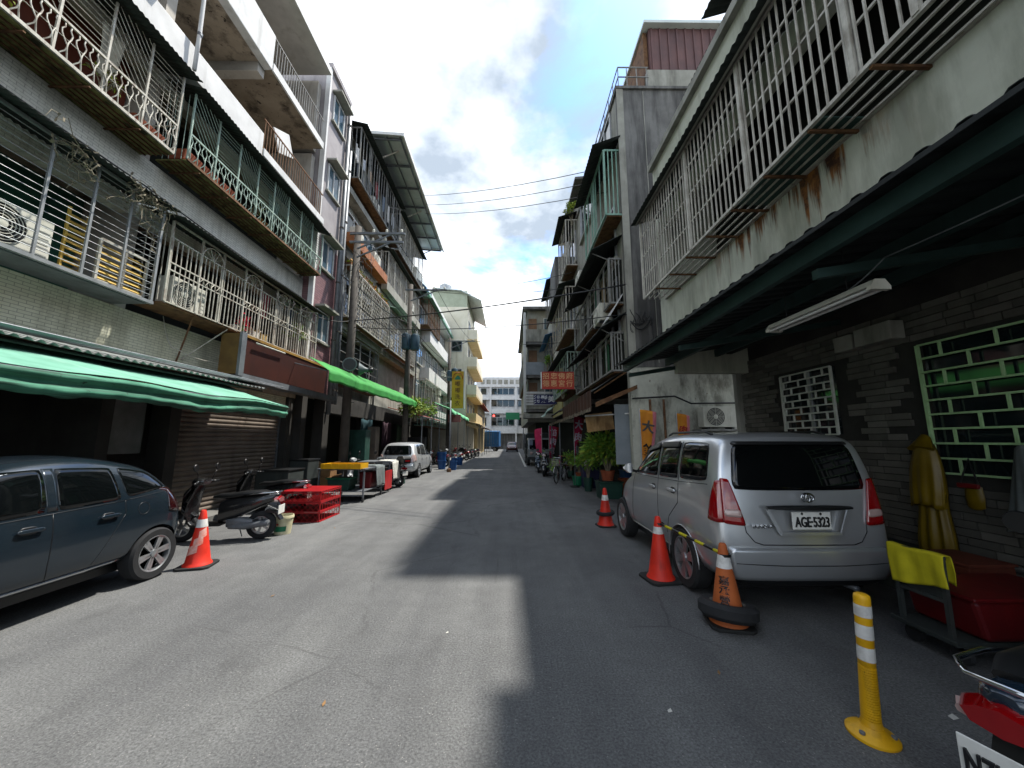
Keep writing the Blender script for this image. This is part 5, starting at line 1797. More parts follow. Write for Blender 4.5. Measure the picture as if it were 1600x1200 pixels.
# ================================================================== vehicles
from mathutils.bvhtree import BVHTree
M_TYRE = gm('tyre_rubber', C('#1d1e1f'), C('#27282a'), 8, C('#3a3936'), .4, rough=.85, bump=.2, bsc=90)
M_RIM = plain('alloy_rim', C('#b9bcbe'), .3, .8)
M_RIMD = plain('rim_backing', C('#1b1c1e'), .5, .3)  # dark backing disc behind the spokes
M_CGLASS = plain('car_glass', C('#080b0c'), .03, 0, .5)
M_TRIM = plain('black_trim', C('#121314'), .4)
M_CHROME = plain('chrome', C('#c4c6c8'), .12, 1.0)
M_TAILR = plain('tail_lamp_red', C('#8c080d'), .1, 0, .6, 1.0)
M_TAILW = plain('tail_lamp_clear', C('#b59a94'), .1, 0, .6, 1.0)
M_PLATE = plain('number_plate_white', C('#dcdcd6'), .4)
M_LETTER = plain('plate_letter_black', C('#101216'), .5)
M_RED_P = plain('disc_red', C('#7a2a22'), .5)


def baked(mb, mat, levels, cutters):
    ob = bpy.data.objects.new('body_tmp', mb.mesh('body', mat, True))
    COL.objects.link(ob)
    s = ob.modifiers.new('s', 'SUBSURF')
    s.levels = s.render_levels = levels
    tmp = [ob]
    for c in cutters:
        co = bpy.data.objects.new('cut_tmp', c.mesh('cut', mat))
        COL.objects.link(co)
        b = ob.modifiers.new('b', 'BOOLEAN')
        b.operation = 'DIFFERENCE'
        b.object = co
        b.solver = 'EXACT'
        tmp.append(co)
    dg = bpy.context.evaluated_depsgraph_get()
    me = bpy.data.meshes.new_from_object(ob.evaluated_get(dg))
    me.name = 'body'
    for o in tmp:
        bpy.data.objects.remove(o)
    me.polygons.foreach_set('use_smooth', [True] * len(me.polygons))
    me.set_sharp_from_angle(angle=R(38))
    return me


class Skin:
    """lays panes, lamps and seams onto a finished body surface"""

    def __init__(s, me):
        s.t = BVHTree.FromPolygons([v.co.copy() for v in me.vertices], [tuple(p.vertices) for p in me.polygons])

    def hit(s, o, d):
        p, n, _, _ = s.t.ray_cast(Vector(o), Vector(d))
        return p

    def at(s, side, a, z):
        if side in ('l', 'r'):
            sg = -1 if side == 'l' else 1
            p = s.hit((sg * 4, a, z), (-sg, 0, 0))
            return p, Vector((sg, 0, 0))
        sg = -1 if side == 'b' else 1
        p = s.hit((a, sg * 6, z), (0, -sg, 0))
        return p, Vector((0, sg, 0))

    def patch(s, side, quad, off=.005, th=.012, rnd=.07, nu=12, nv=8):
        """quad: four (a,z) corners, counter-clockwise from lower left"""
        mb = MB()
        last = [None]

        def fn(u, v):
            a, b = u * 2 - 1, v * 2 - 1
            a2 = a * (1 - rnd * abs(b) ** 6)
            b2 = b * (1 - rnd * abs(a) ** 6)
            u2, v2 = (a2 + 1) / 2, (b2 + 1) / 2
            q0 = Vector(quad[0]).lerp(Vector(quad[1]), u2)
            q1 = Vector(quad[3]).lerp(Vector(quad[2]), u2)
            q = q0.lerp(q1, v2)
            p, n = s.at(side, q.x, q.y)
            if p is None:
                p = last[0] if last[0] is not None else Vector((q.x, 0, q.y))
            else:
                last[0] = p
            return p + n * off
        n = {'l': (-1, 0, 0), 'r': (1, 0, 0), 'b': (0, -1, 0), 'f': (0, 1, 0)}[side]
        mb.sheet(fn, nu, nv, th, n)
        return mb

    def seam(s, side, pts, r=.0035, off=.0):
        q = []
        for (a, b) in zip(pts, pts[1:]):
            for k in range(7):
                u = k / 6
                p, n = s.at(side, a[0] + (b[0] - a[0]) * u, a[1] + (b[1] - a[1]) * u)
                if p is not None:
                    q.append(p + n * off)
        return MB().tube(q, r, 5)


def wheel(parent, x, y, r, w, style, out, seed=0):
    """wheel on axis X; out=+1/-1 is the side that shows"""
    Mx = Matrix(((0, 0, out), (1, 0, 0), (0, out, 0)))
    o = (x, y, r)
    prof = [(r * .66, -w / 2), (r * .93, -w / 2), (r, -w / 2 + .03), (r, w / 2 - .03), (r * .93, w / 2), (r * .70, w / 2 - .004), (r * .66, w / 2 - .02)]
    ty = part('wheel', MB().lathe(prof, 40, o, Mx, False), M_TYRE, parent, 35)
    part('rim', MB().lathe([(r * .70, w / 2 - .006), (r * .68, w / 2 - .003), (r * .64, w / 2 - .012), (r * .62, w / 2 - .06), (r * .62, -w / 2 + .01)], 36, o, Mx, False), M_RIM, ty, 40)
    part('brake_disc', MB().lathe([(r * .62, w / 2 - .075), (r * .05, w / 2 - .075)], 30, o, Mx), M_RIMD, ty)
    sp = MB()
    n, wid = (6, .17) if style == 'fine' else (6, .24) if style == 'fat' else (5, .2)
    for k in range(n):
        a = 2 * math.pi * k / n + seed
        ca, sa = math.cos(a), math.sin(a)
        def P(rr, tt, zz):
            return Vector(o) + Mx @ Vector((rr * ca - tt * sa, rr * sa + tt * ca, zz))
        r0, r1 = r * .1, r * .645
        w0, w1 = r * wid * .35, r * wid * (.55 if style == 'fine' else .75)
        z0, z1 = w / 2 - .02, w / 2 - .012
        for sgn in ((-1, 1) if style == 'fine' else (0,)):
            d = sgn * r * .035
            vs = [P(r0, -w0 + d * .4, z0), P(r0, w0 + d * .4, z0), P(r1, w1 * .6 + d * 2, z1), P(r1, -w1 * .6 + d * 2, z1)] if style == 'fine' else [P(r0, -w0, z0), P(r0, w0, z0), P(r1, w1, z1), P(r1, -w1, z1)]
            dn = Mx @ Vector((0, 0, -.025))
            sp.add(vs + [v + dn for v in vs], [(0, 1, 2, 3), (7, 6, 5, 4), (0, 4, 5, 1), (1, 5, 6, 2), (2, 6, 7, 3), (3, 7, 4, 0)])
    part('spokes', sp, M_RIM, ty, stuff=True)
    part('hub_cap', MB().lathe([(r * .15, w / 2 - .03), (r * .15, w / 2 - .01), (r * .08, w / 2 - .002)], 18, o, Mx), M_RIM, ty, 40)
    return ty


def car_body(stations):
    rings = []
    for (ys, ws, zs) in stations:
        L = [(-ws[k], ys[k], zs[k]) for k in range(len(ys))]
        top = (0, ys[-1], zs[-1] + .02)
        Rr = [(ws[k], ys[k], zs[k]) for k in reversed(range(len(ys)))]
        bot = (0, ys[0], zs[0])
        rings.append(L + [top] + Rr + [bot])
    mb = MB()
    n = len(rings[0])
    K = len(stations[0][0])
    mb.loft(rings, False)
    # end caps: strips across the width plus middle columns
    for idx, flip in ((0, False), (len(rings) - 1, True)):
        b = idx * n
        # ring order: left 0..K-1, top K, right K+1..2K, bottom 2K+1 ; add centre column verts
        base = len(mb.v)
        cen = []
        for k in range(1, K):
            l, r_ = mb.v[b + k], mb.v[b + 2 * K - k]
            bulge = (-.035 if idx == 0 else .045)
            cen.append(len(mb.v))
            mb.v.append((0, (l[1] + r_[1]) / 2 + bulge, (l[2] + r_[2]) / 2))
        cols = [b + 2 * K + 1] + cen[:-1] + [cen[-1]] + [b + K]
        fs = []
        for k in range(K - 1):
            fs.append((b + k, b + k + 1, cols[k + 1], cols[k]))
            fs.append((cols[k], cols[k + 1], b + 2 * K - (k + 1), b + 2 * K - k))
        fs.append((b + K - 1, b + K, cols[K - 1]))
        fs.append((cols[K - 1], b + K, b + K + 1))
        for f in fs:
            mb.f.append(f if flip else f[::-1])
            mb.mi.append(0)
    return mb


def S(y, w, z):
    ys = y if isinstance(y, (list, tuple)) else [y] * len(w)
    return (ys, w, z)


def wheel_cut(y, r, w_in):
    out = []
    for sg in (-1, 1):
        Mx = Matrix(((0, 0, sg), (1, 0, 0), (0, sg, 0)))
        out.append(MB().lathe([(r, w_in), (r, 1.2)], 40, (0, y, r * .86), Mx))
    return out


def plate(parent, c, w, h, key, tw, M=None, mt=None, th=.01):
    """number plate facing local -Y"""
    p = part('number_plate', MB().box(c[0] - w / 2, c[0] + w / 2, c[1] - th, c[1], c[2] - h / 2, c[2] + h / 2), mt or M_PLATE, parent, bevel=.004)
    letters('lettering', key, M_LETTER, p, (c[0], c[1] - th - .001, c[2] - h * .06), M_NEGY, fit=(tw, h * .58))
    for s in (-1, 1):
        part('bolt', MB().lathe([(.012, 0), (.012, .004)], 8, (c[0] + s * w * .24, c[1] - th, c[2] + h * .4), M_NEGY), M_TRIM, p)
    return p


# ------------------------------------------------------------------ silver people carrier
def build_mpv():
    t = thing('people_carrier', 'silver people carrier with plate AGE-5323 parked under the carport', 'car', (2.95, 5.82, 0), local=True)
    P = paint('silver_paint', C('#c4c7c9'), .72, .28, .12)
    st = [
        S([-2.20, -2.27, -2.25, -2.20, -2.08, -1.99], [.66, .76, .78, .76, .69, .60], [.30, .46, .78, 1.18, 1.68, 1.725]),
        S([-2.14, -2.20, -2.19, -2.15, -2.04, -1.94], [.76, .85, .865, .84, .735, .62], [.27, .45, .78, 1.18, 1.675, 1.74]),
        S([-1.9, -1.93, -1.93, -1.92, -1.88, -1.80], [.80, .875, .89, .875, .77, .67], [.25, .44, .78, 1.18, 1.715, 1.77]),
        S(-1.31, [.80, .88, .895, .88, .775, .68], [.25, .44, .78, 1.17, 1.725, 1.785]),
        S(-.4, [.80, .88, .895, .88, .775, .68], [.25, .44, .78, 1.16, 1.725, 1.79]),
        S(.3, [.80, .88, .895, .875, .76, .64], [.25, .44, .78, 1.14, 1.69, 1.765]),
        S([.9, .9, .9, .9, .78, .66], [.80, .88, .89, .87, .74, .6], [.25, .44, .77, 1.12, 1.60, 1.69]),
        S([1.35, 1.35, 1.35, 1.33, 1.18, 1.05], [.80, .88, .88, .86, .76, .6], [.25, .44, .76, 1.08, 1.30, 1.40]),
        S([1.6, 1.6, 1.6, 1.6, 1.55, 1.5], [.80, .875, .88, .85, .74, .5], [.25, .44, .75, 1.03, 1.11, 1.15]),
        S([1.95, 1.98, 1.98, 1.97, 1.95, 1.93], [.76, .84, .84, .80, .68, .45], [.25, .44, .72, .92, 1.0, 1.03]),
        S([2.16, 2.22, 2.2, 2.15, 2.1, 2.06], [.62, .70, .70, .66, .56, .4], [.28, .44, .66, .82, .88, .91]),
    ]
    def my(y):
        P0 = ((-2.4, -2.10), (.09, -.52), (1.35, .62), (2.4, 1.78))
        for (a, b), (c, d) in zip(P0, P0[1:]):
            if y <= c:
                return b + (d - b) * (y - a) / (c - a)
        return y
    st = [([my(q) for q in ys], ws, zs) for ys, ws, zs in st]
    rw, fw = -1.2, 1.17
    me = baked(car_body(st), P, 2, wheel_cut(rw, .375, .52) + wheel_cut(fw, .375, .52))
    o = put('body', me, t)
    sk = Skin(me)
    part('rear_window', sk.patch('b', [(-.69, 1.20), (.69, 1.20), (.615, 1.665), (-.615, 1.665)], .006, .012, .05, 24, 10), M_CGLASS, t, True)
    part('spoiler', MB().loft([[(x, -1.885 + .04 * (x / .6) ** 2 + a, 1.705 - .02 * (x / .6) ** 2 + b) for a, b in ((0, 0), (.02, .03), (.2, .055), (.2, .02))] for x in [-.6 + .12 * k for k in range(11)]]), P, t, 40)
    part('spoiler_strip', sk.patch('b', [(-.62, 1.655), (.62, 1.655), (.6, 1.69), (-.6, 1.69)], .016, .02, .02, 20, 3), M_TRIM, t, True)  # black strip along the spoiler edge
    for side, sg in (('l', -1), ('r', 1)):
        def q4(pts):
            return pts if sg > 0 else [pts[1], pts[0], pts[3], pts[2]]
        part('window', sk.patch(side, q4([(-.50, 1.21), (.50, 1.18), (.14, 1.57), (-.50, 1.665)]), .004, .012, .04), M_CGLASS, t, True)
        part('window', sk.patch(side, q4([(-1.13, 1.235), (-.56, 1.215), (-.56, 1.67), (-1.13, 1.68)]), .004, .012, .04), M_CGLASS, t, True)
        part('window', sk.patch(side, q4([(-1.80, 1.27), (-1.18, 1.24), (-1.18, 1.68), (-1.75, 1.675)]), .004, .012, .08, 16, 8), M_CGLASS, t, True)
        part('rain_visor', sk.patch(side, q4([(-.50, 1.60), (.16, 1.51), (.08, 1.595), (-.50, 1.675)]), .03, .008, .02), M_TRIM, t, True)
        part('rain_visor', sk.patch(side, q4([(-1.13, 1.615), (-.56, 1.605), (-.56, 1.68), (-1.13, 1.69)]), .03, .008, .02), M_TRIM, t, True)
        for seam in ([(-.53, 1.19), (-.53, .5), (-.55, .36)], [(-1.155, 1.20), (-1.15, .95), (-.88, .74), (-.78, .52)], [(.52, 1.15), (.55, .75), (.60, .36)], [(.60, .36), (0, .35), (-.76, .36)], [(-1.155, 1.2), (-1.155, 1.69)], [(-.53, 1.19), (-.53, 1.68)], [(.55, 1.16), (-.5, 1.18), (-1.15, 1.205), (-1.8, 1.24)]):
            part('door_seam', sk.seam(side, seam, .0042), M_TRIM, t, True)
        for yy, zz in ((-.36, 1.055), (-1.0, 1.08)):
            h = part('door_handle', sk.patch(side, [(yy - .11, zz - .018), (yy + .11, zz - .018), (yy + .11, zz + .018), (yy - .11, zz + .018)] if sg > 0 else [(yy + .11, zz - .018), (yy - .11, zz - .018), (yy - .11, zz + .018), (yy + .11, zz + .018)], .032, .016, .12, 10, 4), P, t, True)
            part('handle_cup', sk.patch(side, [(yy - .07, zz - .04), (yy + .05, zz - .04), (yy + .05, zz + .04), (yy - .07, zz + .04)] if sg > 0 else [(yy + .05, zz - .04), (yy - .07, zz - .04), (yy - .07, zz + .04), (yy + .05, zz + .04)], .003, .006, .2, 8, 6), M_TRIM, h, True)
        part('sill_trim', sk.patch(side, [(-.78, .30), (.76, .30), (.76, .37), (-.78, .37)] if sg > 0 else [(.76, .30), (-.78, .30), (-.78, .37), (.76, .37)], .012, .02, .02, 20, 3), P, t, True)
        # wing mirror
        mr = part('wing_mirror', MB().loft([[(sg * (.90 + .03 * k) + 0 * a, 0.46 + a * (.5 + .5 * math.sin(k * .78 + .4)), 1.25 + b * (.55 + .45 * math.sin(k * .78 + .4))) for a, b in ((-.06, -.08), (.06, -.09), (.07, .07), (-.06, .08))] for k in range(6)]), P, t, bevel=.02)
        part('mirror_stalk', MB().bar((sg * .82, .48, 1.19), (sg * .94, .47, 1.22), .06, .04), M_TRIM, mr)
        # tail lamp wrapping the corner: rear face plus side face
        q = [(sg * .60, .86), (sg * .81, .88), (sg * .785, 1.32), (sg * .715, 1.31)]
        if sg < 0:
            q = [q[1], q[0], q[3], q[2]]
        tl = part('tail_lamp', sk.patch('b', q, .022, .03, .05, 10, 12), M_TAILR, t, True)
        qs = [(-1.985, .88), (-1.83, .90), (-1.90, 1.29), (-1.945, 1.30)]
        if sg < 0:
            qs = [qs[1], qs[0], qs[3], qs[2]]
        part('lamp_side', sk.patch(side, qs, .014, .03, .04, 8, 10), M_TAILR, tl, True)
        q = [(sg * .625, .94), (sg * .80, .955), (sg * .795, 1.02), (sg * .645, 1.02)]
        if sg < 0:
            q = [q[1], q[0], q[3], q[2]]
        part('clear_band', sk.patch('b', q, .027, .01, .15, 8, 4), M_TAILW, tl, True)
        wheel(t, sg * .79, rw, .335, .2, 'fat', sg, .3)
        wheel(t, sg * .79, fw, .335, .2, 'fat', sg, .9)
        for yy in (rw, fw):
            part('wheel_well', MB().box(sg * .40, sg * .52, yy - .40, yy + .40, .2, .78), M_TRIM, t)
        part('arch_lip', MB().tube([(sg * .885, rw + .376 * math.cos(R(a)), .322 + .376 * math.sin(R(a))) for a in range(-8, 190, 9)], .008, 6), P, t, True)
    part('bumper', sk.patch('b', [(-.78, .36), (.78, .36), (.80, .66), (-.80, .66)], .04, .05, .03, 30, 8), P, t, True)
    part('bumper_lip', sk.patch('b', [(-.74, .30), (.74, .30), (.76, .37), (-.76, .37)], .03, .04, .03, 24, 3), M_TRIM, t, True)
    part('bumper_line', sk.seam('b', [(-.74, .52), (-.3, .505), (.3, .505), (.74, .52)], .004, .042), M_TRIM, t, True)
    part('tailgate_seam', sk.seam('b', [(-.70, 1.19), (-.615, .92), (-.60, .80), (-.53, .71), (-.45, .685), (.45, .685), (.53, .71), (.60, .80), (.615, .92), (.70, 1.19)], .005, .0), M_TRIM, t, True)
    gm_ = MB().loft([[(x, -2.06 - .028 * (1 - (x / .42) ** 2) + a, 1.045 + b * (1 - .5 * (abs(x) / .42) ** 3)) for a, b in ((0, -.025), (-.03, -.02), (-.03, .012), (0, .025))] for x in [-.42 + .07 * k for k in range(13)]])
    part('plate_garnish', gm_, M_TRIM, t, 40)
    for sg in (-1, 1):
        part('plate_recess_edge', MB().bar((sg * .40, -2.052, 1.02), (sg * .30, -2.065, .80), .012, .03), P, t)
    part('plate_recess_edge', MB().bar((-.30, -2.065, .80), (.30, -2.065, .80), .012, .03), P, t)
    plate(t, (0, -2.075, .925), .38, .165, 'plate_mpv', .335)
    em = part('emblem', MB().tube([(.062 * math.cos(a), -2.065, 1.14 + .042 * math.sin(a)) for a in [2 * math.pi * k / 24 for k in range(25)]], .007, 6), M_CHROME, t, True)
    part('emblem_ring', MB().tube([(.045 * math.cos(a), -2.068, 1.154 + .018 * math.sin(a)) for a in [2 * math.pi * k / 20 for k in range(21)]], .0055, 6), M_CHROME, em, True)
    part('emblem_ring', MB().tube([(.02 * math.cos(a), -2.069, 1.138 + .036 * math.sin(a)) for a in [2 * math.pi * k / 20 for k in range(21)]], .0055, 6), M_CHROME, em, True)
    letters('badge', 'badge', M_CHROME, t, (-.46, -2.052, .865), M_NEGY, fit=(.2, .032))
    part('windscreen', sk.patch('f', [(.66, 1.13), (-.66, 1.13), (-.58, 1.60), (.58, 1.60)], .006, .012, .05, 16, 8), M_CGLASS, t, True)
    for sg in (-1, 1):
        part('headlamp', sk.patch('f', [(sg * .40, .70), (sg * .66, .72), (sg * .66, .84), (sg * .45, .80)], .012, .02, .06, 8, 5), M_TAILW, t, True)
    part('grille', sk.patch('f', [(-.34, .62), (.34, .62), (.34, .74), (-.34, .74)], .01, .02, .06, 8, 4), M_TRIM, t, True)
    part('underbody', MB().box(-.72, .72, -1.75, 1.45, .2, .3), M_TRIM, t)
    part('exhaust_pipe', MB().tube([(.5, -1.6, .24), (.5, -1.93, .25)], .03, 10), M_STEELP, t, True)
    for sg in (-1, 1):
        part('roof_rail', MB().tube([(sg * .64, -1.6, 1.765), (sg * .64, -1.45, 1.80), (sg * .64, -.6, 1.80), (sg * .63, -.45, 1.765)], .014, 8), M_TRIM, t, True)
    return t


build_mpv()


# ------------------------------------------------------------------ generic hatchback / estate
def build_hatch(name, label, loc, rotz, P, k, plate_key=None, wheel_style='fine', tail=True):
    """k: dict of heights and lengths"""
    t = thing(name, label, 'car', loc, None, rotz, local=True)
    hl, w, h, bz = k['hl'], k['w'], k['h'], k['belt']
    rw, fw, wr = k['rw'], k['fw'], k['wr']
    hf = hl
    hl = k.get('hr', hl)
    st = [
        S([-hl + .05, -hl, -hl + .02, -hl + .10, -hl + .34, -hl + .44], [w * .76, w * .88, w * .89, w * .85, w * .70, w * .54], [.30, .46, .74, bz + .05, h - .14, h - .06]),
        S([-hl + .12, -hl + .07, -hl + .09, -hl + .17, -hl + .42, -hl + .54], [w * .87, w * .97, w * .98, w * .94, w * .76, w * .60], [.27, .45, .74, bz + .04, h - .12, h - .035]),
        S([-hl + .36, -hl + .33, -hl + .34, -hl + .42, -hl + .65, -hl + .8], [w * .91, w * .99, w, w * .975, w * .80, w * .64], [.25, .43, .74, bz + .035, h - .10, h - .01]),
        S(max(-hl + 1.1, -.62), [w * .91, w * .995, w, w * .975, w * .82, w * .66], [.24, .42, .74, bz + .02, h - .09, h]),
        S(-.1, [w * .91, w * .995, w, w * .97, w * .82, w * .66], [.24, .42, .74, bz, h - .09, h]),
        S([.5, .5, .5, .5, .42, .35], [w * .91, w * .995, w, w * .965, w * .80, w * .64], [.24, .42, .74, bz - .02, h - .12, h - .03]),
        S([1.05, 1.05, 1.05, 1.03, .85, .75], [w * .91, w * .99, w * .995, w * .955, w * .82, w * .62], [.24, .42, .73, bz - .05, h - .36, h - .25]),
        S([1.4, 1.4, 1.4, 1.4, 1.3, 1.22], [w * .91, w * .98, w * .985, w * .94, w * .82, w * .56], [.24, .42, .72, bz - .08, bz + .03, bz + .08]),
        S([hf - .35, hf - .32, hf - .32, hf - .34, hf - .36, hf - .38], [w * .86, w * .95, w * .95, w * .9, w * .76, w * .5], [.24, .42, .68, bz - .15, bz - .07, bz - .04]),
        S([hf - .08, hf - .02, hf - .03, hf - .1, hf - .16, hf - .2], [w * .7, w * .8, w * .8, w * .74, w * .62, w * .42], [.27, .42, .6, bz - .26, bz - .19, bz - .16]),
    ]
    dr = k.get('drop', 0)
    if dr:
        st = [(ys, [w_ * (1 - .05 * (q > 3) * (i < 3)) for q, w_ in enumerate(ws)], [z_ - (dr * (1, .85, .5)[i] * (.9 if q == 4 else 1.0) if q > 3 and i < 3 else 0) for q, z_ in enumerate(zs)]) for i, (ys, ws, zs) in enumerate(st)]
    me = baked(car_body(st), P, 2, wheel_cut(rw, wr * 1.14, .50) + wheel_cut(fw, wr * 1.14, .50))
    put('body', me, t)
    sk = Skin(me)
    zt = h - .11
    zb = bz + .045
    part('rear_window', sk.patch('b', [(-w * .74, zb + .05), (w * .74, zb + .05), (w * .64, h - .14 - dr), (-w * .64, h - .14 - dr)], .006, .012, .06, 18, 8), M_CGLASS, t, True)
    part('windscreen', sk.patch('f', [(w * .76, zb + .06), (-w * .76, zb + .06), (-w * .66, h - .14), (w * .66, h - .14)], .006, .012, .06, 16, 8), M_CGLASS, t, True)

    def sq(side, pts):
        return pts if side == 'r' else [pts[1], pts[0], pts[3], pts[2]]
    py0, py1, py2, py3 = k['pil']      # rear end of quarter glass, quarter/rear-door, rear/front door, front end
    for side, sg in (('l', -1), ('r', 1)):
        part('window', sk.patch(side, sq(side, [(py2 + .05, zb), (py3, zb - .03), (py3 - .52, zt - .02), (py2 + .05, zt)]), .004, .012, .04), M_CGLASS, t, True)
        part('window', sk.patch(side, sq(side, [(py1 + .04, zb + .02), (py2 - .05, zb), (py2 - .05, zt), (py1 + .10, zt - .03 * (dr > 0))]), .004, .012, .04), M_CGLASS, t, True)
        part('window', sk.patch(side, sq(side, [(py0, zb + .09), (py1 - .03, zb + .03), (py1 + .03, zt - .03 * (dr > 0)), (py0 + .2, zt - .02 - .9 * dr)]), .004, .012, .07), M_CGLASS, t, True)
        part('pillar_trim', sk.patch(side, sq(side, [(py2 - .045, zb), (py2 + .045, zb), (py2 + .045, zt), (py2 - .045, zt)]), .003, .01, .0, 4, 6), P, t, True)
        for seam in ([(py2, zb - .02), (py2, .5), (py2 - .02, .34)], [(py1 + .0, zb), (py1 + .0, .86), (py1 + .16, .60), (py1 + .30, .36)], [(py3 - .03, zb - .06), (py3 - .05, .7), (py3 - .1, .34)], [(py3 - .1, .34), (py2, .33), (py1 + .3, .36)], [(py3, zb - .055), (py2, zb - .022), (py1, zb), (py0 - .1, zb + .05)]):
            part('door_seam', sk.seam(side, seam, .0042), M_TRIM, t, True)
        for yy in (py2 + .18, py1 + .18):
            zz = zb - .14
            hd = part('door_handle', sk.patch(side, sq(side, [(yy - .1, zz - .017), (yy + .1, zz - .017), (yy + .1, zz + .017), (yy - .1, zz + .017)]), .03, .016, .14, 10, 4), P, t, True)
            part('handle_cup', sk.patch(side, sq(side, [(yy - .06, zz - .035), (yy + .07, zz - .035), (yy + .07, zz + .035), (yy - .06, zz + .035)]), .003, .006, .2, 8, 6), M_TRIM, hd, True)
        part('sill_trim', sk.patch(side, sq(side, [(rw + wr * 1.2, .29), (fw - wr * 1.25, .29), (fw - wr * 1.25, .345), (rw + wr * 1.2, .36)]), .014, .02, .02, 16, 3), M_CHROME if k.get('chrome') else P, t, True)
        mr = part('wing_mirror', MB().loft([[(sg * (w * 1.0 + .03 * q), py3 - .08 + a * (.5 + .5 * math.sin(q * .78 + .4)), zb + .07 + b * (.55 + .45 * math.sin(q * .78 + .4))) for a, b in ((-.07, -.07), (.06, -.08), (.08, .06), (-.06, .075))] for q in range(6)]), k.get('mirror', P), t, bevel=.02)
        part('mirror_stalk', MB().bar((sg * w * .93, py3 - .06, zb + .02), (sg * w * 1.03, py3 - .07, zb + .04), .06, .04), M_TRIM, mr)
        q = [(sg * w * .62, bz - .24), (sg * w * .93, bz - .22), (sg * w * .90, bz + .14), (sg * w * .78, bz + .10)]
        if sg < 0:
            q = [q[1], q[0], q[3], q[2]]
        tl = part('tail_lamp', sk.patch('b', q, .018, .03, .06, 10, 10), k.get('tailmat', M_TAILR), t, True)
        part('lamp_side', sk.patch(side, sq(side, [(-hl + .1, bz - .2), (-hl + .28, bz - .16), (-hl + .27, bz + .1), (-hl + .2, bz + .12)]), .012, .03, .06, 6, 8), k.get('tailmat', M_TAILR), tl, True)
        part('fuel_lid', sk.seam(side, [(-hl + .62 + .07 * math.cos(a), bz - .08 + .07 * math.sin(a)) for a in [2 * math.pi * j / 14 for j in range(15)]], .003), M_TRIM, t, True)
        for yy in (rw, fw):
            wheel(t, sg * (w - .085), yy, wr, .185, wheel_style, sg, .2)
            part('wheel_well', MB().box(sg * .36, sg * .5, yy - wr * 1.2, yy + wr * 1.2, .2, .74), M_TRIM, t)
        part('headlamp', sk.patch('f', [(sg * w * .45, bz - .33), (sg * w * .74, bz - .31), (sg * w * .74, bz - .21), (sg * w * .5, bz - .23)], .012, .02, .06, 8, 5), M_TAILW, t, True)
    part('bumper', sk.patch('b', [(-w * .86, .34), (w * .86, .34), (w * .88, .62), (-w * .88, .62)], .03, .05, .04, 24, 6), P, t, True)
    part('tailgate_seam', sk.seam('b', [(-w * .76, bz + .08), (-w * .66, .80), (-w * .6, .66), (w * .6, .66), (w * .66, .80), (w * .76, bz + .08)], .0045), M_TRIM, t, True)
    part('number_plate', MB().box(-.19, .19, -hl - .045, -hl - .03, .76, .92), M_PLATE, t)
    part('grille', sk.patch('f', [(-.3, .5), (.3, .5), (.34, bz - .3), (-.34, bz - .3)], .01, .02, .06, 8, 4), M_TRIM, t, True)
    part('underbody', MB().box(-.66, .66, -hl + .3, hf - .3, .19, .3), M_TRIM, t)
    return t


build_hatch('hatchback', 'dark slate-blue hatchback parked under the sea-green awning, left edge', (-5.27, 3.84, 0), R(180), paint('slate_blue_paint', C('#17232c'), .25, .22, .03),
            dict(hl=2.12, hr=1.5, w=.85, h=1.53, belt=.965, rw=-1.09, fw=1.45, wr=.305, pil=(-1.22, -.66, .03, .98), chrome=True, mirror=M_CHROME, drop=.1, tailmat=plain('tail_lamp_smoked', C('#2a0b0d'), .1, 0, .6, 1.0)))
build_hatch('compact_suv', 'small silver car parked beyond the stalls on the left, rear towards the camera', (-5.02, 19.0, 0), 0, paint('silver_paint_pale', C('#c3c6c8'), .5, .34, .15),
            dict(hl=2.12, w=.86, h=1.6, belt=.95, rw=-1.34, fw=1.26, wr=.315, pil=(-1.56, -.95, .08, 1.02), tailmat=M_TAILW), wheel_style='five')
build_hatch('far_car', 'dark reddish car at the far end of the street', (.5, 57, 0), R(180), paint('dark_red_paint', C('#4a1a1c'), .3, .35, .1),
            dict(hl=2.12, w=.86, h=1.5, belt=.92, rw=-1.34, fw=1.26, wr=.31, pil=(-1.56, -.95, .08, 1.02)), wheel_style='five')


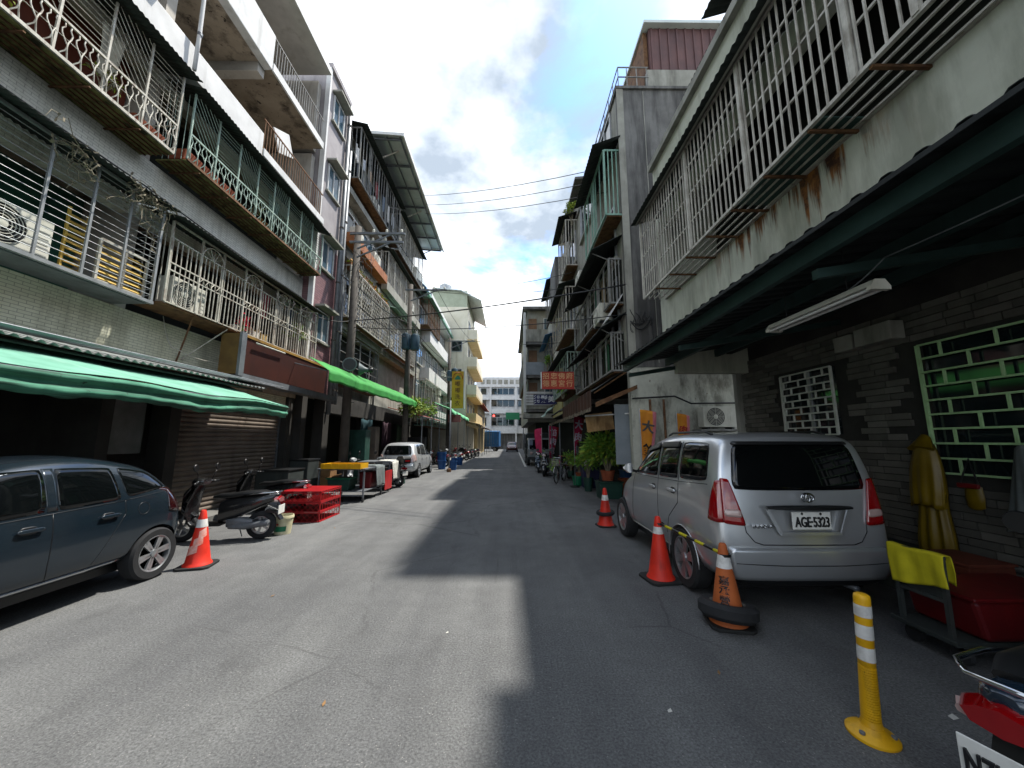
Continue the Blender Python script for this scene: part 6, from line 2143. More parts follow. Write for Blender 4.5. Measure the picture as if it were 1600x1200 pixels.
# ------------------------------------------------------------------ small trucks
def build_truck(name, label, loc, rotz, cargo, cab, L=2.9, H=2.2, tarp=False):
    t = thing(name, label, 'truck', loc, None, rotz, local=True)
    part('chassis', MB().box(-.45, .45, -L / 2 - .2, L / 2 + 1.5, .42, .58), M_TRIM, t)
    part('cargo_bed', MB().box(-.9, .9, -L / 2, L / 2, .7, 1.12), cargo, t, bevel=.02)
    if tarp:
        part('cargo_hood', MB().prism([(-.88, 1.14), (.88, 1.14), (.88, H - .12), (.7, H), (-.7, H), (-.88, H - .12)], 'y', -L / 2 + .02, L / 2 - .02), cargo, t, bevel=.03)
        for y in frange(-L / 2 + .2, L / 2 - .1, .65):
            part('hoop', MB().tube([(-.9, y, 1.12), (-.9, y, H - .1), (-.7, y, H + .02), (.7, y, H + .02), (.9, y, H - .1), (.9, y, 1.12)], .02, 6), M_STEELP, t)
    part('cab', MB().prism([(L / 2 + .1, .5), (L / 2 + 1.55, .5), (L / 2 + 1.6, 1.1), (L / 2 + 1.25, 1.75), (L / 2 + 1.0, 1.86), (L / 2 + .1, 1.86)], 'x', -.82, .82), cab, t, bevel=.05)
    part('windscreen', MB().prism([(L / 2 + 1.60, 1.12), (L / 2 + 1.625, 1.12), (L / 2 + 1.29, 1.74), (L / 2 + 1.265, 1.74)], 'x', -.72, .72), M_CGLASS, t)
    for sg in (-1, 1):
        part('side_window', MB().box(sg * .815, sg * .83, L / 2 + .4, L / 2 + 1.2, 1.15, 1.7), M_CGLASS, t)
        part('headlamp', MB().lathe([(.1, 0), (.1, .05), (.06, .07)], 14, (sg * .6, L / 2 + 1.57, .85), Matrix(((1, 0, 0), (0, 0, 1), (0, 1, 0)))), M_TAILW, t)
        part('wing_mirror', MB().box(sg * .9, sg * 1.02, L / 2 + 1.2, L / 2 + 1.25, 1.2, 1.5), M_TRIM, t, bevel=.015)
        part('tail_lamp', MB().box(sg * .6, sg * .85, -L / 2 - .04, -L / 2 - .005, .72, .86), M_TAILR, t)
        for y in (-L / 2 + .7, L / 2 + .85):
            wheel(t, sg * .76, y, .33, .2, 'five', sg)
    part('bumper', MB().box(-.82, .82, L / 2 + 1.6, L / 2 + 1.68, .42, .62), M_TRIM, t, bevel=.02)
    part('number_plate', MB().box(-.17, .17, L / 2 + 1.68, L / 2 + 1.69, .46, .58), M_PLATE, t)
    return t


build_truck('covered_truck', 'small covered truck with a dark green hood parked on the right before the grey building', (2.1, 28.0, 0), R(180), gm('dark_green_tarp', C('#2b3431'), C('#202826'), 2, rough=.7), paint('truck_grey', C('#7d8385'), .2, .4), 2.6, 2.2, True)
build_truck('box_truck', 'blue-hooded truck standing across the far end of the street', (-3.2, 60, 0), R(82), gm('truck_blue', C('#2f6aa0'), C('#265785'), 1.5, C('#5b8fbd'), .4, rough=.6), paint('truck_white', C('#c9cbc8'), .1, .4), 3.6, 3.2, True)
# ================================================================== street things
M_CONER = gm('cone_red', C('#d9301c'), C('#c02616'), 5, C('#6e2318'), .5, .52, (7, 7, 2.5), rough=.55, bump=.08, fleck=C('#8f4a3c'), fthr=.68, fsc=26)
M_CONEO = gm('cone_faded_orange', C('#b5602f'), C('#9c4d24'), 5, C('#5f3a24'), .55, .5, (5, 5, 2), rough=.7, bump=.08)
M_CONEW = gm('reflective_white', C('#dcdbd6'), C('#c2c1bc'), 9, C('#8d8880'), .5, .5, (8, 8, 8), rough=.4, bump=.05)
M_CONEB = gm('cone_base_black', C('#222322'), C('#1a1b1b'), 5, C('#3b3a37'), .4, rough=.8)
M_YELP = gm('yellow_plastic', C('#dca810'), C('#cb960e'), 5, C('#8a6a1c'), .45, .54, (9, 9, 3), rough=.5, bump=.08, fleck=C('#7a6226'), fthr=.67, fsc=30)
M_YELC = gm('yellow_cloth', C('#c9bd1c'), C('#ada312'), 5, C('#7d7a14'), .4, rough=.8)
M_REDTUB = gm('dark_red_plastic', C('#6b1114'), C('#560c0f'), 3, C('#430c0c'), .4, rough=.45)
M_BLUEP = gm('blue_plastic', C('#23538c'), C('#1b4274'), 4, C('#122a4a'), .4, rough=.45)
M_NAVY = gm('navy_plastic', C('#26264f'), C('#1d1d40'), 3, rough=.5)
M_TEALP = gm('dark_teal_plastic', C('#1d4238'), C('#15332b'), 3, rough=.5)
M_GREENP = gm('green_plastic', C('#1d7a55'), C('#156344'), 3, rough=.45)
M_GREYC = gm('grey_cloth', C('#6d7474'), C('#565d5d'), 4, rough=.9)
M_WHITEC = gm('white_cloth', C('#c9c8c0'), C('#b0afa7'), 3, C('#8c8a7e'), .4, rough=.9)


def cone(label, x, y, mt, h=.74, bands=((.70, .83),), base=.19, rot=0.0, patches=0, tip=None, group='traffic cones'):
    t = thing('traffic_cone', label, 'traffic cone', (x, y, 0), group, rot, local=True)
    r0, r1 = .148, .032

    def rr(z):
        return r0 + (r1 - r0) * (z - .03) / (h - .03)
    b = base
    c = .05
    part('base', MB().prism([(-b, -b + c), (-b + c, -b), (b - c, -b), (b, -b + c), (b, b - c), (b - c, b), (-b + c, b), (-b, b - c)], 'z', .0, .032), M_CONEB, t, bevel=.008)
    part('shell', MB().lathe([(r0 + .02, .031), (r0 + .012, .05), (rr(.07), .07)] + [(rr(z), z) for z in (.2, .35, .5, .62, h - .02)] + [(r1 - .006, h), (r1 - .012, h - .004)], 32), mt, t, 40)
    for k, (a, e) in enumerate(bands):
        z0, z1 = a * h, e * h
        part('band', MB().lathe([(rr(z0) + .0015, z0), (rr(z1) + .0015, z1)], 32, cap=False), M_CONEW, t, True)
    for k in range(patches):
        a0 = R(-140 + k * 30)
        z0 = .16 + .1 * k
        mb = MB()
        mb.sheet(lambda u, v: ((rr(z0 + .11 * v + .05 * u) + .002) * math.cos(a0 + 1.1 * u), (rr(z0 + .11 * v + .05 * u) + .002) * math.sin(a0 + 1.1 * u), z0 + .11 * v + .05 * u), 10, 4)
        part('worn_band', mb, gm('worn_band', C('#d8b3a8'), C('#cf6a55'), 14, rough=.5), t, True)
    return t


def ring(label, x, y, z, R0, r, tilt=(0, 0), n=40):
    t = thing('tyre_ring', label, 'tyre', (x, y, z), 'small tyres weighing down cones', local=True)
    o = part('tread', MB().lathe([(R0 - r * .55, -r * .9), (R0 + r * .5, -r), (R0 + r, -r * .5), (R0 + r, r * .5), (R0 + r * .5, r), (R0 - r * .55, r * .9), (R0 - r * .75, r * .75), (R0 - r * .3, 0), (R0 - r * .75, -r * .75), (R0 - r * .55, -r * .9)], n, cap=False), M_TYRE, t, 40)
    part('bead', MB().lathe([(R0 - r * .8, r * .72), (R0 - r * .55, r * .93), (R0 - r * .5, r * .93), (R0 - r * .75, r * .7), (R0 - r * .8, r * .72)], n, cap=False), gm('tyre_dust', C('#6d6a62'), C('#4c4a45'), 8, rough=.9), t, 40)
    t.rotation_euler = (tilt[0], tilt[1], 0)
    return t


cone('red cone with worn white stripes beside the blue hatchback wheel', -4.25, 5.4, M_CONER, .74, ((.70, .84),), .2, .25, 3)
cone('red cone with a white collar by the front wheel of the silver van', 1.95, 7.75, M_CONER, .74, ((.68, .82),), .18, .1)
ring('thin black rubber ring resting around the far red cone', 1.95, 7.75, .26, .145, .035, (.06, -.05))
cone('clean red cone on a black base by the rear wheel of the silver van', 1.88, 4.86, M_CONER, .75, ((.73, .84),), .21, .15)
cone('faded orange cone with black characters standing in a tyre', 2.06, 3.74, M_CONEO, .72, ((.70, .86),), .19, -.2)
ring('small black tyre around the faded orange cone', 2.06, 3.74, .13, .185, .068, (-.12, .1))
CO = [o for o in bpy.data.objects if o.name.startswith('traffic_cone') and 'faded' in o.get('label', '')][0]
for k, key in enumerate(('cone1', 'cone2', 'cone3')):
    z = .40 - k * .082
    a = R(-116)
    rr_ = .148 + (.032 - .148) * (z - .03) / (.72 - .03) + .0015
    nrm = Vector((math.cos(a), math.sin(a), .165)).normalized()
    rt = Vector((-math.sin(a), math.cos(a), 0))
    up = nrm.cross(rt)
    M = Matrix((rt, up, nrm)).transposed()
    me = TXT[key].copy()
    me.materials.append(M_LETTER)
    for v in me.vertices:                      # wrap flat lettering onto the cone
        sx, sy = v.co.x * .095, v.co.y * .082
        v.co = Vector((sx, sy, .003 + v.co.z * .05 - sx * sx / (2.2 * rr_)))
    o = bpy.data.objects.new('lettering', me)
    COL.objects.link(o)
    o.parent = CO
    o.location = (rr_ * math.cos(a), rr_ * math.sin(a), z)
    o.rotation_euler = M.to_euler()
t = thing('cone_bar', 'black and yellow striped bar linking two cones behind the silver van', 'barrier bar', (1.95, 4.3, .66))
a, b = Vector((1.90, 4.86, .665)), Vector((2.07, 3.74, .615))
for k in range(8):
    p, q = a.lerp(b, k / 8), a.lerp(b, (k + 1) / 8)
    rod('stripe', p, q, .0165, M_YELC if k % 2 else M_TRIM, t, 10)
for p in (a, b):
    part('loop', MB().lathe([(.048, -.012), (.058, -.012), (.058, .012), (.048, .012), (.048, -.012)], 18, p, cap=False), M_TRIM, t, 40)

t = thing('flexible_bollard', 'yellow flexible bollard with three white reflective bands, lower right', 'bollard', (2.12, 2.42, 0), local=True)
part('base', MB().lathe([(.122, 0), (.122, .014), (.11, .024), (.07, .04), (.056, .06)], 36), M_YELP, t, 40)
pr = [(.055, .05), (.048, .08)]
for k in range(22):
    z = .085 + k * .0135
    pr += [(.0465 - k * .0002, z), (.0465 - k * .0002, z + .007), (.0425 - k * .0002, z + .0085), (.0425 - k * .0002, z + .012)]
pr += [(.0415, .385), (.0405, .755), (.038, .772), (.028, .779)]
part('shaft', MB().lathe(pr, 32), M_YELP, t, 50)
for z0, z1 in ((.41, .487), (.533, .61), (.654, .72)):
    part('band', MB().lathe([(.0428, z0), (.0422, z1)], 32, cap=False), M_CONEW, t, True)
for a in (200, 320, 80):
    part('bolt', MB().lathe([(.014, 0), (.014, .012), (.008, .014)], 10, (.092 * math.cos(R(a)), .092 * math.sin(R(a)), .03)), M_STEELP, t)
t.rotation_euler = (R(1.5), R(2.0), 0)


# ------------------------------------------------------------------ scooter
def ell(cx, y, cz, rx, rz, n=12, p=2.6):
    out = []
    for k in range(n):
        a = 2 * math.pi * k / n
        c, s_ = math.cos(a), math.sin(a)
        out.append((cx + rx * math.copysign(abs(c) ** (2 / p), c), y, cz + rz * math.copysign(abs(s_) ** (2 / p), s_)))
    return out


def build_scooter(label, loc, rotz, P, group='parked scooters', key=None, tail=None, lean=.0, detail=True, box=False, seatm=None, basket=False):
    t = thing('scooter', label, 'scooter', loc, group, rotz, local=True)
    t.rotation_euler = (0, lean, rotz)
    for y, nm in ((.62, 'front'), (-.60, 'rear')):
        Mx = Matrix(((0, 0, 1), (1, 0, 0), (0, 1, 0)))
        w = part('wheel', MB().lathe([(.15, -.045), (.2, -.05), (.232, -.03), (.24, 0), (.232, .03), (.2, .05), (.15, .045)], 28, (0, y, .24), Mx, False), M_TYRE, t, 40)
        part('rim', MB().lathe([(.155, -.03), (.155, .03), (.13, .03), (.13, -.03), (.155, -.03)], 24, (0, y, .24), Mx, False), M_RIM, w, 40)
        sp = MB()
        for k in range(5):
            a = 2 * math.pi * k / 5
            sp.bar((0, y, .24), (0, y + .14 * math.cos(a), .24 + .14 * math.sin(a)), .03, .03)
        part('spokes', sp, M_RIM, w, stuff=True)
    part('tail_cowl', MB().loft([ell(0, -.86, .735, .04, .03), ell(0, -.82, .72, .085, .065), ell(0, -.62, .665, .125, .105), ell(0, -.35, .59, .15, .16), ell(0, -.08, .52, .145, .19), ell(0, .04, .47, .12, .19)]), P, t, 50)
    part('seat', MB().loft([ell(0, -.72, .775, .08, .025), ell(0, -.60, .79, .115, .045), ell(0, -.30, .775, .13, .05), ell(0, -.12, .745, .13, .05), ell(0, .08, .745, .11, .045), ell(0, .16, .73, .08, .03)]), seatm or M_TRIM, t, 50)
    part('floorboard', MB().prism([(-.02, .26), (.44, .26), (.52, .36), (.48, .37), (.42, .30), (-.02, .31)], 'x', -.14, .14), M_TRIM, t, bevel=.015)
    part('leg_shield', MB().loft([ell(0, .46, .36, .15, .05), ell(0, .50, .50, .185, .05), ell(0, .47, .70, .19, .06), ell(0, .42, .86, .15, .05), ell(0, .38, .95, .09, .03)]), P, t, 50)
    part('front_cowl', MB().loft([ell(0, .50, .42, .08, .08), ell(0, .60, .56, .115, .1), ell(0, .60, .74, .11, .1), ell(0, .50, .90, .09, .06)]), P, t, 50)
    part('front_fender', MB().loft([[(x, .62 + (.27 + dz) * math.cos(R(a)), .24 + (.27 + dz) * math.sin(R(a))) for x, dz in ((-.07, -.04), (-.06, .005), (0, .02), (.06, .005), (.07, -.04), (0, -.01))] for a in range(15, 150, 15)]), P, t, 50)
    for s in (-1, 1):
        part('fork', MB().tube([(s * .075, .62, .24), (s * .07, .52, .62)], .018, 8), M_STEELP, t, True)
        part('mirror_stem', MB().tube([(s * .2, .36, 1.0), (s * .24, .34, 1.12), (s * .3, .34, 1.2)], .006, 6), M_TRIM, t, True)
        part('mirror', MB().lathe([(.058, -.012), (.065, 0), (.058, .012)], 16, (s * .31, .34, 1.24), Matrix(((1, 0, 0), (0, 0, 1), (0, 1, 0)))), M_TRIM, t, 40)
        part('grip', MB().tube([(s * .22, .355, .985), (s * .35, .32, .975)], .018, 8), M_TRIM, t, True)
    part('handlebar', MB().tube([(-.32, .33, .98), (-.15, .38, 1.0), (.15, .38, 1.0), (.32, .33, .98)], .012, 6), M_STEELP, t, True)
    part('headlamp_housing', MB().loft([ell(0, .32, .99, .12, .05), ell(0, .40, 1.0, .15, .075), ell(0, .47, .99, .13, .07), ell(0, .50, .98, .09, .05)]), P, t, 50)
    part('headlamp', MB().loft([ell(0, .49, .985, .1, .05), ell(0, .512, .98, .08, .04)]), M_TAILW, t, 50)
    part('engine', MB().box(.05, .17, -.66, -.12, .2, .36), M_STEELP, t, bevel=.03)
    part('engine', MB().loft([ell(-.08, -.5, .28, .05, .07), ell(-.09, -.3, .3, .07, .09), ell(-.08, -.1, .3, .05, .07)]), M_STEELP, t, 50)
    part('exhaust', MB().tube([(-.13, -.15, .24), (-.15, -.4, .25), (-.16, -.78, .3)], [.03, .055, .05], 12), M_STEELP, t, 40)
    part('rear_fender', MB().prism([(-.68, .50), (-.84, .46), (-.93, .32), (-.90, .32), (-.82, .43), (-.66, .46)], 'x', -.07, .07), M_TRIM, t)
    part('grab_rail', MB().tube([(-.15, -.34, .76), (-.165, -.55, .79), (-.15, -.78, .80), (-.08, -.88, .80), (.08, -.88, .80), (.15, -.78, .80), (.165, -.55, .79), (.15, -.34, .76)], .012, 8), M_CHROME, t, True)
    part('kickstand', MB().tube([(.1, -.2, .22), (.16, -.24, .02)], .01, 6), M_STEELP, t)
    tl = part('tail_lamp', MB().loft([[(x * 1.05, -.80 - .03 * math.cos(x * 9), .70 + b - abs(x) * .12) for x, b in ((-.13, .0), (-.07, .03), (0, .04), (.07, .03), (.13, 0), (.1, -.05), (0, -.075), (-.1, -.05))], [(x * .85, -.885 - .02 * math.cos(x * 9), .685 + b * .8 - abs(x) * .1) for x, b in ((-.13, .0), (-.07, .03), (0, .04), (.07, .03), (.13, 0), (.1, -.05), (0, -.075), (-.1, -.05))]]), M_TAILR, t, 40)
    for s in (-1, 1):
        part('turn_lamp', MB().loft([ell(s * .12, -.83, .655, .035, .025, 8), ell(s * .11, -.87, .65, .025, .018, 8)]), M_TAILW, tl, 50)
    p = part('number_plate', MB().box(-.13, .13, -.905, -.897, .42, .57), M_PLATE, t, bevel=.006)
    if key:
        letters('lettering', key, M_LETTER, p, (0, -.9065, .487), M_NEGY, fit=(.22, .085))
    part('plate_holder', MB().bar((0, -.84, .6), (0, -.898, .5), .1, .012), M_TRIM, p)
    if box:
        b = part('top_box', MB().prism([(-.98, .84), (-.62, .84), (-.6, 1.02), (-.66, 1.12), (-.92, 1.12), (-1.0, 1.02)], 'x', -.19, .19), M_TRIM, t, bevel=.03)
        part('reflector', MB().box(-.12, .12, -.995, -.985, .93, .97), M_TAILR, b)
    if basket:
        mb = MB()
        for k in range(9):
            mb.bar((-.16 + .04 * k, .62, .78), (-.18 + .045 * k, .66, 1.0), .006)
            mb.bar((-.16 + .04 * k, .62, .78), (-.16 + .04 * k, .5, .78), .006)
        for k in range(4):
            mb.bar((-.17, .62 + .012 * k, .79 + .07 * k), (.17, .62 + .012 * k, .79 + .07 * k), .006)
        part('basket', mb, M_STEELP, t, stuff=True)
    return t


P_BLK = paint('scooter_black', C('#131417'), .2, .25, .08)
P_WHT = paint('scooter_white', C('#c9ccce'), .1, .3, .15)
P_BLU = paint('scooter_dark_blue', C('#15293a'), .3, .22, .03)
P_RED = paint('scooter_red', C('#8c1418'), .2, .25, .08)
P_GRY = paint('scooter_grey', C('#5b6064'), .3, .3, .12)
build_scooter('dark blue scooter with a red tail lamp and plate N7L at the lower right corner', (2.66, 1.77, 0), R(-73), P_BLU, None, 'plate_sco')
build_scooter('black and maroon scooter with a broken tail beside the red cone', (-4.93, 6.72, 0), R(100), P_BLK, None, None)
lefts = (((-5.4, 8.6, 0), 95, P_BLK, 'black scooter against the rolling shutter behind the red crates', False), ((-4.6, 14.4, 0), 62, P_GRY, 'grey scooter parked among the stall carts', True),
         ((-4.5, 26.5, 0), 70, P_GRY, 'grey scooter, nearest of the far left row beyond the blue buckets', False), ((-4.3, 28.2, 0), 72, P_WHT, 'white scooter, second of the far left row', False),
         ((-4.4, 30.4, 0), 70, P_BLK, 'black scooter, third of the far left row', True), ((-4.2, 32.4, 0), 75, P_RED, 'red scooter, fourth of the far left row', False),
         ((-4.1, 34.6, 0), 70, P_BLK, 'black scooter, fifth of the far left row', False), ((-4.0, 37.0, 0), 72, P_GRY, 'grey scooter, sixth of the far left row', False), ((-3.9, 40.0, 0), 72, P_BLK, 'black scooter, last of the far left row', False))
for loc, a, P, lab, bx in lefts:
    build_scooter(lab, loc, R(a), P, 'scooters parked on the left', box=bx)
rights = (((1.62, 20.6, 0), 176, P_BLU, 'dark blue scooter in front of the covered truck on the right', False), ((1.78, 18.6, 0), 170, P_BLK, 'black scooter under the red banners on the right', True), ((2.9, 17.6, 0), 160, P_GRY, 'grey scooter behind the bicycle on the right', False))
for loc, a, P, lab, bx in rights:
    build_scooter(lab, loc, R(a), P, 'scooters parked on the right', box=bx)
build_scooter('black scooter in the dark corner under the large green-lit grille', (4.45, 2.75, 0), R(-60), P_BLK, None, box=False)


# ------------------------------------------------------------------ bicycle
def bicycle(label, loc, rz):
    t = thing('bicycle', label, 'bicycle', loc, None, rz, local=True)
    Mx = Matrix(((0, 0, 1), (1, 0, 0), (0, 1, 0)))
    for y in (-.52, .52):
        w = part('wheel', MB().lathe([(.3, -.018), (.325, -.02), (.335, 0), (.325, .02), (.3, .018), (.3, -.018)], 32, (0, y, .335), Mx, False), M_TYRE, t, 40)
        sp = MB()
        for k in range(16):
            a = 2 * math.pi * k / 16
            sp.bar((0, y, .335), (0, y + .3 * math.cos(a), .335 + .3 * math.sin(a)), .004)
        part('spokes', sp, M_RIM, w, stuff=True)
        part('mudguard', MB().tube([(0, y + .36 * math.cos(R(a)), .335 + .36 * math.sin(R(a))) for a in range(10, 171, 16)], .018, 6), M_CHROME, t, True)
    fr = MB()
    for p in ([(0, -.52, .335), (0, -.1, .3), (0, .42, .78)], [(0, -.1, .3), (0, -.2, .8)], [(0, -.52, .335), (0, -.18, .7)], [(0, -.18, .7), (0, .41, .74)], [(0, .52, .335), (0, .4, .95)]):
        fr.tube(p, .016, 8)
    part('frame', fr, M_STEELP, t, True)
    part('saddle', MB().loft([ell(0, -.34, .84, .09, .03), ell(0, -.22, .85, .07, .035), ell(0, -.06, .84, .02, .02)]), M_TRIM, t, 50)
    part('handlebar', MB().tube([(-.27, .2, .98), (-.2, .38, 1.0), (.2, .38, 1.0), (.27, .2, .98)], .012, 8), M_CHROME, t, True)
    b = MB()
    for k in range(8):
        b.bar((-.14 + .04 * k, .5, .72), (-.16 + .046 * k, .52, .95), .005)
        b.bar((-.14 + .04 * k, .72, .72), (-.16 + .046 * k, .75, .95), .005)
    for z in (.72, .8, .88, .95):
        b.bar((-.16, .5, z), (.16, .5, z), .006)
        b.bar((-.16, .74, z), (.16, .74, z), .006)
        b.bar((-.16, .5, z), (-.16, .74, z), .006)
        b.bar((.16, .5, z), (.16, .74, z), .006)
    part('basket', b, M_IRONW, t, stuff=True)
    part('rack', MB().box(-.07, .07, -.8, -.35, .7, .72), M_STEELP, t)
    return t


bicycle('old bicycle with a front basket parked before the planters on the right', (2.12, 15.6, 0), R(155))

# ------------------------------------------------------------------ left: bucket, crates, stalls
t = thing('bucket', 'cream plastic bucket with a green print beside the scooter wheel', 'bucket', (-4.18, 7.2, 0), local=True)
part('shell', MB().lathe([(.135, 0), (.165, .28), (.175, .28), (.175, .31), (.168, .33), (.16, .33), (.13, .02)], 28), gm('cream_plastic', C('#cfc9a8'), C('#bdb693'), 4, C('#97906f'), .3, rough=.5), t, 40)
part('green_print', MB().sheet(lambda u, v: ((.146 + .012 * v + .0015) * math.cos(R(-125 + 85 * u)), (.146 + .012 * v + .0015) * math.sin(R(-125 + 85 * u)), .06 + .09 * v), 12, 2), M_GREENP, t, True)
part('red_print', MB().sheet(lambda u, v: ((.158 + .004 * v + .0015) * math.cos(R(-115 + 30 * u)), (.158 + .004 * v + .0015) * math.sin(R(-115 + 30 * u)), .175 + .025 * v), 6, 1), M_RED, t, True)
part('handle', MB().tube([(.17 * math.cos(a), .17 * math.sin(a) * .3 - .12 * math.sin(a), .30 - .12 * math.sin(a)) for a in [math.pi * k / 12 for k in range(13)]], .004, 5), M_STEELP, t)
one('fallen_plate', MB().obox((-4.27, 7.0, .42), (.26, .004, .15), Matrix.Rotation(.55, 3, 'Y') @ Matrix.Rotation(.4, 3, 'Z')), M_PLATE, 'bent white number plate dangling behind the black and maroon scooter', 'plate', bevel=.004, loc=(-4.27, 7.0, .42))


def crate(label, x0, y0, z0, w, d, h, mt, group, lattice=True):
    t = thing('crate', label, 'crate', (x0 + w / 2, y0 + d / 2, z0), group)
    th = .018
    f = MB()
    for a, b in ((x0, x0 + th), (x0 + w - th, x0 + w)):
        for c, e in ((y0, y0 + th), (y0 + d - th, y0 + d)):
            f.box(a, b, c, e, z0, z0 + h)
    part('corner_post', f, mt, t, stuff=True)
    for z, hh in ((z0, .016), (z0 + h - .024, .024)):
        r = MB()
        r.box(x0, x0 + w, y0 - .004, y0 + th - .006, z, z + hh)
        r.box(x0, x0 + w, y0 + d - th + .006, y0 + d + .004, z, z + hh)
        r.box(x0 - .004, x0 + th - .006, y0 + th - .005, y0 + d - th + .005, z, z + hh)
        r.box(x0 + w - th + .006, x0 + w + .004, y0 + th - .005, y0 + d - th + .005, z, z + hh)
        part('rim', r, mt, t)
    part('floor', MB().box(x0 + th, x0 + w - th, y0 + th, y0 + d - th, z0 + .004, z0 + .016), mt, t)
    g = MB()
    zi, zj = z0 + .016, z0 + h - .024
    hh = zj - zi
    step = .115
    n = int(w / step)
    for k in range(-2, n + 1):                                 # crossed lattice on the long faces
        for sgn in (1, -1):
            for yy in (y0 + .006, y0 + d - .012):
                xa = x0 + k * step if sgn > 0 else x0 + w - k * step
                xb_ = xa + sgn * hh * 1.05
                lo, hi = x0 + th, x0 + w - th
                pa, pb = (xa, zi), (xb_, zj)
                def clip(p, q):
                    if p[0] < lo: return (lo, p[1] + (q[1] - p[1]) * (lo - p[0]) / (q[0] - p[0]))
                    if p[0] > hi: return (hi, p[1] + (q[1] - p[1]) * (hi - p[0]) / (q[0] - p[0]))
                    return p
                if max(pa[0], pb[0]) <= lo or min(pa[0], pb[0]) >= hi:
                    continue
                pa2, pb2 = clip(pa, pb), clip(pb, pa)
                g.bar((pa2[0], yy + .003 * sgn, pa2[1]), (pb2[0], yy + .003 * sgn, pb2[1]), .006, .0105, up=(0, 1, 0))
    for k in range(1, int(d / .12) + 1):
        for xx in (x0 + .006, x0 + w - .006):
            g.box(xx - .003, xx + .003, y0 + k * .115 - .006, y0 + k * .115 + .006, zi, zj)
    part('lattice', g, mt, t, stuff=True)
    return t


M_CRATE = gm('crate_red', C('#a8171e'), C('#8e1217'), 4, C('#6d1014'), .35, rough=.4, bump=.05)
for k, lab in enumerate(('bottom red lattice crate of the stack beside the bucket', 'middle red lattice crate of the stack beside the bucket', 'topmost red lattice crate of the stack beside the bucket')):
    crate(lab, -4.83, 8.12, .0 + k * .205, .86, .95, .2, M_CRATE, 'stacked red crates')
part_lid = MB().box(-4.84, -3.96, 8.11, 9.08, .617, .632)
t = thing('slatted_tray', 'red slatted tray lying on top of the crate stack', 'tray', (-4.4, 8.6, .615))
for k in range(9):
    piece('slat', (-4.84, 8.15 + k * .11, .628), (-3.96, 8.15 + k * .11, .628), .085, .014, M_CRATE, t)
for x in (-4.7, -4.1):
    piece('batten', (x, 8.11, .62), (x, 9.08, .62), .04, .008, M_CRATE, t)


def stall(label, x0, x1, y0, y1, z, mt, wheels=True):
    t = thing('stall_cart', label, 'cart', ((x0 + x1) / 2, (y0 + y1) / 2, 0))
    part('top', MB().box(x0, x1, y0, y1, z - .04, z), mt, t, bevel=.006)
    for x in (x0 + .05, x1 - .05):
        for y in (y0 + .06, y1 - .06):
            piece('leg', (x, y, .12), (x, y, z - .04), .04, .04, M_STEELP, t)
            part('caster', MB().lathe([(.06, -.02), (.06, .02)], 14, (x, y, .06), Matrix(((0, 0, 1), (1, 0, 0), (0, 1, 0)))), M_TYRE, t, 40)
    for zz in (.3,):
        part('shelf', MB().box(x0 + .03, x1 - .03, y0 + .03, y1 - .03, zz - .015, zz), M_STEELP, t)
    for y in (y0 + .06, y1 - .06):
        piece('stretcher', (x0 + .05, y, .18), (x1 - .05, y, .18), .03, .03, M_STEELP, t)
    return t


stall('steel stall cart under the yellow tray, left', -5.35, -4.0, 10.6, 12.2, .92, M_STEELP)
stall('second stall cart draped with a white cloth, left', -5.2, -4.05, 13.0, 14.0, .98, M_STEELP)
t = thing('tray', 'bright yellow plastic tray lying on the near stall cart', 'tray', (-4.6, 10.9, .92))
tb = MB()
tb.box(-5.15, -4.1, 10.45, 11.0, .925, .94)
part('floor', tb, M_YELP, t)
for a, b, c, d in ((-5.15, -4.1, 10.43, 10.45), (-5.15, -4.1, 11.0, 11.02), (-5.17, -5.15, 10.43, 11.02), (-4.1, -4.08, 10.43, 11.02)):
    part('side', MB().box(a, b, c, d, .92, 1.06), M_YELP, t)
for k in range(6):
    part('rib', MB().box(-5.1 + k * .2, -5.07 + k * .2, 10.415, 10.43, .925, 1.055), M_YELP, t)


def drape(name, label, cat, pts, mt, seedk=0.0, n=16):
    """cloth hanging: pts = profile polyline (x,z) swept along y0..y1 with folds"""
    (prof, y0, y1) = pts

    def fn(u, v):
        q = v * (len(prof) - 1)
        i = min(int(q), len(prof) - 2)
        f = q - i
        x = prof[i][0] + (prof[i + 1][0] - prof[i][0]) * f
        z = prof[i][1] + (prof[i + 1][1] - prof[i][1]) * f
        y = y0 + (y1 - y0) * u
        return (x + .02 * math.sin(u * 17 + seedk) * v, y + .015 * math.sin(v * 7 + seedk), z + .01 * math.sin(u * 11 + seedk) - .04 * v * abs(math.sin(u * 5 + seedk)))
    mb = MB().sheet(fn, n, 14, .006, (1, 0, .3))
    return one(name, mb, mt, label, cat, None, True, loc=(prof[0][0], y0, prof[-1][1]))


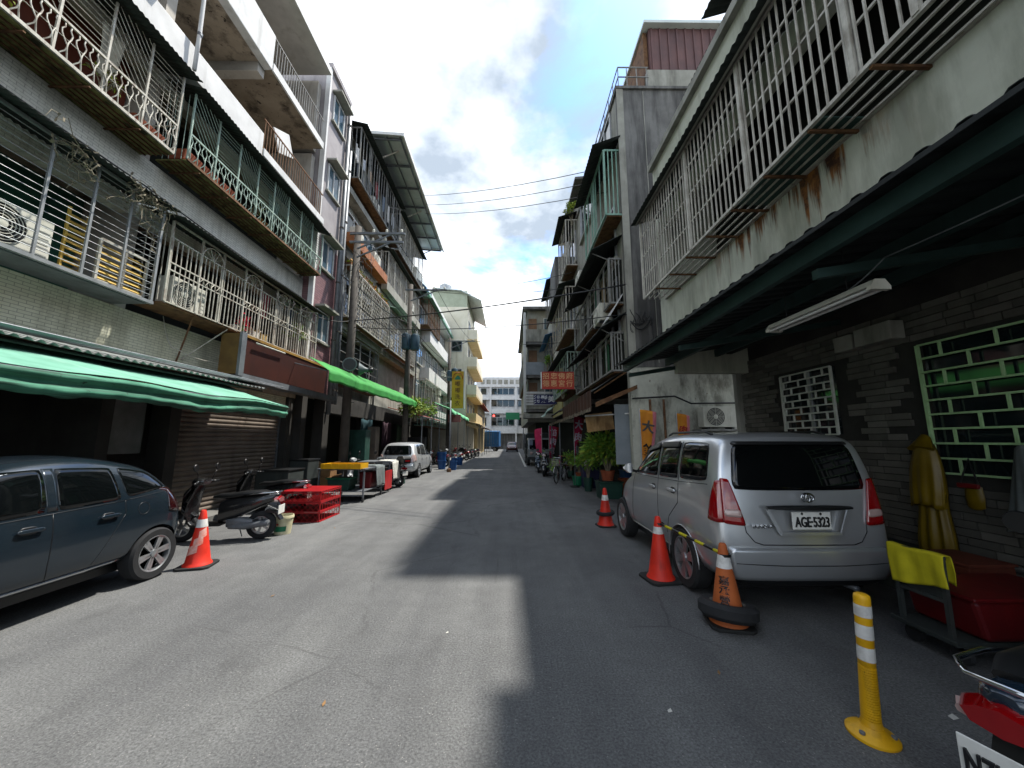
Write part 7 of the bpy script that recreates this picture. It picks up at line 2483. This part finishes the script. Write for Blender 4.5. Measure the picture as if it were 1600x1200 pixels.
drape('cloth', 'grey cloth hanging over the road side of the near stall cart', 'cloth', ([(-4.5, .945), (-3.985, .95), (-3.955, .6), (-3.94, .36)], 11.4, 12.2), M_GREYC, .4)
drape('cloth', 'white cloth draped over the second stall cart', 'cloth', ([(-4.6, 1.0), (-4.03, 1.0), (-4.0, .62), (-3.98, .38)], 13.1, 14.0), M_WHITEC, 1.7)
one('cardboard_sign', MB().box(-3.99, -3.97, 12.25, 12.95, .12, .72), M_RED, 'red panel standing between the two stall carts', 'panel', loc=(-3.98, 12.6, .12), bevel=.006)
t = thing('storage_tub', 'green plastic tub on the lower shelf of the near stall cart', 'tub', (-4.8, 10.9, .3))
part('shell', MB().prism([(-5.05, .3), (-4.5, .3), (-4.45, .62), (-5.1, .62)], 'y', 10.7, 11.2), M_TEALP, t, bevel=.02)
part('lid', MB().box(-5.13, -4.42, 10.67, 11.23, .62, .645), M_GREENP, t, bevel=.008)
t = thing('storage_tub', 'maroon plastic tub on the lower shelf of the near stall cart', 'tub', (-4.3, 11.5, .3))
part('shell', MB().prism([(-4.42, .3), (-4.1, .3), (-4.08, .75), (-4.44, .75)], 'y', 11.3, 11.9), M_REDTUB, t, bevel=.02)
part('lid', MB().box(-4.46, -4.06, 11.28, 11.92, .75, .77), M_REDTUB, t, bevel=.006)
for i, (x, y, z0, w, d, h, lab) in enumerate(((-5.75, 9.6, .1, .8, .7, .85, 'dark covered crate behind the red crates'), (-5.7, 10.6, .1, .5, .6, 1.05, 'dark covered box behind the near stall cart'), (-4.35, 15.0, 0, .42, .5, .5, 'dark teal tub behind the small silver car'))):
    t = thing('covered_box', lab, 'box', (x, y, z0))
    part('body', MB().box(x - w / 2, x + w / 2, y - d / 2, y + d / 2, z0, z0 + h), M_TEALP if i == 2 else M_EAVE, t, bevel=.02)
    part('lid', MB().box(x - w / 2 - .02, x + w / 2 + .02, y - d / 2 - .02, y + d / 2 + .02, z0 + h, z0 + h + .04), M_TRIM, t, bevel=.01)
# blue buckets down the left side
bk = None
for i, (x, y, r, lab) in enumerate(((-4.0, 22.6, .26, 'blue bucket nearest the silver car, left row'), (-3.25, 22.0, .25, 'blue bucket standing out in the road by the thin post'), (-4.3, 24.2, .3, 'tall blue barrel behind the thin post'), (-3.75, 25.6, .26, 'blue bucket beyond the thin post, nearer of two'), (-3.45, 26.4, .26, 'blue bucket beyond the thin post, farther of two'))):
    t = thing('bucket', lab, 'bucket', (x, y, 0), 'blue buckets on the left', local=True)
    h = .95 if i == 2 else .52
    part('shell', MB().lathe([(r * .8, 0), (r * .96, h * .9), (r * 1.04, h * .9), (r * 1.04, h), (r * .93, h), (r * .78, .04)], 22), M_BLUEP, t, 40)
    part('contents', MB().lathe([(.001, h * .9), (r * .92, h * .9)], 22, cap=False), M_TRIM, t)
    part('handle', MB().tube([(r * math.cos(a), -.1 * math.sin(a), h * .95 - .15 * math.sin(a)) for a in [math.pi * k / 10 for k in range(11)]], .006, 5), M_STEELP, t)
leafy('awning_bush', 'yellow-green bush spilling over the end of the bright green awning', 'bush', (-5.0, 19.9, 2.75), .75, 1.0, 900, M_LEAF2, .17, stems=16, mats2=M_LEAF1)
leafy('shop_plant', 'small leafy plant hanging under the left shop awnings', 'plant', (-4.9, 22.6, 2.9), .5, .8, 420, M_LEAF1, .16, stems=10, mats2=M_LEAF2)
t = thing('awning', 'light green awning strip below the tall yellow sign', 'awning', (-3.9, 30, 3.7))
part('canvas', MB().sheet(lambda u, v: (-5.2 + 1.3 * v, 25.2 + 11 * u, 4.3 - .5 * v + .04 * math.sin(u * 30)), 40, 5, .006), gm('mint_canvas', C('#7fc79a'), C('#63b382'), 2, C('#418a5c'), .4, rough=.7), t, True)
part('valance', MB().sheet(lambda u, v: (-3.89 + .01 * math.sin(u * 60), 25.2 + 11 * u, 3.8 - .35 * v + .04 * math.sin(u * 30)), 40, 2, .005, (1, 0, 0)), MATS['mint_canvas'], t, True)
for y in (25.4, 29, 33, 36):
    rod('support', (-3.95, y, 0), (-3.95, y, 3.8), .025, M_STEELP, t)
for i, (y0, y1, x, z, mt, lab) in enumerate(((19.8, 25.0, -4.6, 3.0, M_TERRA, 'brown tin awning over the dark shops beyond the green awning'), (37, 45.5, -2.9, 3.3, M_CREAMO, 'ochre awning at the foot of the cream building'), (46.5, 58, -2.7, 3.2, M_MAROON, 'dark red awning at the far left corner'))):
    t = thing('tin_awning', lab, 'awning', (x, y0, z))
    corr_sheet('sheet', mt, t, y0, y1, x - 1.9, z + .45, x, z, .2, .02)
    rod('front_tube', (x - .02, y0, z - .03), (x - .02, y1, z - .03), .025, M_STEELP, t)
    for y in (y0 + .1, (y0 + y1) / 2, y1 - .1):
        rod('support', (x - .04, y, 0), (x - .04, y, z), .03, M_STEELP, t)
one('sign_box', MB().box(-4.4, -3.5, 26.9, 27.05, 3.0, 3.55), gm('dull_pink_sign', C('#9b6a62'), C('#84574f'), 2, C('#5c3a34'), .5, rough=.7), 'dull pink box sign hanging under the light green awning', 'sign', bevel=.01, loc=(-3.9, 27, 3.0))
for i, (x0, x1, y, z0, z1, mt, lab) in enumerate(((-6.5, -5.5, 14.4, .1, 2.1, M_TEALP, 'dark teal cabinet in the arcade behind the stalls'), (-6.6, -5.9, 16.6, .1, 2.3, M_SHUT, 'dark brown cabinet in the arcade behind the silver car'), (-6.3, -5.2, 23.2, .1, 1.9, M_TRIM, 'black cabinet in the arcade beyond the silver car'))):
    t = thing('cabinet', lab, 'cabinet', ((x0 + x1) / 2, y, z0))
    part('body', MB().box(x0, x1, y, y + .5, z0, z1), mt, t, bevel=.015)
    for k in range(2):
        part('door', MB().box(x0 + .03 + k * (x1 - x0) / 2, x0 - .03 + (k + 1) * (x1 - x0) / 2, y - .015, y - .002, z0 + .05, z1 - .05), mt, t)

# ------------------------------------------------------------------ right: banners, planters, bins
def banner(label, x, y, z0, z1, w, mt, mt2, letters_, lm, ang, base=0.0, twist=.25, size=.26):
    t = thing('banner_flag', label, 'flag', (x, y, base), 'advertising banners on the right', ang, local=True)
    part('pole', MB().tube([(0, 0, 0), (0, 0, z1 - base + .03)], .012, 8), M_ALU, t, True)
    part('foot', MB().lathe([(.18, 0), (.18, .03), (.05, .06)], 16), M_TRIM, t)
    H = z1 - z0

    def fn(u, v):
        ww = w * (1 - .35 * v * v) * u
        return (ww * math.cos(twist * v * 2), .05 * math.sin(u * 5 + v * 4) * u + ww * math.sin(twist * v * 2) * .6, z1 - base - H * v - .07 * u * u)
    part('cloth', MB().sheet(fn, 10, 20, .004, (0, 1, 0)), mt, t, True)
    part('edge_strip', MB().sheet(lambda u, v: Vector(fn(.80 + .22 * u, v)) + Vector((0, -.006, 0)), 4, 20, .003, (0, 1, 0)), mt2, t, True)
    for k, key in enumerate(letters_):
        v = (k + .75) / (len(letters_) + .6)
        p = Vector(fn(.5, v))
        du = (Vector(fn(.6, v)) - Vector(fn(.4, v))).normalized()
        upv = Vector((0, 0, 1))
        nn = du.cross(upv).normalized()
        M = Matrix((du, nn.cross(du), nn)).transposed()
        letters('lettering', key, lm, t, p + nn * .028, M, size)
    return t


M_FORG = gm('orange_banner', C('#e0982a'), C('#d07f1e'), 3, C('#c9572c'), .5, rough=.7)
M_FPNK = gm('pink_edge', C('#d98a96'), C('#c96a74'), 4, rough=.7)
M_FMAG = gm('magenta_banner', C('#c92a5c'), C('#ad1f4c'), 3, C('#c9486e'), .5, .5, (4, 4, 3), rough=.7)
M_FLIL = gm('pale_print', C('#e3d8e6'), C('#cbb9d2'), 7, rough=.7)
banner('yellow and orange banner with black characters left of the silver van', 3.1, 8.75, 1.0, 2.42, .36, M_FORG, M_FPNK, ('f1', 'f2'), M_LETTER, R(-12), 0, .35, .3)
banner('narrow orange banner with red characters in front of the whitewashed wall', 4.02, 8.85, 1.0, 2.34, .27, M_FORG, M_FPNK, ('f3', 'f4'), M_RED, R(-20), 0, .3, .2)
banner('magenta banner with pale print, nearest of the three under the lean-to roof', 2.45, 14.0, .95, 2.62, .45, M_FMAG, M_RED, ('f1', 'f3', 'f4'), M_FLIL, R(25), 0, .5, .38)
banner('magenta banner, middle of the three under the lean-to roof', 1.98, 18.4, .85, 2.4, .5, M_FMAG, M_RED, ('f2', 'f3', 'f4'), M_FLIL, R(15), 0, .4, .36)
banner('magenta banner, farthest of the three under the lean-to roof', 1.8, 20.4, .85, 2.35, .4, M_FMAG, M_RED, ('f4', 'f2'), M_FLIL, R(165), 0, .4, .36)
leafy('potted_bush', 'large glossy green bush in a terracotta pot on the planters, right', 'bush', (2.98, 11.4, .5), .62, .85, 1700, M_LEAF1, .17, pot=(.22, .3, M_TERRA), stems=18, mats2=M_LEAF2)
leafy('potted_plant', 'small green potted plant beside the bicycle, right', 'plant', (2.75, 14.7, .25), .34, .6, 300, M_LEAF1, .13, pot=(.16, .22, M_TERRA), stems=9, mats2=M_LEAF2)
leafy('potted_plant', 'small plant at the foot of the middle magenta banner', 'plant', (2.2, 17.2, 0), .3, .5, 220, M_LEAF1, .12, pot=(.15, .2, M_TEALP), stems=8, mats2=M_LEAF2)
for i, (x, y, w, d, h, mt, lab) in enumerate(((2.98, 13.9, .6, .5, .78, M_NAVY, 'navy blue bin below the nearest magenta banner'), (3.0, 11.4, .7, .55, .5, M_TEALP, 'dark teal planter box under the large bush'), (4.15, 12.9, .6, .6, .7, M_BLUEP, 'blue box right of the large bush behind the van'))):
    t = thing('storage_bin', lab, 'bin', (x, y, 0))
    part('shell', MB().prism([(x - w * .44, 0), (x + w * .44, 0), (x + w / 2, h - .04), (x - w / 2, h - .04)], 'y', y - d / 2, y + d / 2), mt, t, bevel=.02)
    part('rim', MB().box(x - w / 2 - .02, x + w / 2 + .02, y - d / 2 - .02, y + d / 2 + .02, h - .04, h), mt, t, bevel=.008)
    part('soil', MB().box(x - w / 2 + .03, x + w / 2 - .03, y - d / 2 + .03, y + d / 2 - .03, h + .001, h + .012), M_TRIM, t)
for i, (x, y, r, h, mt, lab) in enumerate(((2.62, 14.5, .2, .36, M_GREENP, 'round green bucket beside the bicycle'), (3.75, 12.1, .25, .3, M_TERRA, 'low terracotta bowl, lower of two beside the van'), (3.78, 12.35, .22, .48, M_TERRA, 'terracotta pot behind the low bowl beside the van'))):
    t = thing('pot', lab, 'pot', (x, y, 0), local=True)
    part('shell', MB().lathe([(r * .75, 0), (r * .95, h * .85), (r, h * .85), (r, h), (r * .9, h), (r * .74, .04)], 20), mt, t, 40)
    part('soil', MB().lathe([(.001, h * .88), (r * .9, h * .88)], 20, cap=False), M_TRIM, t)
t = thing('stool', 'pink plastic stool behind the bicycle', 'stool', (2.5, 17.0, .6), local=True)
part('seat', MB().box(-.22, .22, -.18, .18, .36, .40), M_FMAG, t, bevel=.02)
for a in (-1, 1):
    for b in (-1, 1):
        part('leg', MB().bar((a * .19, b * .15, 0), (a * .16, b * .12, .37), .04, .04), M_FMAG, t)
t.location.z = .62
t = thing('shop_table', 'low wooden table under the pink stool', 'table', (2.5, 17.0, 0), local=True)
part('top', MB().box(-.35, .35, -.3, .3, .58, .62), M_BROWNB, t)
for a in (-1, 1):
    for b in (-1, 1):
        part('leg', MB().box(a * .32 - .02, a * .32 + .02, b * .27 - .02, b * .27 + .02, 0, .58), M_BROWNB, t)
one('white_container', MB().lathe([(.09, 0), (.1, .3), (.05, .36), (.05, .4)], 16, (2.85, 13.85, .79)), M_WHITEP, 'white plastic container on the navy bin', 'container', smooth=40, loc=(2.85, 13.85, .79))

# ------------------------------------------------------------------ right: under the carport
t = thing('hand_cart', 'dark steel platform cart with a yellow cloth on its handle', 'cart', (3.7, 3.3, 0))
part('deck', MB().box(3.38, 4.5, 3.02, 3.52, .15, .19), M_EAVE, t, bevel=.008)
M_CARTD = gm('dark_cart_steel', C('#3d4342'), C('#2e3332'), 4, C('#4a3a2c'), .4, rough=.55, metal=.2)
for y in (3.08, 3.44):
    piece('handle_post', (3.42, y, .19), (3.43, y, .78), .03, .03, M_CARTD, t)
piece('handle_bar', (3.43, 3.06, .78), (3.43, 3.46, .78), .03, .03, M_CARTD, t)
piece('handle_bar', (3.43, 3.08, .45), (3.43, 3.44, .45), .03, .03, M_CARTD, t)
part('handle_panel', MB().box(3.435, 3.445, 3.1, 3.42, .46, .66), M_EAVE, t)
for x in (3.5, 4.18):
    for y in (3.1, 3.44):
        c = part('caster', MB().lathe([(.065, -.02), (.065, .02)], 18, (x, y, .066), Matrix(((0, 0, 1), (1, 0, 0), (0, 1, 0)))), M_TYRE, t, 40)
        part('fork', MB().box(x - .02, x + .02, y - .03, y + .03, .1, .15), M_STEELP, c)


def ycloth(u, v):
    y = 3.04 + .44 * u + .03 * math.sin(v * 5) * (v - .5)
    s = (v - .42) * .46                               # arc length over the bar, + towards the road side
    a = abs(s)
    drop = max(0, a - .03) * (1.0 + .35 * (u if s > 0 else 1 - u))
    x = 3.432 - math.copysign(min(a, .03), s) - (.012 * math.sin(u * 8 + 1) + .006 * math.sin(u * 19)) * min(1, drop * 8) * math.copysign(1, s)
    return (x, y, .80 - drop + .006 * math.sin(u * 7))


one('cloth', MB().sheet(ycloth, 36, 30, .003, (1, 0, .2)), M_YELC, 'bright yellow cloth thrown over the cart handle', 'cloth', None, True, loc=(3.43, 3.25, .8))
t = thing('storage_tub', 'large red plastic tub on the platform cart', 'tub', (3.9, 3.3, .19))
part('shell', MB().prism([(3.6, .195), (4.45, .195), (4.5, .48), (3.54, .48)], 'y', 3.0, 3.52), M_REDTUB, t, bevel=.03)
part('rim', MB().box(3.52, 4.52, 2.98, 3.54, .48, .51), M_REDTUB, t, bevel=.01)
t = thing('raincoat', 'long yellow raincoat hanging on the stone wall', 'raincoat', (4.75, 4.3, .35))


def coat(u, v):
    a = (u - .5) * math.pi * 1.1
    wd = .07 + .09 * min(1, v * 2.4) + .02 * math.sin(v * 9)
    z = 1.66 - 1.28 * v
    f = .02 * math.sin(u * 31) * v
    return (4.86 - (wd * .55) * math.cos(a) - f, 4.32 + wd * math.sin(a) + .05 * v, z - .02 * math.sin(u * 9))


part('coat', MB().sheet(coat, 40, 24, .006, (-1, 0, 0)), gm('raincoat_yellow', C('#6e5a08'), C('#584706'), 4, C('#6d5a0c'), .4, rough=.4), t, True)
part('cape', MB().sheet(lambda u, v: Vector(coat(u, v * .55)) + Vector((-.035 - .03 * v, (u - .5) * .06, 0)), 30, 12, .006, (-1, 0, 0)), MATS['raincoat_yellow'], t, True)
part('hood', MB().loft([[(4.86 - .02 * k - .03 * math.cos(a), 4.32 + (.05 + .025 * k) * math.sin(a), 1.74 - .035 * k + .03 * math.cos(a)) for a in [2 * math.pi * j / 10 for j in range(10)]] for k in range(5)]), MATS['raincoat_yellow'], t, 60)
t = thing('shopping_bag', 'yellow and red bag hanging beside the raincoat', 'bag', (4.85, 4.0, .95))
part('bag', MB().loft([[(4.9 + .05 * math.cos(a) * s_, 3.98 + .12 * math.sin(a) * s_, z) for a in [2 * math.pi * j / 12 for j in range(12)]] for z, s_ in ((.98, .3), (1.0, .6), (1.1, .7), (1.22, .62))]), MATS['raincoat_yellow'], t, 50)
part('flap', MB().box(4.84, 4.87, 3.89, 4.08, 1.2, 1.25), M_REDTUB, t, bevel=.01)
part('strap', MB().tube([(4.86, 3.9, 1.24), (4.9, 3.98, 1.5), (4.86, 4.06, 1.24)], .01, 6), M_TRIM, t)
t = thing('hanging_coat', 'pale grey coat draped beside the large green-lit grille', 'coat', (4.8, 3.45, .9))
part('coat', MB().sheet(lambda u, v: (4.84 - .14 * math.cos((u - .5) * 2.6) - .015 * math.sin(u * 27) * v, 3.4 + (.13 + .16 * v) * (u - .5) * 2, 1.66 - .78 * v - .1 * abs(u - .5)), 30, 16, .006, (-1, 0, 0)), M_GREYC, t, True)
part('hook', MB().tube([(4.98, 3.4, 1.72), (4.84, 3.4, 1.72), (4.82, 3.4, 1.66)], .008, 6), M_STEELP, t)
t = thing('helmet', 'dark helmet hanging above the grey coat', 'helmet', (4.72, 3.25, 1.55))
part('shell', MB().lathe([(.135, 0), (.145, .06), (.13, .14), (.09, .19), (.03, .215)], 24, (4.75, 3.22, 1.5)), P_BLK, t, 60)
part('visor', MB().lathe([(.146, .05), (.150, .1), (.136, .14)], 24, (4.745, 3.215, 1.5), cap=False), M_CGLASS, t, True)
for i, (x, y, w, d, h, mt, lab) in enumerate(((4.6, 3.95, .45, .5, .5, M_BROWNB, 'brown box at the foot of the yellow raincoat'), (4.7, 4.75, .5, .55, .42, M_EAVE, 'dark box on the floor left of the raincoat'))):
    t = thing('floor_box', lab, 'box', (x, y, 0))
    part('body', MB().box(x - w / 2, x + w / 2, y - d / 2, y + d / 2, 0, h), mt, t, bevel=.015)
    part('lid', MB().box(x - w / 2 - .015, x + w / 2 + .015, y - d / 2 - .015, y + d / 2 + .015, h, h + .03), mt, t, bevel=.008)
for i, (x, y, r, lab) in enumerate(((1.02, 2.62, .012, 'white paper scrap on the road left of the bollard'), (2.75, 2.55, .02, 'pale leaf scrap on the road right of the bollard'), (-.55, 3.6, .01, 'tiny white scrap in the sunlit road'))):
    one('paper_scrap', MB().add([(x - r, y - r, .004), (x + r * 1.4, y - r * .6, .006), (x + r, y + r, .014), (x - r * .8, y + r * .7, .005)], [(0, 1, 2, 3)]), M_WHITEC, lab, 'scrap', loc=(x, y, .004))
# ================================================================== wires, conduits and shop clutter
def tangle(label, c, n, sx, sy, sz, r=.009):
    mb = MB()
    for i in range(n):
        a = Vector(c) + Vector((random.uniform(-sx, sx), random.uniform(-sy, sy), random.uniform(-sz, sz)))
        b = Vector(c) + Vector((random.uniform(-sx, sx), random.uniform(-sy, sy), random.uniform(-sz, sz)))
        dr = random.uniform(.05, .35)
        pts = []
        for k in range(9):
            u = k / 8
            p = a.lerp(b, u)
            p.z -= dr * 4 * u * (1 - u)
            p.x += .04 * math.sin(u * 9 + i)
            pts.append(p)
        mb.tube(pts, r * random.uniform(.6, 1.2), 4)
    o = one('cable_tangle', mb, M_CABLE, label, 'cables', None, True, loc=c)
    return o


tangle('tangle of black cables on the dark pole below its crossarm', (-5.7, 13.3, 8.2), 16, .5, .5, .8)
tangle('tangle of black cables around the transformers on the second pole', (-5.1, 19.1, 7.2), 18, .6, .5, 1.0)
tangle('tangle of black cables on the third pole', (-4.8, 30.1, 7.6), 12, .5, .5, 1.0)
tangle('cable bundle knotted on the concrete wall beside the white slanted sheet', (3.4, 9.05, 4.8), 10, .3, .03, .22)
tangle('loose cables hanging along the arched cage eave', (-6.0, 9.5, 5.55), 7, .1, 1.8, .12, .007)
for i, (a, b, lab) in enumerate((((-5.85, 13.2, 7.6), (-5.35, 19.1, 7.9), 'upper communication cable between the first two left poles'), ((-5.85, 13.2, 6.9), (-5.35, 19.1, 7.1), 'lower communication cable between the first two left poles'),
                                 ((-5.35, 19.2, 7.9), (-4.95, 30.1, 8.0), 'upper communication cable between the farther left poles'), ((-5.35, 19.2, 6.8), (-4.95, 30.1, 7.0), 'lower communication cable between the farther left poles'),
                                 ((-6.2, 14.0, 6.2), (-6.2, 25.0, 6.25), 'black cable strung along the third-floor slab of the caged building'), ((-6.2, 18.0, 9.2), (-6.3, 25.0, 9.1), 'black cable strung along the fourth floor of the caged building'))):
    wire(lab, a, b, .02 if i < 4 else .012, .25 if i < 4 else .1)
for i, (x, y, z0, z1, lab) in enumerate(((-6.82, 14.0, 3.4, 12.0, 'grey downpipe at the near corner of the caged building'), (-6.82, 18.55, 3.4, 14.8, 'grey downpipe between the two hexagonal cages'), (-6.5, 25.4, 3.2, 12.4, 'grey downpipe on the white building, left'))):
    t = thing('drain_pipe', lab, 'pipe', (x, y, z0))
    part('pipe', MB().tube([(x, y, z0), (x, y, z1)], .05, 8), M_STEELP, t, True)
    for z in frange(z0 + .6, z1, 2.4):
        part('clip', MB().lathe([(.064, -.03), (.064, .03)], 8, (x, y, z)), M_RUST, t)
for (x, y, z, f, lab) in ((-6.4, 16.6, 9.9, '+x', 'outdoor unit at the far end of the orange planter band'), (-6.45, 16.2, 12.45, '+x', 'outdoor unit among the laundry in the grey top-floor cage'), (-6.4, 23.0, 9.95, '+x', 'outdoor unit in the white fourth-floor balcony cage'),
                          (-6.0, 33.5, 7.4, '+x', 'outdoor unit on the middle balcony of the white building'), (2.75, 13.4, 7.45, '-x', 'outdoor unit above the black canopy of the concrete building'), (2.75, 18.5, 4.0, '-x', 'outdoor unit inside the lowest cage of the patched building')):
    ac_unit('air_conditioner', lab, (x, y, z), f, .8, .55)


def carton(label, x, y, z, w, d, h, mt):
    t = thing('carton', label, 'box', (x, y, z))
    part('side', MB().box(x - w / 2, x + w / 2, y - d / 2, y + d / 2, z, z + h), mt, t, bevel=.01)
    part('tape', MB().box(x - .03, x + .03, y - d / 2 - .002, y + d / 2 + .002, z + h, z + h + .003), M_TRIM, t)
    for s in (-1, 1):
        part('flap', MB().obox((x + s * (w / 2 + .05), y, z + h + .03), (.13, d, .006), Matrix.Rotation(-s * .5, 3, 'Y')), mt, t)


M_CARD = gm('cardboard', C('#8a6a45'), C('#745636'), 4, C('#4d3822'), .4, rough=.9)
for i, (x, y, z, w, d, h, lab) in enumerate(((-5.9, 12.3, .1, .6, .5, .45, 'lower cardboard carton in the arcade behind the near stall cart'), (-5.92, 12.32, .55, .5, .45, .4, 'upper cardboard carton in the arcade behind the near stall cart'), (-5.9, 15.2, .1, .6, .6, .5, 'cardboard carton beside the dark teal cabinet'), (-5.6, 21.6, .1, .6, .5, .6, 'cardboard carton in the arcade beyond the small silver car'), (3.9, 10.4, 0, .6, .5, .5, 'cardboard carton behind the large bush on the right'))):
    carton(lab, x, y, z, w, d, h, M_CARD)
for i, (x, y, mt, lab) in enumerate(((-6.0, 13.2, M_BLUEP, 'blue lattice crate deep in the arcade behind the stalls'), (-5.4, 22.6, M_CRATE, 'red lattice crate beyond the small silver car'), (3.6, 16.6, M_BLUEP, 'blue lattice crate behind the scooters on the right'))):
    crate(lab, x - .25, y - .18, .1 if x < 0 else 0, .5, .36, .3, mt, 'single crates in the shops')
for i, (y, c, lab) in enumerate(((15.9, '#1f3f47', 'dark blue-green cloth hanging in the arcade behind the silver car'), (18.6, '#3b2430', 'dark plum cloth hanging in the arcade beyond the silver car'), (21.0, '#2a3b2a', 'dark green cloth hanging in the arcade near the thin post'))):
    mm = gm('arcade_cloth_%d' % i, C(c), None, 4, rough=.9)
    one('hanging_cloth', MB().sheet(lambda u, v: (-6.3 + .04 * math.sin(u * 14), y + 1.2 * u, 2.6 - 1.3 * v + .03 * math.sin(u * 9)), 20, 8, .005, (1, 0, 0)), mm, lab, 'cloth', None, True, loc=(-6.3, y, 2.6))
# small litter on the road
for i, (x, y, lab) in enumerate(((-2.6, 4.4, 'brown leaf on the sunlit road left of centre'), (-3.4, 7.6, 'brown leaf near the cream bucket'), (1.4, 6.0, 'brown leaf near the clean red cone'), (-1.2, 2.7, 'brown leaf at the bottom of the picture'), (1.55, 3.0, 'brown leaf left of the flexible bollard'))):
    s = .022
    a = random.uniform(0, 6)
    M = Matrix.Rotation(a, 3, 'Z')
    pts = [Vector((x, y, .005)) + M @ Vector(p) for p in ((-s, 0, 0), (0, -s * .5, .004), (s * 1.3, 0, .01), (0, s * .5, .004))]
    one('fallen_leaf', MB().add(pts, [(0, 1, 2), (0, 2, 3)]), M_CARD, lab, 'leaf', loc=(x, y, .005))

for i, (x, y, z, r, h, n, lab) in enumerate(((2.7, 12.9, .3, .4, .8, 320, 'leafy potted plant between the large bush and the navy bin'), (3.7, 10.7, .3, .4, .9, 320, 'tall potted plant right of the large bush, half behind the van'), (2.7, 16.4, .15, .32, .7, 240, 'potted plant beside the old bicycle, farther one'), (2.0, 19.6, .1, .35, .6, 220, 'potted plant below the farthest magenta banner'))):
    leafy('potted_plant', lab, 'plant', (x, y, z if z < .2 else 0), r, h, n, M_LEAF1, .14, pot=(.17, .25 if z < .2 else .45, M_TERRA if i % 2 else M_TEALP), stems=9, mats2=M_LEAF2)
build_scooter('silver scooter behind the near stall cart', (-5.35, 13.9, 0), R(80), P_WHT, 'scooters parked on the left')
build_scooter('maroon scooter just beyond the thin post on the left', (-4.7, 24.9, 0), R(75), P_RED, 'scooters parked on the left')

for i, (x, y, z1, h, w, c, lab) in enumerate(((-6.42, 9.35, 5.55, .7, .4, '#7c2f38', 'dark red shirt hanging in the arched second-floor cage'), (-6.42, 9.95, 5.5, .6, .36, '#b9b4aa', 'pale shirt hanging in the arched second-floor cage'), (-6.42, 10.45, 5.55, .75, .38, '#3a4252', 'navy trousers hanging in the arched second-floor cage'),
                                              (-6.5, 1.9, 8.4, .8, .5, '#9aa3a8', 'grey towel hanging in the white flower cage at the top left'), (-6.5, 5.2, 8.35, .9, .35, '#a9a594', 'pale cloth hanging at the far end of the white flower cage'), (-6.5, 9.4, 8.3, .6, .5, '#5a6e66', 'green-grey cloth hanging in the green flower cage'))):
    mm = gm('hung_garment_%d' % i, C(c), None, 6, rough=.9)
    one('hung_cloth', MB().sheet(lambda u, v: (x + .03 * math.sin(u * 8 + v * 3), y + w * (u - .5) * (1 - .12 * math.sin(v * 3)), z1 - h * v + .02 * math.sin(u * 12) - .05 * abs(u - .5)), 14, 10, .005, (1, 0, 0)), mm, lab, 'laundry', None, True, loc=(x, y, z1))
for i, (x, y, z, w, d, h, lab) in enumerate(((-6.6, 2.6, 4.06, .3, .4, .35, 'brown storage box on the near second-floor cage tray'), (-6.62, 9.0, 7.08, .25, .4, .22, 'small cardboard box in the green flower cage'))):
    carton(lab, x, y, z, w, d, h, M_CARD)
